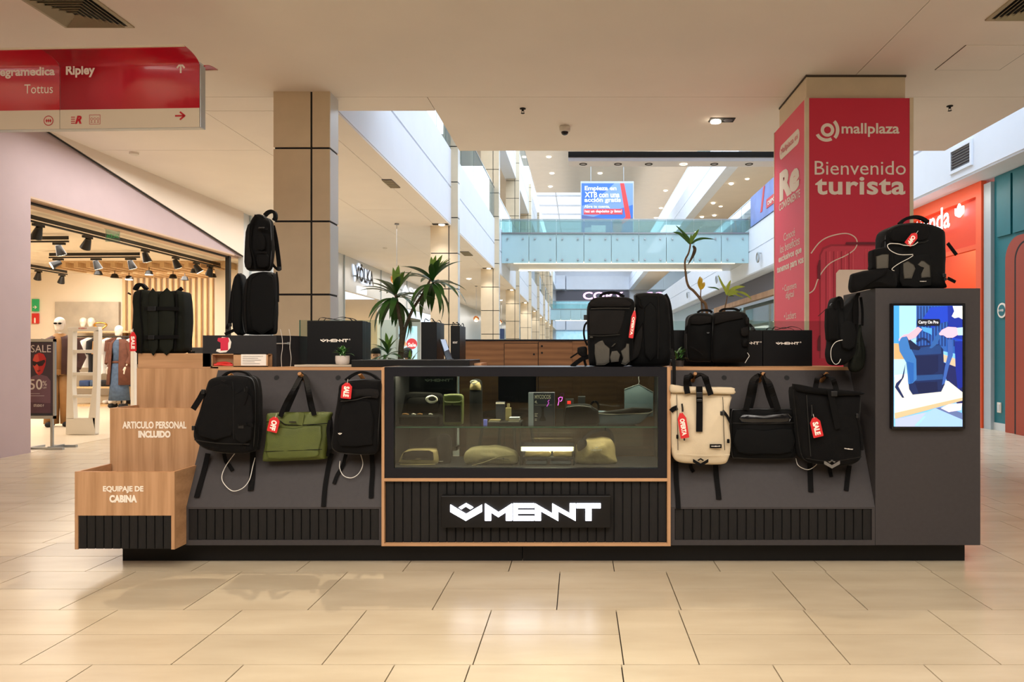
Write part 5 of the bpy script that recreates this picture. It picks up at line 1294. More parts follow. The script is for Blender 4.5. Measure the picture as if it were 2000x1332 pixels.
# 6 black roll-top
b = Bag('rolltop_backpack', 'black roll top backpack hanging next to the screen tower', 4.06, r1((835,215),(900,222),(1000,236),(1120,245),(1238,250),(1252,310),(1244,420),(1248,540),(1256,630),(1240,668),(1190,694),(1110,702),(1000,692),(925,678),(884,645),(864,560),(850,420),(838,310)), .16, .035, m='black_fabric', front=.02, wr=.007, seed=21)
b.panel(r1((822,196),(836,189),(960,211),(1100,224),(1236,238),(1246,256),(1100,262),(960,250),(836,232)), .08, off=.015, m='black_fabric', r=.02, name='rolled_top', front=.004)
b.piping(); b.web(r1((1050,225),(1072,340),(1100,468)), 12, off=-.036, name='closing_strap'); b.buckle(1629, 769, 12, 10, off=-.043)
b.seam(r1((900,650),(1060,668),(1245,640)), off=-.02, r=.002, m='black_gloss'); b.seam(r1((905,260),(915,430),(930,640)), off=-.014, r=.003)
strap_over_peg(b, 1604, r1((958,225),(965,185),(975,150)), r1((1060,150),(1082,200),(1090,235)), 10, off=-.02, along=.055)
b.web(r1((1215,380),(1240,480),(1250,600)), 5, off=-.0, name='side_strap'); b.buckle(1674, 812, 5, 9, off=0); b.seam(r1((936,320),(938,350),(938,390)), off=-.03, r=.005, m='black_plastic', name='carabiner')
b.mark(1657.5, 876.8, 17, off=-.034, word=True, ang=-.13); b.mark(1625, 906.5, 31, off=-.016, m='metal_grey', name='emblem')
b.tail(r1((925,680),(928,770),(932,858)), 10); b.tail(r1((1050,700),(1050,730),(1058,765)), 7); b.tail(r1((1170,695),(1160,760),(1150,850)), 9)
cable('white security cable under the black roll top backpack', [PP(x, y, .035) for x, y in r1((838,650),(850,690),(885,714),(925,718),(965,690),(968,670))])
price_tag('red SALE tag hanging on the black roll top backpack', 'SALE', 1594.4, 834.5, 39, 20, 13, 4.0)

# 7 dark olive backpack on the oak cabinet
b = Bag('backpack', 'dark olive backpack standing on the oak end cabinet', 4.63, c2((654,500),(664,480),(690,472),(760,482),(840,479),(888,481),(905,505),(908,640),(906,745),(895,788),(800,797),(700,804),(668,792),(655,740),(652,620)), .17, .04, m='olive_dark', front=.02, wr=.009, seed=31)
b.piping(k=.97); b.seam(c2((705,480),(700,560),(712,700),(705,795)), off=-.022, r=.005, m='black_webbing'); b.seam(c2((880,484),(884,560),(880,700),(876,785)), off=-.016, r=.006, m='black_webbing')
b.panel(c2((742,500),(788,500),(790,770),(744,775)), .012, off=-.024, m='olive_dark', name='front_panel'); b.panel(c2((800,500),(870,500),(866,770),(800,772)), .012, off=-.02, m='olive_dark', name='front_panel')
b.web(c2((722,572),(800,570),(896,572)), 7, off=-.036, side=(0, 0, 1), name='side_strap'); b.web(c2((720,716),(800,714),(896,712)), 7, off=-.036, side=(0, 0, 1), name='side_strap'); b.buckle(297, 603, 16, 9, off=-.04); b.buckle(296, 659, 12, 8, off=-.04)
b.handle(c2((676,478),(690,455),(712,452),(735,474)), 3, off=.09); b.web(c2((885,488),(900,478),(912,468)), 7, off=.05, name='strap_end', th=.01)
b.web(c2((892,500),(925,560),(942,640),(948,720),(946,775)), 9, off=.13, m='olive_dark', name='shoulder_strap', th=.014, side=(1, .3, 0)); b.web(c2((908,740),(930,770),(950,790),(975,792)), 6, off=.1, name='strap_tail')
b.web(c2((655,500),(640,492)), 3, off=.02, name='strap_end')
price_tag('red SALE tag at the left edge of the dark olive backpack', 'SALE', 259.8, 667, 38, 13, 1, 4.58)
cable('thin white cable in front of the riser box, left strand', [P(x, y, 4.60) for x, y in cs((530,1010),(545,1080),(548,1160),(538,1240),(542,1320))], .0016)
cable('thin white cable in front of the riser box, right strand', [P(x, y, 4.61) for x, y in cs((600,1010),(612,1080),(608,1160),(618,1240),(612,1320))], .0016)
narrow = lambda *p: cs(*[(x-34 if x > 380 else x, y) for x, y in p])
# 8, 9 stacked backpacks
b = Bag('backpack', 'black backpack standing on the riser box, under another one', 4.70, narrow((262,568),(300,548),(400,538),(475,544),(500,580),(502,760),(500,930),(496,1030),(470,1050),(350,1053),(250,1051),(215,1030),(200,900),(204,750),(224,640)), .12, .04, m='black_fabric_b', front=.01, wr=.006, seed=41)
b.piping(k=.96); b.piping(y=.02, k=.99); b.seam(cs((262,600),(246,760),(244,900),(256,1040)), off=-.006, r=.005, m='charcoal_fabric'); b.panel(cs((300,600),(470,590),(470,1000),(300,1005)), .01, off=-.01)
b.web(cs((222,572),(180,590),(155,690),(140,800),(130,900),(125,960)), 9, off=.12, m='black_fabric', name='shoulder_strap', th=.014, side=(1, .3, 0)); b.web(cs((215,600),(175,650),(165,780),(160,920),(180,1030)), 9, off=.08, m='black_fabric', name='shoulder_strap', th=.014, side=(1, .3, 0))
b.panel(cs((225,575),(190,585),(172,680),(165,820),(168,960),(180,1035),(230,1045),(250,800)), .12, off=.07, r=.02, name='back_padding', front=.002)
b.web(cs((130,950),(110,975),(95,1010)), 6, off=.1, name='strap_tail'); b.web(cs((190,1000),(140,1025),(80,1052)), 6, off=.06, name='strap_tail'); b.buckle(449, 635, 7, 6, off=.08)
b.web(cs((500,545),(512,640),(514,790)), 3, off=.02, name='strap_tail')
b = Bag('backpack', 'black backpack balanced on top of the other, by the pillar', 4.72, narrow((238,300),(244,210),(262,160),(290,100),(325,68),(370,74),(425,92),(465,118),(476,200),(480,350),(474,480),(452,528),(380,532),(300,531),(240,522),(231,450)), .10, .035, m='black_fabric', front=.015, wr=.007, seed=47)
b.piping(k=.97); b.seam(cs((330,80),(298,180),(292,330),(318,440),(330,525)), off=-.016, r=.006, m='black_webbing'); b.panel(cs((250,220),(285,150),(282,330),(300,440),(290,510),(245,505),(240,400)), .012, off=-.014, m='charcoal_fabric'); b.panel(cs((335,240),(400,245),(405,360),(350,362)), .014, off=-.016); b.panel(cs((345,400),(430,405),(435,500),(350,500)), .014, off=-.014)
b.web(cs((335,188),(380,190),(425,192)), 4, off=-.03, side=(0, 0, 1)); b.web(cs((330,384),(380,386),(420,386)), 4, off=-.03, side=(0, 0, 1)); b.buckle(511, 445, 12, 3, off=-.034); b.mark(487.5, 512, 4, off=-.03, m='charcoal_fabric')
b.handle(cs((405,88),(432,62),(466,54),(488,72),(490,108),(478,128)), 3, off=.1)
b.web(cs((470,170),(492,270),(508,380),(520,480),(522,530)), 8, off=.11, m='black_fabric', name='shoulder_strap', th=.012, side=(1, .3, 0)); b.web(cs((462,470),(480,500),(515,528),(530,520)), 5, off=.1, name='strap_tail'); b.buckle(545, 525, 6, 8, off=.1)
# 10 grey and black backpack, 11 tall black one on the case
b = Bag('backpack', 'black and grey patterned backpack on the glass case', 4.27, c8((348,330),(362,250),(420,175),(520,142),(700,135),(880,142),(985,165),(1028,215),(1036,400),(1022,700),(1000,980),(968,1100),(920,1145),(660,1152),(420,1146),(378,1110),(362,920),(352,700),(346,480)), .15, .035, m='black_fabric_b', front=.02, seed=51)
b.piping(k=.97); b.panel(c8((375,345),(600,335),(900,340),(860,560),(800,690),(560,700),(375,695)), .012, off=-.02, m='charcoal_fabric', smoothn=1); b.seam(c8((400,315),(650,308),(960,310)), off=-.028, r=.004); b.seam(c8((370,705),(560,708),(820,690)), off=-.03, r=.003)
b.panel(c8((400,200),(520,165),(860,168),(960,215),(950,285),(400,290)), .012, off=-.014, m='charcoal_fabric', name='top_pocket')
for k_, pl in enumerate((((455,830),(520,785),(570,770),(600,830),(672,890),(668,1090),(600,1130),(480,1132),(450,960)), ((700,930),(780,920),(822,980),(800,1080),(690,1092),(672,1020)), ((835,925),(900,870),(915,815),(952,822),(958,1080),(900,1132),(838,1112),(872,1060)), ((690,870),(745,812),(762,815),(720,868)))):
    b.panel(c8(*pl), .008, off=-.018-.001*k_, m='grey_fabric', smoothn=1, name='grey_patch', front=.002)
b.handle(c8((530,150),(570,108),(680,86),(790,98),(880,148)), 2.5, off=.07); b.buckle(1143.5, 620, 7, 10, off=.04); b.web(c8((352,510),(312,560),(298,660),(312,760),(350,850)), 5, off=.06, name='side_handle', side=(0, 1, 0), th=.012)
b.buckle(1155, 658.5, 6, 2.5, off=-.03, m='grey_fabric', name='brand_tab')
b.web(c8((370,1010),(280,1040),(190,1100),(120,1160)), 9, off=.1, name='strap_tail')
q = Bag('small_pouch', 'small dark pouch beside the patterned backpack', 4.36, c8((205,900),(215,875),(300,862),(345,880),(350,960),(340,1010),(280,1018),(210,965)), .05, .015, m='charcoal_fabric', cat='pouch', front=.006, wr=.003)
q.web(c8((215,955),(170,985),(104,1028)), 3, off=.0, name='cord'); q.web(c8((300,1000),(310,1080),(330,1145)), 5, off=.02, name='strap')
b = Bag('backpack', 'tall black backpack on the case with a strap hanging over its edge', 4.33, c8((1038,160),(1046,100),(1100,84),(1250,80),(1380,82),(1450,100),(1505,160),(1535,280),(1552,450),(1562,700),(1568,980),(1555,1120),(1480,1150),(1250,1152),(1020,1148),(965,1110),(975,980),(1008,780),(1040,520)), .17, .04, m='black_fabric_b', front=.012, seed=57)
b.piping(k=.97); b.panel(c8((1148,520),(1150,700),(1120,900),(1090,1000),(1010,1060),(970,1075),(1000,860),(1060,680)), .008, off=-.012, m='charcoal_fabric', name='grey_patch', smoothn=1); b.seam(c8((1370,90),(1385,400),(1380,800),(1365,1040)), off=-.008, r=.004, m='charcoal_fabric'); b.seam(c8((1050,130),(1100,180),(1110,260),(1150,300)), off=-.012, r=.008, m='black_webbing', name='strap_bundle')
b.panel(c8((1180,300),(1340,300),(1340,980),(1180,985)), .01, off=-.01)
b.web(c8((1470,110),(1515,200),(1545,350),(1565,600),(1575,850),(1590,1000)), 7, off=.1, m='black_fabric', name='shoulder_strap', th=.014, side=(1, .3, 0))
b.web(c8((1560,900),(1590,1020),(1602,1180),(1604,1330),(1598,1480)), 6.5, off=-.235+.0, name='strap_tail', dy=(.2, .06, .02, 0, 0)); b.buckle(1313, 705, 9, 6, off=-.06)
price_tag('narrow red OFERTA tag between the two backpacks on the case', 'OFERTA', 1235.8, 633.6, 54, 9, -8, 4.22)
# 12 pair of small black backpacks behind the right unit
b = Bag('backpack', 'small black backpack, left of the pair on the right counter', 4.66, ct((778,400),(784,300),(792,255),(820,234),(880,226),(935,238),(948,270),(946,400),(942,530),(900,540),(820,540),(786,520)), .14, .03, m='black_fabric_b', front=.012, seed=61)
b.piping(k=.96); b.panel(ct((800,262),(830,242),(935,250),(935,292),(860,305),(805,300)), .012, off=-.012, m='charcoal_fabric', name='top_pocket', smoothn=1); b.handle(ct((846,228),(870,214),(915,214),(938,226)), 2, off=.08); b.mark(1383, 650, 5, off=-.03, m='metal_grey'); b.seam(ct((800,440),(850,470),(880,495)), off=-.018, r=.003, m='charcoal_fabric')
b.web(ct((785,310),(774,330),(776,360)), 4, off=.02, name='side_strap')
b = Bag('backpack', 'small black backpack with lighter sloping flap, right of the pair', 4.62, ct((942,400),(944,290),(952,245),(975,224),(1040,216),(1120,220),(1162,242),(1180,320),(1178,440),(1165,525),(1120,541),(1000,541),(946,530)), .15, .03, m='black_fabric_b', front=.012, seed=67)
b.piping(k=.96); b.panel(ct((956,248),(985,230),(1120,228),(1135,262),(1040,282),(952,302)), .012, off=-.014, m='charcoal_fabric', name='sloping_flap', smoothn=1); b.handle(ct((985,222),(1010,207),(1080,205),(1110,220)), 2, off=.08)
for i, pl in enumerate((((1120,330),(1160,320),(1165,370),(1125,375)), ((1130,400),(1168,395),(1165,440),(1128,440)), ((1150,255),(1172,262),(1168,300),(1150,300)))): b.panel(ct(*pl), .016, off=-.014, m='charcoal_fabric' if i != 1 else 'black_webbing', name='side_pocket')
b.web(ct((1172,300),(1192,322),(1206,342)), 5, off=.02, name='side_strap'); b.buckle(1470, 642, 7, 7, off=.02)
cable('white security cable at the right of the small backpack pair', [P(x, y, 4.56) for x, y in ct((1160,480),(1172,500),(1160,520),(1146,545))], .002)
# 13 bags hanging on the inner side of the tower
b = Bag('hanging_bag', 'black bag with a bottle pouch hung on the inner side of the screen tower', 4.20, ct((1692,240),(1702,180),(1716,140),(1745,128),(1762,150),(1770,185),(1800,160),(1838,122),(1862,116),(1870,190),(1872,330),(1856,470),(1800,545),(1745,562),(1700,548),(1684,490),(1690,420),(1688,320)), .12, .03, m='black_fabric_b', front=.02, wr=.009, seed=71, cat='bag')
b.panel(ct((1652,225),(1662,202),(1700,196),(1724,215),(1728,300),(1722,392),(1690,404),(1658,398)), .06, off=-.0, r=.02, name='bottle_pouch', m='black_fabric'); b.web(ct((1716,205),(1716,160),(1738,132),(1756,150),(1758,200)), 6, off=-.03, name='carry_strap', side=(1, .3, 0)); b.web(ct((1838,300),(1838,200),(1850,125),(1870,112)), 9, off=-.02, name='carry_strap', side=(1, .3, 0))
b.panel(ct((1745,300),(1835,290),(1840,440),(1760,450)), .014, off=-.02); b.seam(ct((1655,205),(1635,225),(1606,250)), off=-.0, r=.002); b.seam(ct((1680,185),(1690,170),(1712,178)), off=0, r=.003)
cable('white cable ring on the bags hung on the tower side', [P(x, y, 4.14) for x, y in ct((1760,400),(1715,415),(1688,460),(1690,520),(1712,552),(1735,545),(1748,520))], .0018)
b = Bag('olive_bag', 'dark olive pouch hung behind, close to the tower', 4.22, ct((1840,360),(1862,330),(1880,300),(1888,350),(1908,430),(1914,510),(1900,575),(1868,600),(1830,600),(1815,570),(1828,500),(1838,430)), .08, .025, m='olive_dark', front=.012, wr=.006, seed=75, cat='bag')
b.web(ct((1875,130),(1885,220),(1884,310)), 5, off=.0, name='strap', side=(1, .3, 0))
# 14 open backpack and pouch on the tower
b = Bag('backpack', 'open black backpack lying on top of the screen tower', 4.17, ctt((684,420),(696,330),(730,262),(860,196),(1050,168),(1250,172),(1440,216),(1545,272),(1574,360),(1574,700),(1570,1050),(1555,1124),(1100,1130),(720,1126),(688,1080),(682,760)), .2, .045, m='black_fabric_b', front=.012, wr=.006, seed=81)
b.piping(k=.97); b.handle(ctt((860,205),(950,132),(1080,104),(1180,122),(1275,180)), 3, off=.08); b.panel(ctt((740,300),(900,240),(1200,215),(1290,260),(1260,420),(1100,450),(760,455)), .012, off=-.012, name='top_pocket', m='black_fabric'); b.seam(ctt((720,470),(900,500),(1200,470),(1280,440)), off=-.016, r=.004)
b.panel(ctt((880,720),(960,680),(1240,640),(1310,720),(1315,1090),(900,1100),(870,900)), .012, off=-.012, name='front_pocket', m='black_fabric_b')
for pl in (((915,770),(980,738),(1068,790),(1094,850),(1060,930),(1038,992),(932,992),(918,900)), ((1120,790),(1180,735),(1215,738),(1300,805),(1305,972),(1178,982),(1172,930),(1232,830),(1180,800))): b.panel(ctt(*pl), .006, off=-.022, m='grey_fabric', name='grey_patch', smoothn=1, front=.002, lab='khaki grey see-through patch')
b.panel(ctt((440,620),(470,580),(600,550),(720,560),(735,700),(730,860),(460,880),(442,800)), .09, off=.02, r=.02, name='open_flap', m='black_fabric'); b.panel(ctt((530,670),(610,640),(702,640),(700,840),(532,850)), .006, off=-.032, m='grey_fabric', name='grey_patch', smoothn=1, front=.002)
b.web(ctt((600,550),(612,470),(660,440),(690,440)), 3, off=.03, name='flap_handle', th=.01)
b.web(ctt((1560,480),(1620,560),(1688,650)), 7, off=.08, name='strap_end', th=.006, side=(1, .2, 0)); b.web(ctt((1560,985),(1610,1010),(1672,1042)), 6, off=.08, name='strap_end', th=.006, side=(0, 0, 1)); b.buckle(1844, 538, 7, 7, off=-.02); b.buckle(1846, 545, 5, 6, off=-.01)
b.mark(1803, 549.5, 13, off=-.028, word=True)
q = Bag('tube_pouch', 'long dark pouch lying beside the open backpack on the tower', 4.12, ctt((192,1080),(215,960),(250,905),(450,862),(680,832),(800,870),(862,930),(868,1080),(830,1124),(700,1128),(500,1134),(360,1160),(240,1188),(200,1150)), .11, .04, m='black_fabric', cat='pouch', front=.012, wr=.008, seed=85)
q.seam(ctt((240,1180),(420,1060),(640,930),(690,840)), off=-.02, r=.004, m='black_webbing')
price_tag('red OFF tag on the open backpack on the tower', 'OFF', 1781, 467, 28, 15, -38, 4.12)
cable('white cable looping over the open backpack on the tower', [P(x, y, 4.11) for x, y in ctt((1130,465),(1060,512),(940,512),(850,490),(730,488),(690,520),(740,590),(870,645),(1060,643))], .0022)
cable('short white cable falling onto the long dark pouch', [P(x, y, 4.10) for x, y in ctt((1062,658),(1000,700),(880,762),(790,820),(755,860),(790,880))], .0018)

# ================================================================= BLACK SHOPPING BAGS, BOXES, TABLET, PLANTS ON THE COUNTER
def paper_bag(label, x0, x1, Y, z0, z1, d, logo_=None, handles=True, name='shopping_bag', cat='shopping bag'):
    t = thing(name, label, cat, ((x0+x1)/2, Y, z0))
    q = MB(); ym = Y+d/2
    q.prism([(Y, z0), (Y+d, z0), (Y+d, z1), (Y, z1)], lambda u, v, tt: (tt, u, v), x0, x1); q.build('bag_body', 'paper_black', t, world=True, bevel=.0015)
    q = MB(); q.box(x0+.004, x1-.004, Y+.006, Y+d-.006, z1, z1+.001); q.build('bag_opening', 'slat_gap', t, world=True)
    q = MB(); q.box(x1, x1+.0006, Y+d/2-.002, Y+d/2+.002, z0, z1); q.build('side_fold', 'paper_side', t, world=True)
    if logo_:
        q = MB(); logo(q, logo_[2]*Y/F, FRONT((X(logo_[0], Y), Y-.0006, Z(logo_[1], Y))), 0, .0006); q.build('brand_mark', 'print_white', t, world=True)
        q = MB(); c_ = (X(logo_[0]+logo_[2]/2+3, Y), Y-.0006, Z(logo_[1]-2, Y))
        for p in ring(0, 0, .003, .005, n=12): q.flat(list(p), FRONT(c_), .0006)
        q.build('ring_mark', 'print_white', t, world=True, fixn=False)
    if handles:
        for yy in (Y+.01, Y+d-.01):
            xm, w_ = (x0+x1)/2, (x1-x0)*.32
            q = MB(); q.ribbon(cr([(xm-w_, yy, z1-.01), (xm-w_*.8, yy, z1+.022), (xm-w_*.2, yy+.02, z1+.012), (xm+w_*.3, yy+.02, z1+.026), (xm+w_*.8, yy+.01, z1+.014), (xm+w_, yy, z1-.01)], 5), .016, .002, (0, 1, .2)); q.build('ribbon_handle', 'black_webbing', t, world=True)
    return t
ZT = KT
paper_bag('large black shopping bag with white brand mark, behind the small plant', X(600, 4.72), X(708, 4.72), 4.72, ZT, Z(626.5, 4.72), .12, (653, 665, 54))
paper_bag('black shopping bag standing close behind the large one', X(606, 4.86), X(716, 4.86), 4.86, ZT, Z(629, 4.86), .10, None, False)
paper_bag('black shopping bag turned side-on near the tablet', X(822.5, 5.03), X(853, 5.03), 5.03, ZT, Z(629, 5.03), .28, None)
t2 = paper_bag('narrow black shopping bag right of the tablet with a small mark', X(880, 5.06), X(898, 5.06), 5.06, ZT, Z(636, 5.06), .26, None)
q = MB(); put_text(q, 'MENNT', 9*5.06/F, 4*5.06/F, FRONT((X(889, 5.06), 5.059, Z(669, 5.06))), .0006, .02); q.build('lettering', 'print_white', t2, world=True, fixn=False)
t = thing('tablet', 'tablet leaning on a stand in front of the black bags', 'tablet', (X(862, 4.75), 4.75, ZT))
A, B_, C_, D_ = P(859, 663, 4.78), P(871, 663, 4.86), P(884, 702, 4.84), P(872, 702, 4.74)
zc = Z(703, 4.5)
nn = (B_-A).cross(D_-A).normalized()*.006
q = MB(); q.add([A, B_, C_, D_, A+nn, B_+nn, C_+nn, D_+nn], [(0, 1, 2, 3), (7, 6, 5, 4), (0, 4, 5, 1), (1, 5, 6, 2), (2, 6, 7, 3), (3, 7, 4, 0)]); q.build('tablet_body', 'black_gloss', t, world=True)
q = MB(); sg = nn.normalized()*(-.0006 if nn.y < 0 else -.0006)
off_ = -nn.normalized()*.0012 if nn.y > 0 else nn.normalized()*(.0072)
lerp = lambda a, b_, f: a+(b_-a)*f
q.add([lerp(A, B_, .1)+off_, lerp(A, B_, .9)+off_, lerp(lerp(A, B_, .9), lerp(D_, C_, .9), .5)+off_, lerp(lerp(A, B_, .1), lerp(D_, C_, .1), .6)+off_], [(0, 1, 2, 3)]); q.build('display', (mat('tablet_sky_sheen', (170, 190, 220), .2, emit=.5), 'tablet_sky_sheen')[1], t, world=True, fixn=False)  # glowing patch stands in for the sky mirrored on the tablet
q = MB(); q.box(X(868, 4.85), X(884, 4.85), 4.80, 4.90, ZT+.0, ZT+.05); q.build('stand', 'black_plastic', t, world=True, bevel=.004)
# black carton boxes at right
xs = (1310, 1396, 1490, 1587)
for i, lg in enumerate((None, (1457, 670, 52), (1538, 670.5, 45))):
    lab = ('black box half hidden by the backpacks, left of the row', 'black box with white brand mark partly hidden by the small backpack', 'black box with white brand mark, right end of the row')[i]
    paper_bag(lab, X(xs[i], 4.84)+.002, X(xs[i+1], 4.84)-.002, 4.84, ZT, Z(645, 4.84), .18, lg, handles=(i == 2), name='black_box', cat='box')
# small pot plant
t = thing('potted_plant', 'small green plant in a white pot before the large shopping bag', 'potted plant', (X(669, 4.58), 4.58, ZT+.014))
q = MB(); k = 4.58/F; q.lathe([(.034, 0), (.042, .008), (.045, .03), (.044, .058), (.040, .058), (.038, .05)], (X(669, 4.58), 4.58, ZT+.014), 24); q.build('pot', 'pot_white', t, world=True, smooth=40)
q = MB(); q.lathe([(.038, .0), (.038, .003)], (X(669, 4.58), 4.58, ZT+.062), 16); q.build('soil', 'planter_dark', t, world=True)
random.seed(5)
def leaf_mesh(L, w_, droop, n=6, m='leaf', fold=.15):
    q = MB(); vs = []; fs = []
    for i in range(n+1):
        u = i/n; ww = w_*math.sin(PI*min(1, .08+u*.92))**.8*.5 if i < n else .0005
        x = L*u*math.cos(droop*u*.6); z = L*u*math.sin(.0)-(L*droop*.55)*u*u
        vs += [(x, -ww, z+ww*fold*2), (x, 0, z), (x, ww, z+ww*fold*2)]
    for i in range(n):
        a = i*3; fs += [(a, a+3, a+4, a+1), (a+1, a+4, a+5, a+2)]
    q.add(vs, fs); me = q.mesh('leaf'); me.materials.append(M[m]); me.polygons.foreach_set('use_smooth', [True]*len(me.polygons)); return me
def put_leaf(me, parent, loc, az, el, roll=0, s=1, name='leaf'):
    o = bpy.data.objects.new(name, me); C.objects.link(o); o.parent = parent
    o.location = loc; o.rotation_euler = (roll, -el, az); o.scale = (s, s, s); return o
lm = [leaf_mesh(.055, .018, .5), leaf_mesh(.07, .014, .9), leaf_mesh(.05, .02, .2)]
for i in range(34):
    az = random.uniform(0, 2*PI); put_leaf(random.choice(lm), t, (random.uniform(-.018, .018), random.uniform(-.015, .015), .062+random.uniform(0, .02)), az, random.uniform(.0, 1.2), 0, random.uniform(.7, 1.25))
t = thing('leafy_plant', 'dark green leaves peeping out beside the tall black backpack', 'potted plant', (X(1324, 4.75), 4.70, ZT))
q = MB(); q.lathe([(.03, 0), (.036, .04), (.034, .04)], (0, 0, 0), 16); q.build('pot', 'planter_dark', t, smooth=40)
for i in range(22): put_leaf(random.choice(lm), t, (random.uniform(-.02, .02), random.uniform(-.02, .02), .03+random.uniform(0, .07)), random.uniform(0, 2*PI), random.uniform(-.1, 1.2), 0, random.uniform(.8, 1.3))
# ================================================================= INSIDE THE GLASS CASE
v1, v2 = crop(760, 725, 6.66), crop(1010, 725, 6.66)
class Item(Bag):
    pass
def box_item(name, label, cat, px0, px1, py0, py1, Y, d, m, bevel=.002, **k):
    q = MB(); q.box(X(px0, Y), X(px1, Y), Y, Y+d, Z(py1, Y) if py1 else k.pop('z0'), Z(py0, Y)); return q.build(name, m, None, bevel=bevel, label=label, cat=cat)
SY = 4.30
def onshelf(pts, Y, zs):
    """lower a pixel outline so that its lowest point rests at height zs"""
    lo = min(Z(b, Y) for a, b in pts); dpy = (lo-zs)/Y*F
    return [(a, b+dpy) for a, b in pts]
def cbag(name, label, cat, Y, pts, d, m, zs, **k):
    return Bag(name, label, Y, onshelf(pts, Y, zs), d, k.pop('r', .01), m=m, cat=cat, **k)
mat('khaki', (120, 108, 74), .75, var=.2, vscale=12, bump=.25)
mat('khaki_glow', (148, 128, 84), .7, var=.25, vscale=10, bump=.3)
mat('blue_grey', (86, 100, 114), .6, var=.15, vscale=8)
mat('box_navy', (40, 42, 56), .5)
mat('box_side', (176, 182, 196), .5)
mat('gold_card', (150, 136, 92), .4)
mat('magenta', (214, 90, 214), emit=1.2)
glass('pouch_film', (170, 186, 192), frost=((120, 140, 150), .35))
ZS, ZF = SZ+.0005, cz0-.0035
b = cbag('organizer_case', 'black zipped organizer case lying open on the shelf, left end', 'case', 4.34, v1((205,340),(235,290),(340,275),(620,285),(680,305),(692,360),(670,480),(640,545),(420,560),(180,560),(170,520)), .03, 'black_fabric', ZS+.06, front=.004, wr=.003)
b.panel([(a, c+0) for a, c in v1((240,350),(360,330),(640,330),(630,500),(400,520),(230,510))], .008, off=-.004, m='charcoal_fabric', name='mesh_pocket'); b.piping(m='charcoal_fabric')
q = MB(); q.box(X(779, 4.24), X(858, 4.24), 4.235, 4.36, ZS, ZS+.058); o = q.build('case_tray', 'black_fabric', b.t, world=True, bevel=.012)
q = MB(); c_ = P(843, 780, 4.32)
q.tube([c_+Vector((.032*math.cos(a), -.004*math.sin(3*a), .02*math.sin(a))) for a in [2*PI*i/24 for i in range(24)]], .0055, 8, closed=True); q.tube([c_+Vector((.006+.028*math.cos(a), -.01, .003+.017*math.sin(a))) for a in [2*PI*i/24 for i in range(24)]], .004, 8, closed=True)
o = q.build('coiled_cable', 'cable_white', None, smooth=True, label='coiled white charging cable held in the open organizer case', cat='cable')
for i, (px, lab, m_, w_) in enumerate(((792, 'small pen tool at the left of the open organizer case', 'camel', .018), (808, 'short white plug adapter on the organizer case', 'plastic_white', .010), (820, 'brown cable tie on the organizer case', 'camel', .014), (841, 'white plug end at the right of the organizer case', 'plastic_white', .010))):
    q = MB(); x = X(px, 4.26); q.tube(cr([(x-w_, 4.262, ZS+.066), (x, 4.258, ZS+.069), (x+w_, 4.264, ZS+.064)], 4), .0045, 8); q.build('small_gadget', m_, None, smooth=True, label=lab, cat='gadget')
b = cbag('organizer_case', 'olive green organizer case standing open beside the black one', 'case', 4.27, v1((702,330),(730,300),(800,290),(880,292),(935,302),(958,340),(960,480),(956,640),(940,690),(830,695),(720,692),(700,640)), .05, 'olive_green', ZS, front=-.004, wr=.002)
b.panel(onshelf(v1((722,425),(930,425),(932,640),(722,645)), 4.27, ZS+.018), .004, off=-.001, m='black_fabric', name='inner_pocket', smoothn=1); b.web(v1((822,430),(822,640)), 3.5, off=-.006, m='black_webbing', name='divider'); b.seam(v1((718,390),(740,405),(820,408),(920,405),(940,385)), off=-.008, r=.006, m='olive_green', name='upper_pocket')
b = cbag('sling_bag', 'tall khaki and black sling bag with a carabiner on the glass shelf', 'bag', 4.36, v1((1045,180),(1060,130),(1120,108),(1180,125),(1200,180),(1202,400),(1200,680),(1120,690),(1050,686),(1042,420)), .05, 'black_fabric_b', ZS, front=.006, wr=.003)
b.panel([(a, c+1) for a, c in v1((1048,185),(1070,140),(1120,118),(1175,135),(1196,185),(1196,238),(1048,238))], .01, off=-.006, m='khaki', name='top_flap', smoothn=1)
q = MB(); c_ = P(925.5, 746, 4.335)
q.tube([c_+Vector((.021*math.cos(a), 0, .009*math.sin(a))) for a in [2*PI*i/20 for i in range(20)]], .003, 8, closed=True); q.box(c_.x-.006, c_.x+.006, c_.y-.003, c_.y+.003, c_.z-.018, c_.z-.008); q.build('carabiner', 'steel', b.t, world=True, smooth=40)
o = box_item('earphone_box', 'dark upright box with a glowing cream top edge on the shelf', 'box', 968.5, 985.5, 790, 0, 4.34, .04, 'box_navy', z0=ZS) if 0 else None
def cube(name, label, cat, px0, px1, py0, Y, d, m, zs, bevel=.0015, parts=()):
    h = Z(py0, Y)
    q = MB(); q.box(X(px0, Y), X(px1, Y), Y, Y+d, zs, h); o = q.build(name, m, None, bevel=bevel, label=label, cat=cat)
    for nm, a0, a1, z0, z1, m2 in parts:
        q = MB(); q.box(X(a0, Y), X(a1, Y), Y-.002, Y, z0, z1); q.build(nm, m2, o, world=True)
    return o
zh = Z(786, 4.34)
cube('gadget_box', 'dark upright box with a cream top band on the shelf', 'box', 968.5, 985.5, 785, 4.34, .04, 'box_navy', ZS+.022, parts=(('top_band', 968.5, 985.5, Z(789, 4.34), zh, 'print_cream'),))
t = thing('perfume_bottle', 'small gold bottle with a square cap next to the dark box', 'bottle', (X(993, 4.34), 4.34, ZS+.022))
q = MB(); q.box(-.017, .017, -.01, .01, 0, Z(796, 4.34)-ZS-.022); q.build('bottle_body', 'gold_card', t, bevel=.002); q = MB(); q.box(-.008, .008, -.008, .008, Z(796, 4.34)-ZS-.022, Z(788, 4.34)-ZS-.022); q.build('cap', 'khaki', t, bevel=.001)
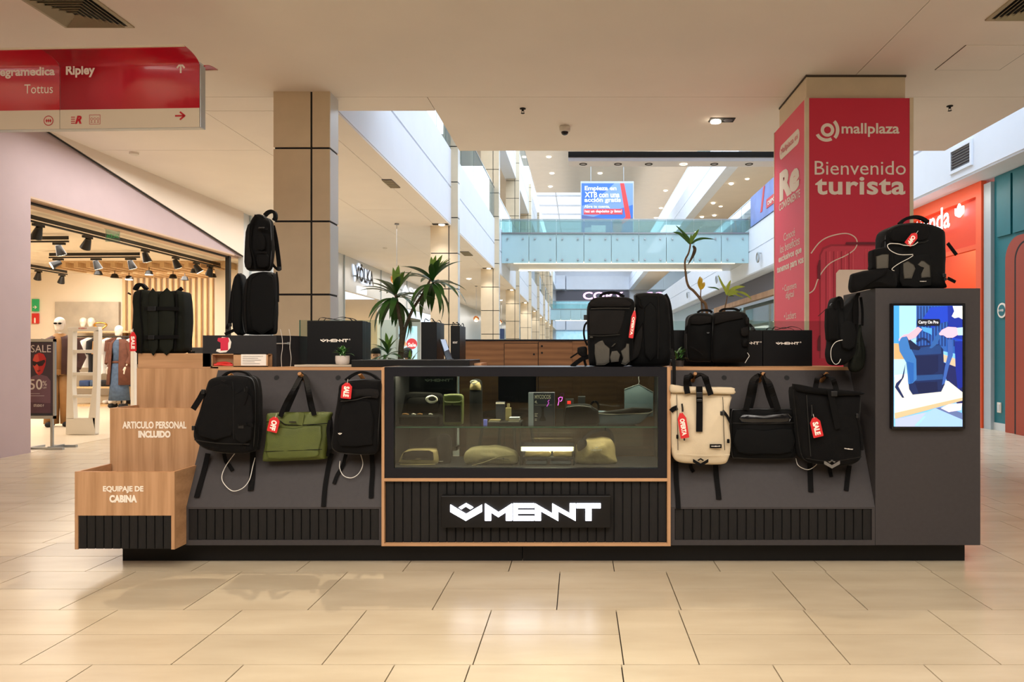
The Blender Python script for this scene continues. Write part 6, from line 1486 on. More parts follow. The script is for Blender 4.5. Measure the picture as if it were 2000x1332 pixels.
q = MB(); q.box(X(952, 4.24), X(1018, 4.24), 4.24, 4.40, ZS, ZS+.021); q.build('shelf_tray', 'plinth_black', None, bevel=.003, label='low black tray holding boxes and booklets on the shelf', cat='tray')
for i, (x0, x1, n_, cols) in enumerate(((955, 976, 2, ('print_cream', 'khaki')), (994, 1014, 5, ('print_cream', 'gold_card', 'print_white', 'khaki', 'box_side')))):
    for j in range(n_):
        q = MB(); dx = (j % 3-1)*.003; q.box(X(x0, 4.25)+dx, X(x1, 4.25)+dx, 4.25, 4.325, ZS+.0215+j*.0052, ZS+.0215+j*.0052+.0048)
        q.build('booklet', cols[j % len(cols)], None, bevel=.001, label='%s booklet in the %s pile on the black shelf tray' % (('lowest', 'second', 'third', 'fourth', 'top')[j] if n_ == 5 else ('lower', 'upper')[j], 'tall' if n_ == 5 else 'short'), cat='booklet', group='booklets on the shelf tray')
q = MB(); q.box(X(944, 4.26), X(951, 4.26), 4.26, 4.28, ZS, ZS+.035); q.build('lavender_box', (mat('lilac', (120, 124, 214), .4, emit=.3), 'lilac')[1], None, bevel=.001, label='tiny lilac box on the shelf left of the black tray', cat='box')
# drinks box with printed front
t = thing('printed_box', 'dark printed box lettered MYCOCOS with a pale side strip', 'box', (X(1058, 4.25), 4.25, ZS))
q = MB(); q.box(X(1032, 4.25), X(1083, 4.25), 4.25, 4.32, ZS, Z(767, 4.25)); q.build('box_body', 'box_navy', t, world=True, bevel=.001)
q = MB(); q.box(X(1032, 4.25), X(1042, 4.25), 4.2485, 4.25, ZS, Z(767, 4.25)); q.build('side_strip', 'box_side', t, world=True)
k = 4.25/F; fb = lambda px, py: FRONT((X(px, 4.25), 4.2492, Z(py, 4.25)))
text('MYCOCOS', 31*k, 8*k, fb(1060, 775), 'print_cream', t, bold=.02, t=.0005); text('4.', 6*k, 6*k, fb(1047, 785), 'print_cream', t, bold=.02, t=.0005)
q = MB()
for i, ww in enumerate((6, 4, 5, 0, 4, 4)):
    if ww: q.box(X(1044.5, 4.25), X(1044.5+ww, 4.25), 4.2487, 4.2495, Z(808+i*2.6, 4.25)-.0015, Z(808+i*2.6, 4.25)+.0015)
q.box(X(1044, 4.25), X(1078, 4.25), 4.2487, 4.2495, Z(791, 4.25)-.0005, Z(791, 4.25)+.0005); q.build('small_print', 'print_cream', t, world=True)
q = MB(); q.lathe([(.018, 0), (.02, .01), (.008, .03), (.006, .07), (.012, .085)], (X(1060, 4.25), 4.2489, Z(822, 4.25)), 12, sx=1, sy=.02); q.build('printed_vessel', 'charcoal_fabric', t, world=True)
q = MB(); q.tube([P(1068, 794, 4.247), P(1072, 787, 4.247), P(1070, 784, 4.247), P(1073, 781, 4.247)], .0022, 5); q.build('pink_mark', 'magenta', t, world=True)
t = thing('neon_reflection', 'little magenta neon reflection modelled as a glowing squiggle behind the printed box', 'light', (X(1094, 4.4), 4.4, ZS))
q = MB(); q.tube([P(*p, 4.4) for p in v2((530,445),(545,385),(538,350),(560,338),(590,340),(580,380),(560,395))], .0022, 6); q.build('reflection_tube', 'magenta', t, world=True); q = MB(); q.box(X(1086, 4.4), X(1101, 4.4), 4.405, 4.41, ZS, Z(798, 4.4)); q.build('backing', 'plinth_black', t, world=True)  # glowing tube and dark plate stand in for a neon reflection in the glass
cube('gadget_box', 'small dark box with a red glowing label behind the black pouch', 'box', 1104, 1120.5, 779, 4.42, .05, 'slat_black', ZS, parts=(('red_label', 1108, 1115, Z(789, 4.42), Z(783, 4.42), 'fire_red'),))
cube('gadget_box', 'small black cube shaped box above the black pouch', 'box', 1129, 1143, 774.5, 4.42, .05, 'black_plastic', ZS)
b = cbag('toiletry_pouch', 'rounded black pouch with side handle on the right of the shelf', 'pouch', 4.25, v2((600,640),(612,520),(640,450),(700,428),(800,420),(900,422),(960,440),(1000,470),(1050,500),(1062,560),(1058,680),(900,690),(700,690),(605,688)), .12, 'black_fabric', ZS, front=.01, wr=.005, r=.02)
b.piping(); b.seam(v2((640,470),(800,450),(960,470)), off=-.014, r=.002); b.web(v2((960,440),(985,400),(1030,398),(1055,440),(1058,500)), 4, off=.03, name='side_handle', th=.012, m='black_fabric')
b = cbag('garment_pouch', 'slim blue grey fabric pouch lying open at the right end', 'pouch', 4.26, v2((1048,540),(1100,520),(1250,545),(1400,545),(1600,535),(1740,500),(1772,520),(1700,590),(1640,640),(1560,690),(1300,700),(1062,700),(1050,640)), .09, 'blue_grey', ZS, front=.004, wr=.004, r=.015)
b.panel(onshelf(v2((1060,545),(1200,525),(1400,500),(1500,480),(1740,490),(1760,515),(1600,550),(1300,560)), 4.26, ZS+.07), .06, off=.012, m='black_fabric', name='lining', smoothn=1, r=.006); b.seam(v2((1060,548),(1200,560),(1450,552),(1700,545),(1765,515)), off=-.01, r=.003, m='print_cream', name='zip')
# clear pouch on a little hanger
t = thing('hanging_pouch', 'clear bluish pouch hanging from a hook at the case right end', 'pouch', (X(1248, 4.36), 4.36, Z(812, 4.36)))
q = MB(); pts = [P(*p, 4.36) for p in v2((1395,230),(1580,165),(1770,265),(1770,590),(1395,590))]; 
q.prism([(p.x, p.z) for p in pts], lambda u, v, tt: (u, 4.36+tt, v), 0, .004); q.build('pouch_film', 'pouch_film', t, world=True)
q = MB(); q.tube([P(*p, 4.358) for p in v2((1395,235),(1580,168),(1770,270))], .0016, 6); q.tube([P(*p, 4.358) for p in v2((1580,168),(1588,130),(1580,100))]+[Vector((X(1247.5, 4.358), 4.358, zt-.02))], .0016, 6); q.build('wire_hook', 'steel', t, world=True)
# lower level
b = cbag('clear_case', 'khaki framed clear packing case at the lower left', 'case', 4.26, v1((125,1245),(128,1180),(170,1100),(250,1068),(450,1062),(580,1070),(612,1110),(612,1245),(400,1252)), .12, 'khaki_glow', ZF, front=.004, wr=.004, r=.02)
b.panel(onshelf(v1((160,1200),(190,1110),(300,1085),(520,1085),(570,1110),(575,1205)), 4.26, ZF+.03), .004, off=-.002, m='charcoal_fabric', name='mesh_window', smoothn=1); b.seam(v1((140,1215),(360,1218),(600,1212)), off=-.012, r=.003, m='khaki_glow')
b = cbag('travel_pouch', 'dark upright pouch with small white mark, lower left', 'pouch', 4.3, v1((625,900),(700,875),(770,900),(800,1000),(795,1150),(780,1250),(640,1250),(622,1050)), .08, 'black_fabric', ZF, front=.006, wr=.004, r=.02)
b.mark(861, 901, 9, off=-.01, word=True); b.piping(m='charcoal_fabric')
b = cbag('soft_pouch', 'crumpled grey brown soft pouch at the lower middle', 'pouch', 4.25, v1((970,1150),(1000,1080),(1060,1045),(1200,1032),(1400,1030),(1550,1060),(1640,1110),(1665,1180),(1650,1240),(1500,1250),(1200,1252),(1010,1250),(975,1215)), .14, 'khaki', ZF, front=.01, wr=.012, r=.03, seed=92)
b.seam(v1((1060,1235),(1250,1180),(1450,1110),(1600,1095)), off=-.016, r=.003, m='khaki'); b.seam(v1((1485,1120),(1488,1160)), off=-.02, r=.002); b.seam(v1((1400,1145),(1480,1140),(1560,1150)), off=-.016, r=.002)
t = thing('lit_rack', 'low rack with a glowing light strip along its top edge', 'rack', (X(1069, 4.24), 4.24, ZF))
xa_, xb_ = X(1018.5, 4.24), X(1121, 4.24)
q = MB(); q.box(xa_, xb_, 4.24, 4.25, Z(881, 4.24), Z(873, 4.24)); q.build('light_strip', 'led_warm', t, world=True)
q = MB(); q.box(xa_, xb_, 4.25, 4.45, Z(876, 4.24), Z(873, 4.24)); q.build('rack_top', 'kiosk_grey_dark', t, world=True)
q = MB(); q.box(xa_, xb_, 4.24, 4.45, Z(897, 4.24), Z(893.5, 4.24)); q.build('rack_shelf', 'kiosk_grey_dark', t, world=True)
q = MB(); q.box(xa_, xa_+.006, 4.24, 4.45, ZF, Z(873, 4.24)); q.box(xb_-.006, xb_, 4.24, 4.45, ZF, Z(873, 4.24)); q.build('rack_side', 'kiosk_grey_dark', t, world=True)
light('rack_light', 'AREA', ((xa_+xb_)/2, 4.30, Z(876, 4.24)-.004), .8, (1, .88, .62), .28, .02)
for px0, px1, z_, m_, lab in ((1024, 1076, Z(893.5, 4.24), 'khaki_glow', 'rolled khaki packing cube, left on the lit rack'), (1079, 1119, Z(893.5, 4.24), 'khaki_glow', 'rolled khaki packing cube, right on the lit rack'), (1025, 1069, ZF, 'blue_grey', 'folded blue grey pouch under the rack, left'), (1073, 1117, ZF, 'blue_grey', 'folded blue grey pouch under the rack, right')):
    Yq = 4.26; x0, x1 = X(px0, Yq), X(px1, Yq); h = .032 if m_ == 'khaki_glow' else .024
    q = MB(); o_ = rrect(x1-x0-.004, h, h*.45, h*.3, n=4); q.pillow([(a+(x0+x1)/2, c) for a, c in o_], .12, .01, .004, 0, c=(0, Yq+.06, z_), wr=.003, seed=px0, rings=(.8, .4)); q.build('packing_cube', m_, None, smooth=True, label=lab, cat='pouch')
light('case_light', 'AREA', ((ix0+ix1)/2, YF+.10, SZ-.012), 3.5, (1, .9, .7), 1.6, .03)
b = cbag('duffel_bag', 'shiny khaki duffel bag with white mark at lower right', 'bag', 4.27, v2((770,1245),(754,1150),(766,1040),(820,965),(900,935),(1030,920),(1150,912),(1238,945),(1284,1040),(1297,1160),(1285,1245),(1030,1252)), .12, 'khaki_glow', ZF, front=.02, wr=.012, r=.03, seed=97)
b.web(v2((850,960),(870,880),(960,800),(1060,765),(1150,752),(1210,790),(1240,880),(1235,950)), 6.5, off=.04, m='black_fabric', name='carry_handle', th=.014); b.panel(v2((780,940),(850,880),(900,890),(910,960),(860,1010),(790,1040)), .02, off=-.008, m='black_fabric', name='end_fold', r=.008)
p = P(1165.5, 879, b.Y-.05); q = MB(); logo(q, 21*b.Y/F, FRONT(p), 0, .001, stacked=True); q.build('brand_mark', 'print_white', b.t, world=True)
# black brand bag inside the kiosk seen over the shelf, and the stools of the staff area
paper_bag('black shopping bag with white brand mark seen through the case', X(800, 4.66), X(888, 4.66), 4.66, .62, Z(727, 4.66), .09, (855, 742.5, 50), handles=False)
q = MB(); q.box(X(797, 4.655), X(892, 4.655), 4.652, 4.78, .595, .619); q.build('inner_ledge', 'oak', None, label='oak ledge inside the kiosk behind the glass case', cat='shelf', kind='structure')
q = MB(); q.box(XV0+.02, X(789, 4.66), 4.64, 4.66, .15, KT-.04); q.build('inner_side', 'oak_v', None, label='oak side board seen through the left of the case', cat='board', kind='structure')
q = MB(); q.box(X(1135, 5.3), X(1205, 5.3), 5.3, 5.7, .14, 1.1); q.build('inner_cabinet', 'cabinet_wood', None, label='brown cabinet inside the kiosk seen through the case', cat='cabinet', bevel=.003)
def stool(label, x, y, rz):
    t = thing('bar_stool', label, 'stool', (x, y, kz0+.021), rz=rz, group='black stools in the staff area')
    q = MB(); q.pillow(rrect(.36, .04, .015, .015), .34, .015, 0, 0, c=(0, 0, .60)); q.build('seat', 'black_fabric', t, smooth=True, center=False)
    for sx in (-1, 1):
        for sy in (-1, 1): q = MB(); q.tube([(sx*.13, sy*.13, .60), (sx*.2, sy*.2, 0)], .012, 8); q.build('leg', 'black_plastic', t, smooth=40)
    q = MB(); z = .2; q.tube([(-.18, -.18, z), (.18, -.18, z), (.18, .18, z), (-.18, .18, z)], .008, 6, closed=True); q.build('foot_ring', 'black_plastic', t)
    q = MB(); q.pillow(rrect(.34, .26, .05, .03), .03, .012, 0, 0, c=(0, .17, .70)); q.build('backrest', 'black_fabric', t, smooth=True, center=False)
    q = MB(); q.tube([(-.12, .16, .6), (-.12, .17, .72)], .01, 6); q.tube([(.12, .16, .6), (.12, .17, .72)], .01, 6); q.build('back_support', 'black_plastic', t)
stool('black stool seen through the left of the glass case', X(835, 5.45), 5.45, .3)
stool('black stool seen through the middle of the glass case', X(990, 5.55), 5.55, -.4)

# ================================================================= PLANTS BEHIND THE KIOSK
def planter(label, x, y, w_, d_, h_):
    t = thing('planter', label, 'planter', (x, y, 0))
    q = MB(); q.prism([(-w_/2, -d_/2), (w_/2, -d_/2), (w_/2, d_/2), (-w_/2, d_/2)], lambda u, v, tt: (u*(.9+.1*tt/h_), v*(.9+.1*tt/h_), tt), 0, h_); q.build('planter_body', 'planter_dark', t, bevel=.01)
    q = MB(); q.box(-w_/2+.04, w_/2-.04, -d_/2+.04, d_/2-.04, h_, h_+.006); q.build('soil', 'bark', t)
    return t
PYd = 7.1
planter('dark planter of the dracaena behind the kiosk', X(783, PYd), PYd, .6, .5, .62)
def stem(mb, pts, Y, r0, r1):
    p = cr([P(a, b_, Y) for a, b_ in pts], 5); n_ = len(p); mb.tube(p, r0, 8, rr=[r0+(r1-r0)*i/(n_-1) for i in range(n_)]); return p
dr_ = thing('dracaena', 'tall dracaena with two arching leaf crowns behind the shopping bags', 'plant', (X(783, PYd), PYd, .626))
q = MB(); stem(q, [(783, 1132-0), (782, 900), (781, 760), (783, 690), (786, 640), (780, 610), (775, 585)] if 0 else [(783, 806), (782, 750), (783, 690), (785, 645), (779, 612), (773, 575)], PYd, .04, .014); stem(q, [(785, 680), (792, 640), (806, 605), (825, 575), (844, 540)], PYd, .02, .01)
q.v = [v for v in q.v]; q.build('trunk', 'bark', dr_, world=True, smooth=True)
inv = parent_world(dr_).inverted()
lg = [leaf_mesh(.34, .062, .7, 8), leaf_mesh(.32, .058, 1.0, 8), leaf_mesh(.27, .052, .35, 8, m='leaf_edge'), leaf_mesh(.36, .06, 1.2, 8)]
random.seed(11)
def crown(px, py, Y, n_, els, parent, meshes, s0=.8, s1=1.1):
    c_ = parent_world(parent).inverted() @ P(px, py, Y)
    for i in range(n_):
        az = 2*PI*i/n_*2.4+random.uniform(-.2, .2); el = els[0]+(els[1]-els[0])*(i/(n_-1))+random.uniform(-.1, .1)
        me = meshes[2] if el > 1.0 else (meshes[0] if el > .2 else random.choice((meshes[1], meshes[3])))
        put_leaf(me, parent, c_+Vector((0, 0, -.05+.08*i/n_)), az, el, random.uniform(-.2, .2), random.uniform(s0, s1))
crown(773, 578, PYd, 36, (-.65, 1.35), dr_, lg, .95, 1.25); crown(845, 550, PYd, 36, (-.65, 1.35), dr_, lg, .9, 1.2); crown(757, 690, PYd-.05, 22, (-.2, 1.3), dr_, lg, .5, .85); crown(800, 715, PYd-.1, 16, (-.1, 1.2), dr_, lg, .4, .7)
# thin plants on the right
PYr = 6.9
planter('dark planter of the thin stemmed plants behind the kiosk', X(1395, PYr), PYr, .9, .4, .62)
c9 = crop(1280, 420, 6.66)
def leaf_px(pts, Y, wpx, parent, m, dy=.03):
    """single leaf along measured points"""
    ps = cr([P(a, b_, Y)+Vector((0, dy*i, 0)) for i, (a, b_) in enumerate(pts)], 5); n_ = len(ps); k = Y/F
    q = MB(); q.ribbon(ps, 1, .0015, (.3, .3, 1) if abs(pts[0][0]-pts[-1][0]) > abs(pts[0][1]-pts[-1][1]) else (1, .2, 0), ws=[wpx*k*max(.04, math.sin(PI*min(1, .1+.9*i/(n_-1)))**.8) for i in range(n_)]); q.build('leaf', m, parent, world=True, smooth=40)
t = thing('thin_plant', 'thin crooked plant stem with a leaf rosette high above the backpacks', 'plant', (X(1383, PYr), PYr, .626))
q = MB(); stem(q, [(1383, 812), (1384, 700), (1380, 604), *c9((600,1110),(500,990),(440,940),(408,860),(395,760),(385,660),(390,580),(430,500),(450,420),(455,370))], PYr, .016, .007); q.build('trunk', 'stem_brown', t, world=True, smooth=True)
for pts, wd, m_ in (((c9((455,380),(400,300),(330,230),(248,200))), 7, 'leaf'), (c9((450,370),(420,280),(360,200),(280,110)), 6, 'leaf'), (c9((460,375),(490,300),(540,230),(585,165)), 7, 'leaf_edge'), (c9((470,375),(540,320),(640,290),(790,296)), 5, 'leaf'), (c9((455,365),(440,300),(415,240)), 5, 'leaf'), (c9((460,365),(470,300),(478,240)), 5, 'leaf_edge'), (c9((490,400),(520,440),(500,520),(440,635)), 7, 'bark')): leaf_px(pts, PYr, wd, t, m_)
t = thing('yellow_shoot', 'short stem with yellow leaves between the two thin plants', 'plant', (X(1372, PYr), PYr+.02, .626))
q = MB(); stem(q, [(1376, 812), (1374, 700), (1372, 620), *c9((600,1150),(588,1050),(592,970))], PYr+.02, .01, .005); q.build('trunk', 'stem_brown', t, world=True, smooth=True)
for pts in (c9((592,975),(575,900),(585,840),(605,785)), c9((594,970),(600,880),(612,830),(620,800)), c9((600,965),(630,920),(645,880),(652,860))): leaf_px(pts, PYr+.02, 6, t, 'leaf_yellow')
t = thing('lime_plant', 'small plant with lime green leaves left of the red pillar', 'plant', (X(1417, PYr), PYr, .626))
q = MB(); stem(q, [(1416, 812), (1415, 700), (1415, 620), *c9((905,1210),(925,1120),(935,1050))], PYr, .01, .005); q.build('trunk', 'stem_brown', t, world=True, smooth=True)
for pts, wd in ((c9((930,1040),(915,960),(880,880),(840,765)), 6), (c9((935,1030),(950,950),(975,890),(1005,835)), 6), (c9((940,1030),(1000,970),(1090,930),(1195,920)), 7), (c9((945,1040),(1010,1000),(1080,990),(1130,1000)), 6), (c9((945,1050),(1040,1020),(1100,1040),(1175,1062)), 4), (c9((1080,1000),(1150,1010),(1220,1040),(1280,1088)), 5), (c9((950,1050),(990,1045),(1040,1050)), 3), (c9((830,970),(790,945),(745,935),(700,925)), 3)): leaf_px(pts, PYr, wd, t, 'leaf_lime' if wd != 3 else 'leaf')

# ================================================================= PEOPLE SITTING BEYOND THE KIOSK
def skin(name, verts, edges, radii, m, parent, sub=1, root=0):
    me = bpy.data.meshes.new(name); me.from_pydata(verts, edges, []); me.materials.append(M[m])
    o = bpy.data.objects.new(name, me); C.objects.link(o); o.parent = parent
    o.modifiers.new('skin', 'SKIN')
    if not me.skin_vertices:
        bm = bmesh.new(); bm.from_mesh(me); bm.verts.layers.skin.verify(); bm.to_mesh(me); bm.free()
    for i, r in enumerate(radii):
        sv = me.skin_vertices[0].data[i]; sv.radius = r if isinstance(r, tuple) else (r, r); sv.use_root = (i == root)
    o.modifiers['skin'].use_smooth_shade = True
    s = o.modifiers.new('sub', 'SUBSURF'); s.levels = sub; s.render_levels = sub
    return o
def hand_chains(w_, f, out):
    """palm and five fingers starting at wrist w_, pointing along f, thumb towards out"""
    w_, f, out = Vector(w_), Vector(f).normalized(), Vector(out).normalized()
    V = [w_, w_+f*.05]; R_ = [.024, .03]; E = [(0, 1)]
    for i, (o_, L_) in enumerate(((.024, .07), (.008, .078), (-.008, .072), (-.024, .056))):
        b0 = len(V); base = w_+f*.085+out*o_; V += [base, base+f*L_*.5+Vector((0, 0, -.006)), base+f*L_+Vector((0, 0, -.018))]; R_ += [.010, .0085, .007]; E += [(1, b0), (b0, b0+1), (b0+1, b0+2)]
    b0 = len(V); V += [w_+f*.035+out*.035, w_+f*.07+out*.055, w_+f*.095+out*.05]; R_ += [.011, .009, .008]; E += [(1, b0), (b0, b0+1), (b0+1, b0+2)]
    return V, E, R_
def head(parent, c, facing, skin_m, hair_m, cap=False, glasses=False, bald=False, s=1.0):
    """head with face; facing in radians, 0 looks to the camera (-Y)"""
    t_ = bpy.data.objects.new('head', None); C.objects.link(t_); t_.parent = parent; t_.location = c; t_.rotation_euler = (0, 0, facing); t_.scale = (s, s, s)
    q = MB(); n = 20; vs = []; 
    prof = [(-.115, .030, -.035), (-.105, .045, -.03), (-.085, .056, -.018), (-.055, .064, -.006), (-.02, .072, 0), (.02, .076, .004), (.055, .074, .008), (.085, .060, .010), (.105, .036, .012), (.114, .008, .012)]
    for z, r, y in prof:
        for k in range(n):
            a = 2*PI*k/n; x_, y_ = r*math.sin(a), -r*1.2*math.cos(a)+y
            if abs(a if a < PI else a-2*PI) < .35 and -.07 < z < .03: y_ -= .004
            vs.append((x_, y_, z))
    fs = [(i*n+k, i*n+(k+1) % n, (i+1)*n+(k+1) % n, (i+1)*n+k) for i in range(len(prof)-1) for k in range(n)]+[tuple(reversed(range(n))), tuple(range((len(prof)-1)*n, len(prof)*n))]
    q.add(vs, fs)
    q.add([(0, -.098, .012), (.012, -.085, -.028), (-.012, -.085, -.028), (0, -.112, -.026), (0, -.082, -.034)], [(0, 3, 1), (0, 2, 3), (3, 4, 1), (3, 2, 4)])
    for sx in (-1, 1): q.lathe([(.004, -.03), (.016, -.02), (.018, 0), (.014, .02), (.003, .028)], (sx*.076, .002, -.005), 8, sx=.35)
    o = q.build('face', skin_m, t_, smooth=True, center=False)
    q = MB()
    for sx in (-1, 1): q.lathe([(.002, -.007), (.011, -.003), (.011, .003), (.002, .007)], (sx*.030, -.085, .004), 10, sy=.5)
    q.build('eyes', 'vent_dark' if not bald else skin_m, t_, center=False)
    q = MB(); q.tube([(-.022, -.076, -.058), (-.008, -.083, -.056), (.008, -.083, -.056), (.022, -.076, -.058)], .004, 6); q.build('mouth', 'coat_brown' if not bald else skin_m, t_, smooth=True, center=False)
    if not bald:
        q = MB(); hp = [(.02, .082, .014), (.055, .083, .014), (.09, .07, .014), (.115, .045, .014), (.126, .01, .014)]
        vs = []
        for z, r, y in [(-.06, .074, .03), (-.02, .080, .022)]+hp:
            for k in range(n):
                a = 2*PI*k/n; front = max(0, math.cos(a)); yy = -r*1.2*math.cos(a)+y
                if z < .06: yy = max(yy, -.02+.0*front)
                vs.append((r*math.sin(a), yy, z))
        m_ = len(vs)//n; fs = [(i*n+k, i*n+(k+1) % n, (i+1)*n+(k+1) % n, (i+1)*n+k) for i in range(m_-1) for k in range(n)]+[tuple(range((m_-1)*n, m_*n))]
        q.add(vs, fs); q.build('hair', hair_m, t_, smooth=True, center=False)
    if cap:
        q = MB(); q.lathe([(.084, .035), (.086, .07), (.07, .115), (.03, .135), (.004, .138)], (0, .012, 0), 18, sy=1.2); q.prism([(-.06, -.08), (.06, -.08), (.05, -.15), (-.05, -.15)], lambda u, v, tt: (u, v, tt), .036, .042); q.build('cap', 'olive_dark', t_, smooth=True, center=False)
    if glasses:
        q = MB()
        for sx in (-1, 1): q.pillow([(sx*.031+.025*math.cos(a), .006+.017*math.sin(a)) for a in [2*PI*k/14 for k in range(14)]], .006, .002, 0, 0, c=(0, -.098, 0), rings=(.5,))
        q.box(-.008, .008, -.1, -.095, .008, .013); q.box(-.058, -.054, -.1, 0, .008, .014); q.box(.054, .058, -.1, 0, .008, .014); q.build('sunglasses', 'black_gloss', t_, center=False)
    return t_
def seated(label, x, y, seat, facing, top_m, cap=False, shirt='cloth_black'):
    t = thing('person', label, 'person', (x, y, 0), rz=facing)
    S = seat
    V = [(0, .0, S+.08), (0, .03, S+.25), (0, .03, S+.42), (0, .02, S+.50), (0, 0, S+.56)]; E = [(0, 1), (1, 2), (2, 3), (3, 4)]; R_ = [(.15, .11), (.13, .1), (.15, .1), (.07, .06), (.052, .052)]
    for sx in (-1, 1):
        b0 = len(V); V += [(sx*.1, -.05, S+.05), (sx*.13, -.42, S+.04), (sx*.13, -.40, S-.38), (sx*.13, -.52, S-.43)]; R_ += [.08, .058, .042, .04]; E += [(0, b0), (b0, b0+1), (b0+1, b0+2), (b0+2, b0+3)]
        b0 = len(V); V += [(sx*.19, .03, S+.44), (sx*.24, -.02, S+.2), (sx*.17, -.24, S+.13)]; R_ += [.055, .042, .03]; E += [(2, b0), (b0, b0+1), (b0+1, b0+2)]
    skin('body', V, E, R_, shirt, t, 2)
    for sx in (-1, 1):
        hv, he, hr = hand_chains((sx*.17, -.24, S+.13), (0, -1, -.1), (-sx, 0, 0)); skin('hand', [tuple(v) for v in hv], he, hr, 'skin', t, 1)
    head(t, (0, -.01, S+.69), 0, 'skin', 'hair_dark', cap=cap)
    q = MB(); q.tube([(0, 0, S+.5), (0, 0, S+.6)], .05, 10); q.build('neck', 'skin', t, smooth=True)
    return t
hs = 12.5
def high_stool(label, x, y, h):
    t = thing('bench_stool', label, 'stool', (x, y, 0), group='stools beyond the kiosk'); q = MB(); q.lathe([(.18, h-.04), (.19, h-.02), (.17, h)], (0, 0, 0), 20); q.build('seat', 'black_fabric', t, smooth=40)
    for sx in (-1, 1):
        for sy in (-1, 1): q = MB(); q.tube([(sx*.09, sy*.09, h-.04), (sx*.16, sy*.16, 0)], .012, 8); q.build('leg', 'black_plastic', t)
xp1, xp2 = X(734, hs), X(796, hs)
high_stool('stool of the person in the dark cap', xp1, hs+.05, .50); high_stool('stool of the dark haired person seen from behind', xp2, hs+.05, .52)
seated('seated person in a dark cap facing the camera, behind the dracaena', xp1, hs, .50, .2, 'x', cap=True)
seated('seated dark haired person seen from behind before the lit poster', xp2, hs, .52, PI-.15, 'x', shirt='coat_dark')
# lit advertising totem
TY = 20.0
t = thing('advertising_totem', 'lit poster stand with a swimwear picture and a red Sale disc', 'poster stand', (X(798, TY), TY, 0))
q = MB(); q.box(X(773, TY), X(823, TY), TY, TY+.16, 0, Z(629, TY)); q.build('totem_frame', 'pillar_side', t, world=True, bevel=.01)
kk = TY/F; tf = FRONT((X(779, TY), TY-.004, Z(705, TY)))
def tp(*a): return [((x-690)/10*kk, (1050-y)/10*kk) for x, y in a]
LT = [((196, 220, 240), tp((690, 1200), (1050, 1200), (1050, 370), (690, 370))), ((170, 216, 228), tp((760, 500), (980, 500), (980, 400), (760, 400))),
      ((214, 62, 70), [((945-690)/10*kk+10.5*kk*math.cos(a), (1050-715)/10*kk+10.5*kk*math.sin(a)) for a in [2*PI*k/30 for k in range(30)]]),
      ((224, 160, 120), tp((690, 1200), (700, 760), (692, 640), (720, 590), (770, 590), (800, 640), (850, 720), (810, 780), (800, 720), (790, 800), (795, 1200))),
      ((226, 170, 130), tp((705, 590), (708, 540), (740, 520), (780, 530), (785, 570), (760, 600))),
      ((30, 44, 84), tp((695, 580), (695, 530), (720, 500), (770, 500), (798, 530), (790, 548), (740, 540), (715, 580))),
      ((120, 40, 50), tp((692, 690), (795, 660), (795, 710), (700, 720))), ((200, 90, 70), tp((700, 780), (790, 780), (785, 830), (705, 830)))]
LT.append(((240, 236, 236), ('Sale', (950-690)/10*kk, (1050-735)/10*kk, 16*kk, 8*kk, .03)))
picture('poster_print', LT, tf, t, emit=.85, step=.003)
# pendant lamps made of wooden petals
def petal_lamp(label, px, py, Y, r):
    c_ = P(px, py, Y); t = thing('pendant_lamp', label, 'lamp', c_, group='petal lamps')
    q = MB(); q.tube([(0, 0, r*.9), (0, 0, CE-c_.z)], .006, 6); q.lathe([(.05, 0), (.05, -.03)], (0, 0, CE-c_.z), 12); q.build('cord', 'metal_grey', t)
    q = MB(); q.lathe([(.01, -.4*r), (.3*r, -.3*r), (.36*r, 0), (.3*r, .3*r), (.01, .4*r)], (0, 0, 0), 14); q.build('bulb', 'lamp_soft', t, smooth=True)
    random.seed(int(px))
    m_ = MB(); n_ = 6
    vs = []
    for i in range(n_+1):
        u = i/n_; w_ = r*.36*math.sin(PI*(.12+.8*u)); vs += [(-w_, -r*.12*math.sin(u*PI), r*(.05+.62*u)), (0, -r*.2*math.sin(u*PI)-.0, r*(.05+.66*u)), (w_, -r*.12*math.sin(u*PI), r*(.05+.62*u))]
    for i in range(n_): a = i*3; m_.f += [(a, a+1, a+4, a+3), (a+1, a+2, a+5, a+4)]
    m_.v = [Vector(v) for v in vs]; m_.mi = [0]*len(m_.f); me = m_.mesh('petal'); me.materials.append(M['petal_wood']); me.polygons.foreach_set('use_smooth', [True]*len(me.polygons))
    for i in range(30):
        z = 1-2*(i+.5)/30; ph = i*2.399; d = Vector((math.sqrt(1-z*z)*math.cos(ph), math.sqrt(1-z*z)*math.sin(ph), z))
        o = bpy.data.objects.new('petal', me); C.objects.link(o); o.parent = t; o.location = d*r*.42; o.rotation_mode = 'XYZ'; o.rotation_euler = (d.to_track_quat('Y', 'Z').to_matrix() @ Matrix.Rotation(.5, 3, 'X')).to_euler()
petal_lamp('nearest wooden petal lamp, above the dracaena', 775, 548, 15.5, .27)
petal_lamp('second wooden petal lamp, left of the third pillar', 930, 624, 30, .25)
petal_lamp('farthest wooden petal lamp, right of the third pillar', 976, 630, 38, .26)
q = MB(); q.box(X(974, 40), X(984, 40), 40, 40.3, Z(662, 40), Z(642, 40)); q.build('blue_banner', 'cloth_blue', None, label='small blue banner between the third and fourth pillar', cat='banner')
q = MB(); q.box(X(979, 40)-.01, X(979, 40)+.01, 40.1, 40.12, Z(642, 40), CE); q.build('banner_rod', 'steel', bpy.data.objects['blue_banner'], world=True)

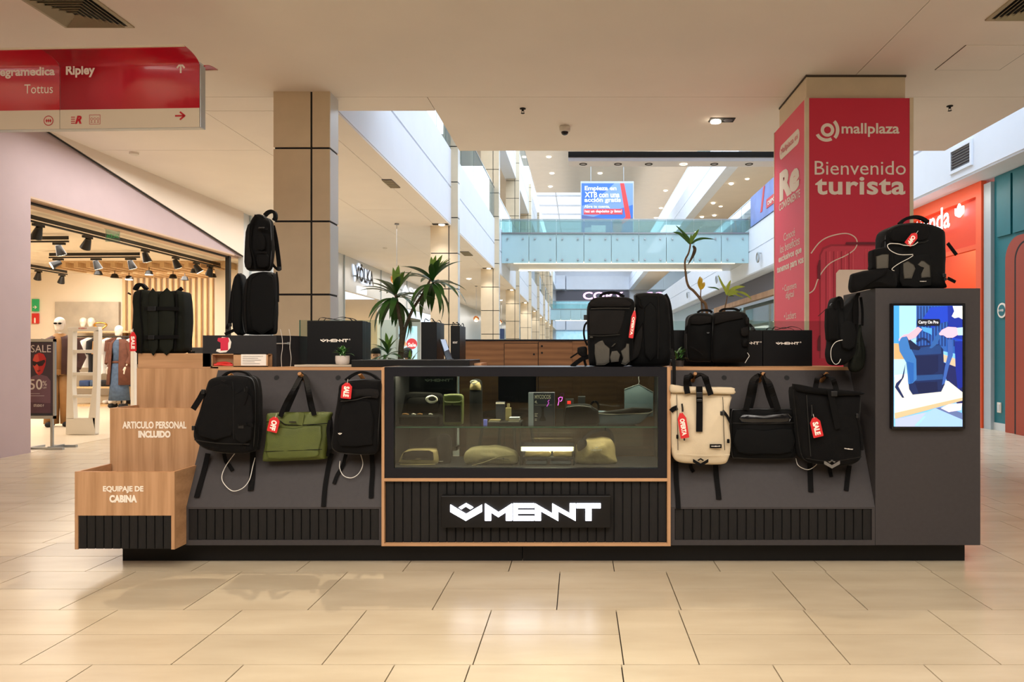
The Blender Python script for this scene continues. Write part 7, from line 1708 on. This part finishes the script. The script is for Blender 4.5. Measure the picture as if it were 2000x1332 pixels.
# ================================================================= INSIDE THE CLOTHES STORE
# track lights
def track(label, p0, p1, heads):
    t = thing('track_light', label, 'track light', ((p0[0]+p1[0])/2, (p0[1]+p1[1])/2, 3.1))
    d = (Vector(p1)-Vector(p0)); L_ = d.length; dn = d.normalized(); c_ = (Vector(p0)+Vector(p1))/2; sd = Vector((-dn.y, dn.x, 0))
    q = MB(); q.obox(c_, dn, sd, (0, 0, 1), L_/2, .013, .014); q.build('rail', 'black_plastic', t, world=True)
    q = MB(); q.obox(c_+Vector((0, 0, .06)), dn, sd, (0, 0, 1), L_/2, .004, .03); q.build('mount', 'black_plastic', t, world=True)
    for u, az, el in heads:
        b0 = Vector(p0)+d*u-Vector((0, 0, .018)); dirv = Vector((math.cos(az)*math.cos(el), math.sin(az)*math.cos(el), -math.sin(el)))
        q = MB(); q.obox(b0-Vector((0, 0, .02)), dn, sd, (0, 0, 1), .10, .02, .018); q.tube([b0-Vector((0, 0, .03)), b0-Vector((0, 0, .08))], .01, 6)
        s0 = b0-Vector((0, 0, .09))-dirv*.05; q.tube([s0, s0+dirv*.02, s0+dirv*.17], .05, 12, rr=[.04, .045, .075]); h_ = q.build('lamp_head', 'black_plastic', t, world=True, smooth=40)
        q = MB(); q.tube([s0+dirv*.165, s0+dirv*.172], .068, 12); q.build('lens', 'lamp_glow', h_, world=True)
    return t
def SP(px, py, Y): return (X(px, Y), Y, Z(py, Y))
zr_ = 3.08
def atz(px, py, z=zr_): Y = F*(z-CH)/(CY-py); return (X(px, Y), Y, z)
track('long black track of spotlights running along the store front', atz(58, 431), atz(430, 522), ((.03, 2.6, .9), (.22, 2.6, .9), (.5, 1.2, 1.2), (.68, 1.0, 1.1), (.82, .6, 1.0), (.92, 2.4, 1.0)))
track('black spotlight track crossing the store, upper one', atz(60, 472), atz(134, 471.5), ((.75, 1.2, 1.2),))
track('black spotlight track crossing the store, middle one', atz(96, 503), atz(273, 502), ((.1, 3.9, .5), (.52, 1.0, 1.2), (.9, 1.0, 1.2)))
track('short black spotlight track on the store ceiling, left', atz(60, 524), atz(131, 536), ((.2, 2.5, 1.0), (.85, 2.5, 1.0)))
for i, (px, py, on) in enumerate(((192, 531, 0), (224, 537, 0), (252, 541, 1), (291, 531, 1), (338, 538, 0), (361, 542, 0), (380, 527, 0), (415, 536, 0))):
    Y_ = F*(2.95-CH)/(CY-py)
    t = thing('slat_spotlight', '%s spotlight hanging under the timber slats of the store' % ('first second third fourth fifth sixth seventh eighth'.split()[i]+' from left'), 'spotlight', (X(px, Y_), Y_, 2.95), group='spotlights under the timber slats')
    q = MB(); q.tube([(0, 0, .1), (0, 0, .02)], .008, 6); q.lathe([(.03, .03), (.055, .02), (.085, -.06)], (0, 0, 0), 14); q.build('lamp_head', 'black_plastic', t, smooth=40)
    q = MB(); q.lathe([(.075, -.064), (.075, -.06)], (0, 0, 0), 14); q.build('lens', 'lamp_glow' if on else 'vent_dark', t)
for i, (px, py) in enumerate(((84, 406), (227, 446), (335, 476))):
    p = atz(px, py, 3.19); q = MB(); q.lathe([(.05, 0), (.06, .008)], (0, 0, 0), 14); o = q.build('store_downlight', 'lamp_glow', None, label='%s small round downlight in the store ceiling' % ('left', 'middle', 'right')[i], cat='light', group='store downlights'); o.location = p
# mirrored exit sign glass
p = SP(220, 459, 11.1); t = thing('exit_sign', 'clear hanging exit sign read from behind, mirrored letters SALIDA', 'sign', (p[0], 11.1, p[2]-.1))
q = MB(); kx = 11.1/F; q.box(p[0]-14*kx, p[0]+14*kx, 11.1, 11.105, p[2]-13*kx, p[2]+11*kx); q.build('sign_glass', 'rail_glass', t, world=True); q = MB(); q.box(p[0]-15*kx, p[0]+15*kx, 11.09, 11.115, p[2]+11*kx, 3.2); q.build('sign_mount', 'plastic_white', t, world=True)
q = MB(); put_text(q, 'SALIDA', 24*kx, 8*kx, lambda u, v, tt: (p[0]-u, 11.099-tt, p[2]-2*kx+v), .001, .0); q.build('lettering', 'exit_green', t, world=True, fixn=False)
for py, m_, lab, s_t in ((596, 'exit_green', 'green exit arrow sign on the store wall', 1), (622, 'fire_red', 'red fire extinguisher sign on the store wall', 0)):
    Yw = 17.45; x0, x1 = X(62, Yw), X(74.5, Yw); q = MB(); q.box(x0, x1, Yw, Yw+.04, Z(py+12 if s_t else py+10, Yw), Z(py-12 if s_t else py-10, Yw)); o = q.build('wall_sign', m_, None, label=lab, cat='sign')
    q = MB(); cx_, cz_ = (x0+x1)/2, Z(py+4, Yw)
    if s_t:
        for pl in arrow(cx_, cz_, .05, -PI/2, None): q.flat(pl, lambda u, v, tt: (u, Yw-tt, v), .003)
    else: q.flat([(cx_-.02, cz_-.06), (cx_+.02, cz_-.06), (cx_+.02, cz_+.05), (cx_, cz_+.08), (cx_-.02, cz_+.05)], lambda u, v, tt: (u, Yw-tt, v), .003)
    q.build('symbol', 'print_white', o, world=True, fixn=False)
# sale poster stand in the opening
PYs = 9.08
t = thing('poster_stand', 'grey floor stand with a dark SALE poster and a red tinted face', 'poster stand', (X(92, PYs), PYs, 0))
px = lambda a: X(a, PYs); pz = lambda a: Z(a, PYs)
xl = px(42)
for a0, a1, b0, b1 in ((42, 107, 662, 667.5), (42, 107, 812, 818), (42, 46, 662, 818), (103.5, 107, 662, 818)):
    q = MB(); q.box(px(a0), px(a1), PYs, PYs+.03, pz(b1), pz(b0)); q.build('frame_bar', 'steel', t, world=True)
q = MB(); q.box(px(46), px(103.5), PYs+.008, PYs+.02, pz(812), pz(667.5)); q.build('poster', 'box_navy', t, world=True)
q = MB(); q.box(px(97), px(101.5), PYs+.01, PYs+.035, .04, pz(818)); q.build('post', 'steel', t, world=True)
q = MB(); q.box(px(60)-.05, px(126), PYs-.04, PYs+.0, 0, .03); q.box(px(60)-.05, px(60), PYs-.25, PYs+.25, 0, .03); q.box(px(80), px(126)-.0, PYs+.2, PYs+.24, 0, .03); q.box(px(96), px(102), PYs-.03, PYs+.22, .0, .04); q.build('foot', 'steel', t, world=True)
kf = PYs/F; sf = FRONT((px(76), PYs+.006, pz(740)))
def q5(*a): return [((50+x/4.592-76)*kf, (740-(600+y/4.592))*kf) for x, y in a]
LS = [((66, 52, 66), q5((0, 950), (244, 950), (244, 320), (0, 320))), ((116, 84, 100), q5((0, 950), (222, 950), (222, 660), (190, 620), (120, 600), (60, 620), (0, 680))), ((90, 60, 76), q5((0, 850), (222, 860), (222, 950), (0, 950))),
      ((196, 40, 44), q5((62, 470), (80, 425), (120, 408), (160, 420), (182, 460), (176, 520), (150, 590), (118, 612), (92, 590), (66, 530))),
      ((226, 84, 70), q5((66, 470), (84, 430), (110, 420), (120, 470), (110, 600), (92, 586), (70, 530))), ((40, 14, 26), q5((60, 480), (100, 492), (170, 470), (175, 490), (150, 525), (118, 530), (100, 508), (80, 530), (62, 515))), ((120, 20, 30), q5((100, 570), (130, 560), (136, 570), (112, 582)))]
for s, x_, y_, w_, h_, bd in (('SALE', 138, 372, 180, 66, .0), ('50', 92, 692, 118, 95, .01), ('%', 172, 682, 38, 44, .0), ('OFF', 172, 722, 34, 16, 0), ('STUDIO F', 120, 882, 92, 22, .02)):
    LS.append(((226, 218, 214), (s, (50+x_/4.592-76)*kf, (740-(600+y_/4.592))*kf, w_/4.592*kf, h_/4.592*kf, bd)))
LS.append(((190, 180, 186), q5((45, 792), (170, 792), (170, 796), (45, 796)))); LS.append(((190, 180, 186), q5((45, 772), (130, 772), (130, 776), (45, 776))))
picture('poster_print', LS, sf, t, step=.0008)
# white security gate
GY = 10.64
t = thing('security_gate', 'white ladder shaped anti-theft gate at the store entrance', 'gate', (X(160, GY), GY, 0))
gx = lambda a: X(50+a/4.592, GY); gz = lambda a: Z(600+a/4.592, GY)
g_p = lambda *a: [(gx(x), gz(y)) for x, y in a]
for nm, pl in (('side_post', g_p((380, 215), (425, 215), (418, 700), (432, 1000), (432, 1000), (378, 1000), (360, 1140))), ('side_post', g_p((608, 215), (655, 200), (640, 700), (625, 1140), (600, 1000), (562, 1000), (600, 700))), ('top_bar', g_p((380, 215), (375, 180), (650, 175), (655, 215))), ('base', g_p((360, 1140), (375, 995), (625, 990), (622, 1145)))):
    q = MB(); q.prism(pl, lambda u, v, tt: (u, GY+tt, v), 0, .09); q.build(nm, 'plastic_white', t, world=True, bevel=.006)
for y0, y1, a, b_ in ((382, 412, 416, 612), (585, 612, 414, 606), (788, 812, 420, 600)): q = MB(); q.box(gx(a), gx(b_), GY+.01, GY+.08, gz(y1), gz(y0)); q.build('rung', 'plastic_white', t, world=True, bevel=.004)
text('STUDIO F', (gx(548)-gx(476)), gz(178)-gz(190), FRONT(((gx(476)+gx(548))/2, GY-.001, gz(190))), 'fire_red', t, bold=.03)
t = thing('security_gate', 'second white anti-theft gate, partly behind the oak bins', 'gate', (X(258, GY), GY+1.0, 0))
q = MB(); q.box(X(254.5, GY+1), X(262, GY+1), GY+1, GY+1.08, 0, 1.62); q.build('side_post', 'plastic_white', t, world=True, bevel=.01); q = MB(); q.box(X(254.5, GY+1), X(330, GY+1), GY+1.01, GY+1.07, 1.5, 1.62); q.build('top_bar', 'plastic_white', t, world=True, bevel=.01); q = MB(); q.box(X(254.5, GY+1), X(330, GY+1), GY+1, GY+1.08, 0, .2); q.build('base', 'plastic_white', t, world=True, bevel=.01)
# mannequins
def loft(q, secs, n=18, a0=0, a1=360):
    vs = []; full = a1-a0 == 360; cnt = n if full else n+1
    for z, cx_, cy_, rx, ry in secs:
        for k in range(cnt): a = math.radians(a0+(a1-a0)*k/n); vs.append((cx_+rx*math.cos(a), cy_+ry*math.sin(a), z))
    m_ = len(secs); q.add(vs, [(i*cnt+k, i*cnt+(k+1) % cnt, (i+1)*cnt+(k+1) % cnt, (i+1)*cnt+k) for i in range(m_-1) for k in range(cnt if full else cnt-1)])
def mannequin(label, x, y, h, rz, kind):
    t = thing('mannequin', label, 'mannequin', (x, y, 0), rz=rz); s = h/1.8
    V = [(0, 0, .98), (0, .01, 1.15), (0, .0, 1.32), (0, 0, 1.46), (0, -.01, 1.55)]; E = [(0, 1), (1, 2), (2, 3), (3, 4)]; R_ = [(.14, .1), (.11, .085), (.14, .095), (.055, .05), (.045, .045)]
    for sx in (-1, 1):
        b0 = len(V); V += [(sx*.09, 0, .88), (sx*.1, -.01, .5), (sx*.11, .01, .1), (sx*.12, -.1, .03)]; R_ += [.08, .055, .036, .035]; E += [(0, b0), (b0, b0+1), (b0+1, b0+2), (b0+2, b0+3)]
        b0 = len(V); V += [(sx*.17, 0, 1.40), (sx*.23, .02, 1.13), (sx*.2, -.06, .9)]; R_ += [.048, .037, .026]; E += [(2, b0), (b0, b0+1), (b0+1, b0+2)]
    skin('body', [tuple(c*s for c in v) for v in V], E, [tuple(c*s for c in r) if isinstance(r, tuple) else r*s for r in R_], 'mannequin', t, 2)
    for sx in (-1, 1):
        hv, he, hr = hand_chains((sx*.2*s, -.06*s, .9*s), (0, -.3, -1), (0, -1, 0)); skin('hand', [tuple(v) for v in hv], he, hr, 'mannequin', t, 1)
    head(t, (0, -.015, 1.685*s), 0, 'mannequin', 'x', bald=True, glasses=(kind == 'left'), s=s)
    S_ = lambda L_: [tuple(c*s for c in r) for r in L_]
    def cloth(nm, m_, secs, a0=0, a1=360, th=.012):
        q = MB(); loft(q, S_(secs), 24, a0, a1); o = q.build(nm, m_, t, smooth=True, center=False); sd = o.modifiers.new('thick', 'SOLIDIFY'); sd.thickness = th
    if kind == 'right':
        cloth('shirt', 'denim', [(.98, 0, 0, .145, .11), (1.15, 0, .01, .13, .105), (1.32, 0, 0, .16, .115), (1.42, 0, 0, .15, .10), (1.49, 0, 0, .07, .065)])
        cloth('skirt', 'denim', [(.16, 0, 0, .22, .17), (.5, 0, 0, .19, .15), (.85, 0, 0, .165, .13), (1.0, 0, 0, .14, .105)])
        cloth('belt', 'coat_brown', [(.975, 0, 0, .152, .118), (1.02, 0, 0, .150, .116)])
        cloth('coat', 'coat_brown', [(.5, 0, .02, .29, .2), (.9, 0, .02, .25, .18), (1.2, 0, .02, .24, .16), (1.4, 0, .02, .22, .14), (1.5, 0, .02, .10, .09)], -68, 248, .02)
        for sx in (-1, 1): q = MB(); q.tube([(sx*.2*s, .01, 1.42*s), (sx*.27*s, .03, 1.13*s), (sx*.235*s, -.06*s, .96*s)], .05, 10, rr=[.07*s, .065*s, .055*s]); q.build('sleeve', 'coat_brown', t, smooth=True)
        for sx in (-1, 1): q = MB(); q.pillow([(sx*.12*s+.05*math.cos(a), .05+.05*math.sin(a)) for a in [2*PI*k/12 for k in range(12)]], .24, .04, 0, 0, c=(0, -.04, 0), rings=(.6,)); q.build('shoe', 'cloth_black', t, smooth=True)
    else:
        cloth('sweater', 'camel', [(.95, 0, 0, .165, .13), (1.15, 0, .01, .15, .12), (1.32, 0, 0, .175, .125), (1.42, 0, 0, .16, .11), (1.53, 0, 0, .07, .07)])
        cloth('jacket', 'coat_dark', [(.86, 0, .02, .26, .19), (1.1, 0, .02, .26, .18), (1.3, 0, .02, .27, .17), (1.43, 0, .02, .22, .14), (1.50, 0, .02, .10, .09)], -76, 256, .02)
        for sx in (-1, 1):
            q = MB(); q.tube([(sx*.19*s, .01, 1.42*s), (sx*.29*s, .03, 1.13*s), (sx*.25*s, -.06*s, .96*s)], .05, 10, rr=[.075*s, .075*s, .06*s]); q.build('sleeve', 'coat_dark', t, smooth=True)
            cloth('trouser_leg', 'camel', [(.05, sx*.115, -.01, .105, .1), (.5, sx*.1, -.01, .10, .1), (.9, sx*.08, 0, .10, .11)])
            q = MB(); q.pillow([(sx*.12*s+.05*math.cos(a), .045+.045*math.sin(a)) for a in [2*PI*k/12 for k in range(12)]], .24, .04, 0, 0, c=(0, -.06, 0), rings=(.6,)); q.build('shoe', 'cloth_black', t, smooth=True)
        cloth('waistband', 'camel', [(.85, 0, 0, .16, .13), (.98, 0, 0, .155, .125)])
    return t
mannequin('white mannequin in sunglasses, dark jacket and camel trousers, at left', X(117, 11.9), 11.9, 1.84, .35, 'left')
mannequin('mannequin in a denim dress and long brown coat, by the back wall', X(233, 16.0), 16.0, 1.86, -.1, 'right')
# clothes rails, each garment its own piece
random.seed(23)
def garment(x, y, ztop, L_, w_, m_, lab, grp, rz=0):
    o_ = [(-w_*.12, L_), (-w_*.5, L_*.9), (-w_*.56, L_*.55), (-w_*.42, L_*.55), (-w_*.4, L_*.1), (-w_*.42, 0), (w_*.42, 0), (w_*.4, L_*.1), (w_*.42, L_*.55), (w_*.56, L_*.55), (w_*.5, L_*.9), (w_*.12, L_)]
    q = MB(); q.pillow([(a, b_) for a, b_ in o_], .06, .02, .005, 0, wr=.012, seed=x*9, rings=(.7, .3)); o = q.build('garment', m_, None, smooth=True, label=lab, cat='garment', group=grp); o.location = (x, y, ztop-L_-.03); o.rotation_euler = (0, 0, rz)
def rail(label, x0, x1, y, z):
    t = thing('clothes_rail', label, 'clothes rail', ((x0+x1)/2, y, 0))
    q = MB(); q.tube([(x0, y, z), (x1, y, z)], .012, 8); q.build('rail', 'black_plastic', t, world=True)
    for x in (x0, x1): q = MB(); q.tube([(x, y, 0), (x, y, z)], .014, 8); q.build('post', 'black_plastic', t, world=True)
    return t
rail('upper clothes rail behind the security gate', -12.0, -9.9, 16.6, 1.62)
cols = ['cloth_black', 'coat_brown', 'coat_dark', 'shirt_white', 'cloth_black', 'camel', 'shirt_white', 'coat_brown', 'cloth_blue', 'cloth_black', 'shirt_white', 'cloth_black', 'coat_dark', 'shirt_white']
cn = {'cloth_black': 'black', 'coat_brown': 'brown', 'coat_dark': 'dark brown', 'shirt_white': 'white', 'camel': 'camel', 'cloth_blue': 'blue'}
for i in range(14):
    x = -11.9+i*.145; m_ = cols[i]
    garment(x, 16.6, 1.62, random.choice((.62, .85, .7)), .42, m_, '%s garment on the store rail, %s from left' % (cn[m_], 'first second third fourth fifth sixth seventh eighth ninth tenth eleventh twelfth thirteenth fourteenth'.split()[i]), 'garments on the upper rail', rz=1.15)
q = MB(); q.box(-11.6, -10.0, 16.3, 16.8, .42, .46); q.build('low_shelf', 'slat_wood', None, label='low timber shelf below the clothes rail', cat='shelf', kind='structure'); q = MB(); q.box(-11.6, -10.0, 16.3, 16.8, 0, .05); q.build('floor_plinth', 'slat_wood', None, label='timber plinth on the floor below the clothes rail', cat='shelf', kind='structure')
for i in range(6):
    m_ = ('cloth_blue', 'denim', 'cloth_black', 'cloth_blue', 'denim', 'cloth_black')[i]
    for j, zz in enumerate((.461,)):
        q = MB(); o_ = rrect(.22, .14, .03, .02); q.pillow([(a-11.45+i*.25, b_) for a, b_ in o_], .3, .03, .01, 0, c=(0, 16.5, zz), wr=.006, rings=(.7,)); q.build('folded_clothes', m_, None, smooth=True, label='folded %s stack on the low shelf, %s from left' % ({'cloth_blue': 'blue', 'denim': 'denim', 'cloth_black': 'black'}[m_], 'first second third fourth fifth sixth'.split()[i]), cat='clothes', group='folded stacks on the low shelf')
for i in range(3):
    for j in (0, 1):
        q = MB(); o_ = [(.05*math.cos(a), .05+.045*math.sin(a)) for a in [2*PI*k/12 for k in range(12)]]; q.pillow(o_, .24, .04, 0, 0, rings=(.6,)); o = q.build('shoe', ('shirt_white', 'cloth_black', 'camel')[i], None, smooth=True, label='%s shoe of the %s pair on the floor plinth' % (('left', 'right')[j], ('white', 'black', 'camel')[i]), cat='shoe', group='shoes on the floor plinth'); o.location = (-11.0+i*.42+j*.13, 16.5, .052)
# shelf with two mannequin heads and a gold ornament
q = MB(); q.box(X(150, 17.1), X(262, 17.1), 16.9, 17.35, Z(647, 17.1)-.04, Z(647, 17.1)); q.build('wall_shelf', 'slat_wood', None, label='timber shelf carrying the two mannequin heads', cat='shelf', kind='structure')
zs_ = Z(647, 17.1)
for px_, lab in ((162.5, 'left white mannequin head on the store shelf'), (178, 'right white mannequin head on the store shelf')):
    t = thing('display_bust', lab, 'mannequin', (X(px_, 17.1), 17.1, zs_)); q = MB(); q.lathe([(.08, 0), (.06, .03), (.045, .06), (.045, .13)], (0, 0, 0), 14); q.build('neck', 'mannequin', t, smooth=True); head(t, (0, 0, .22), .3, 'mannequin', 'x', bald=True)
t = thing('gold_ornament', 'gold looped ornament beside the mannequin heads', 'ornament', (X(196, 17.1), 17.1, zs_))
q = MB(); q.tube([(.12*math.cos(a)*(1+.2*math.sin(3*a)), .04*math.sin(2*a), .12+.09*math.sin(a)) for a in [2*PI*k/30 for k in range(30)]], .022, 8, closed=True); q.build('loop', (mat('gold', (214, 170, 90), .25, metal=.9), 'gold')[1], t, smooth=True, center=False); q = MB(); q.lathe([(.06, 0), (.05, .02)], (0, 0, 0), 14); q.build('base', 'gold', t)
# display unit with small handbags behind the olive backpack
t = thing('display_table', 'white display table with dark striped clothes at the store right', 'table', (X(385, 14.5), 14.5, 0))
q = MB(); q.box(X(372, 14.5), X(396, 14.5)+.1, 14.5, 15.1, .6, 1.05); q.build('table_body', 'plastic_white', t, world=True, bevel=.01)
q = MB(); q.box(X(372, 14.5), X(396, 14.5)+.1, 14.52, 15.08, 1.05, 1.35)
q.build('hung_clothes', 'cloth_black', t, world=True, bevel=.02)
for xx in (X(374, 14.5), X(398, 14.5)): q = MB(); q.tube([(xx, 14.8, 0), (xx, 14.8, .6)], .02, 8); q.build('leg', 'plastic_white', t, world=True)
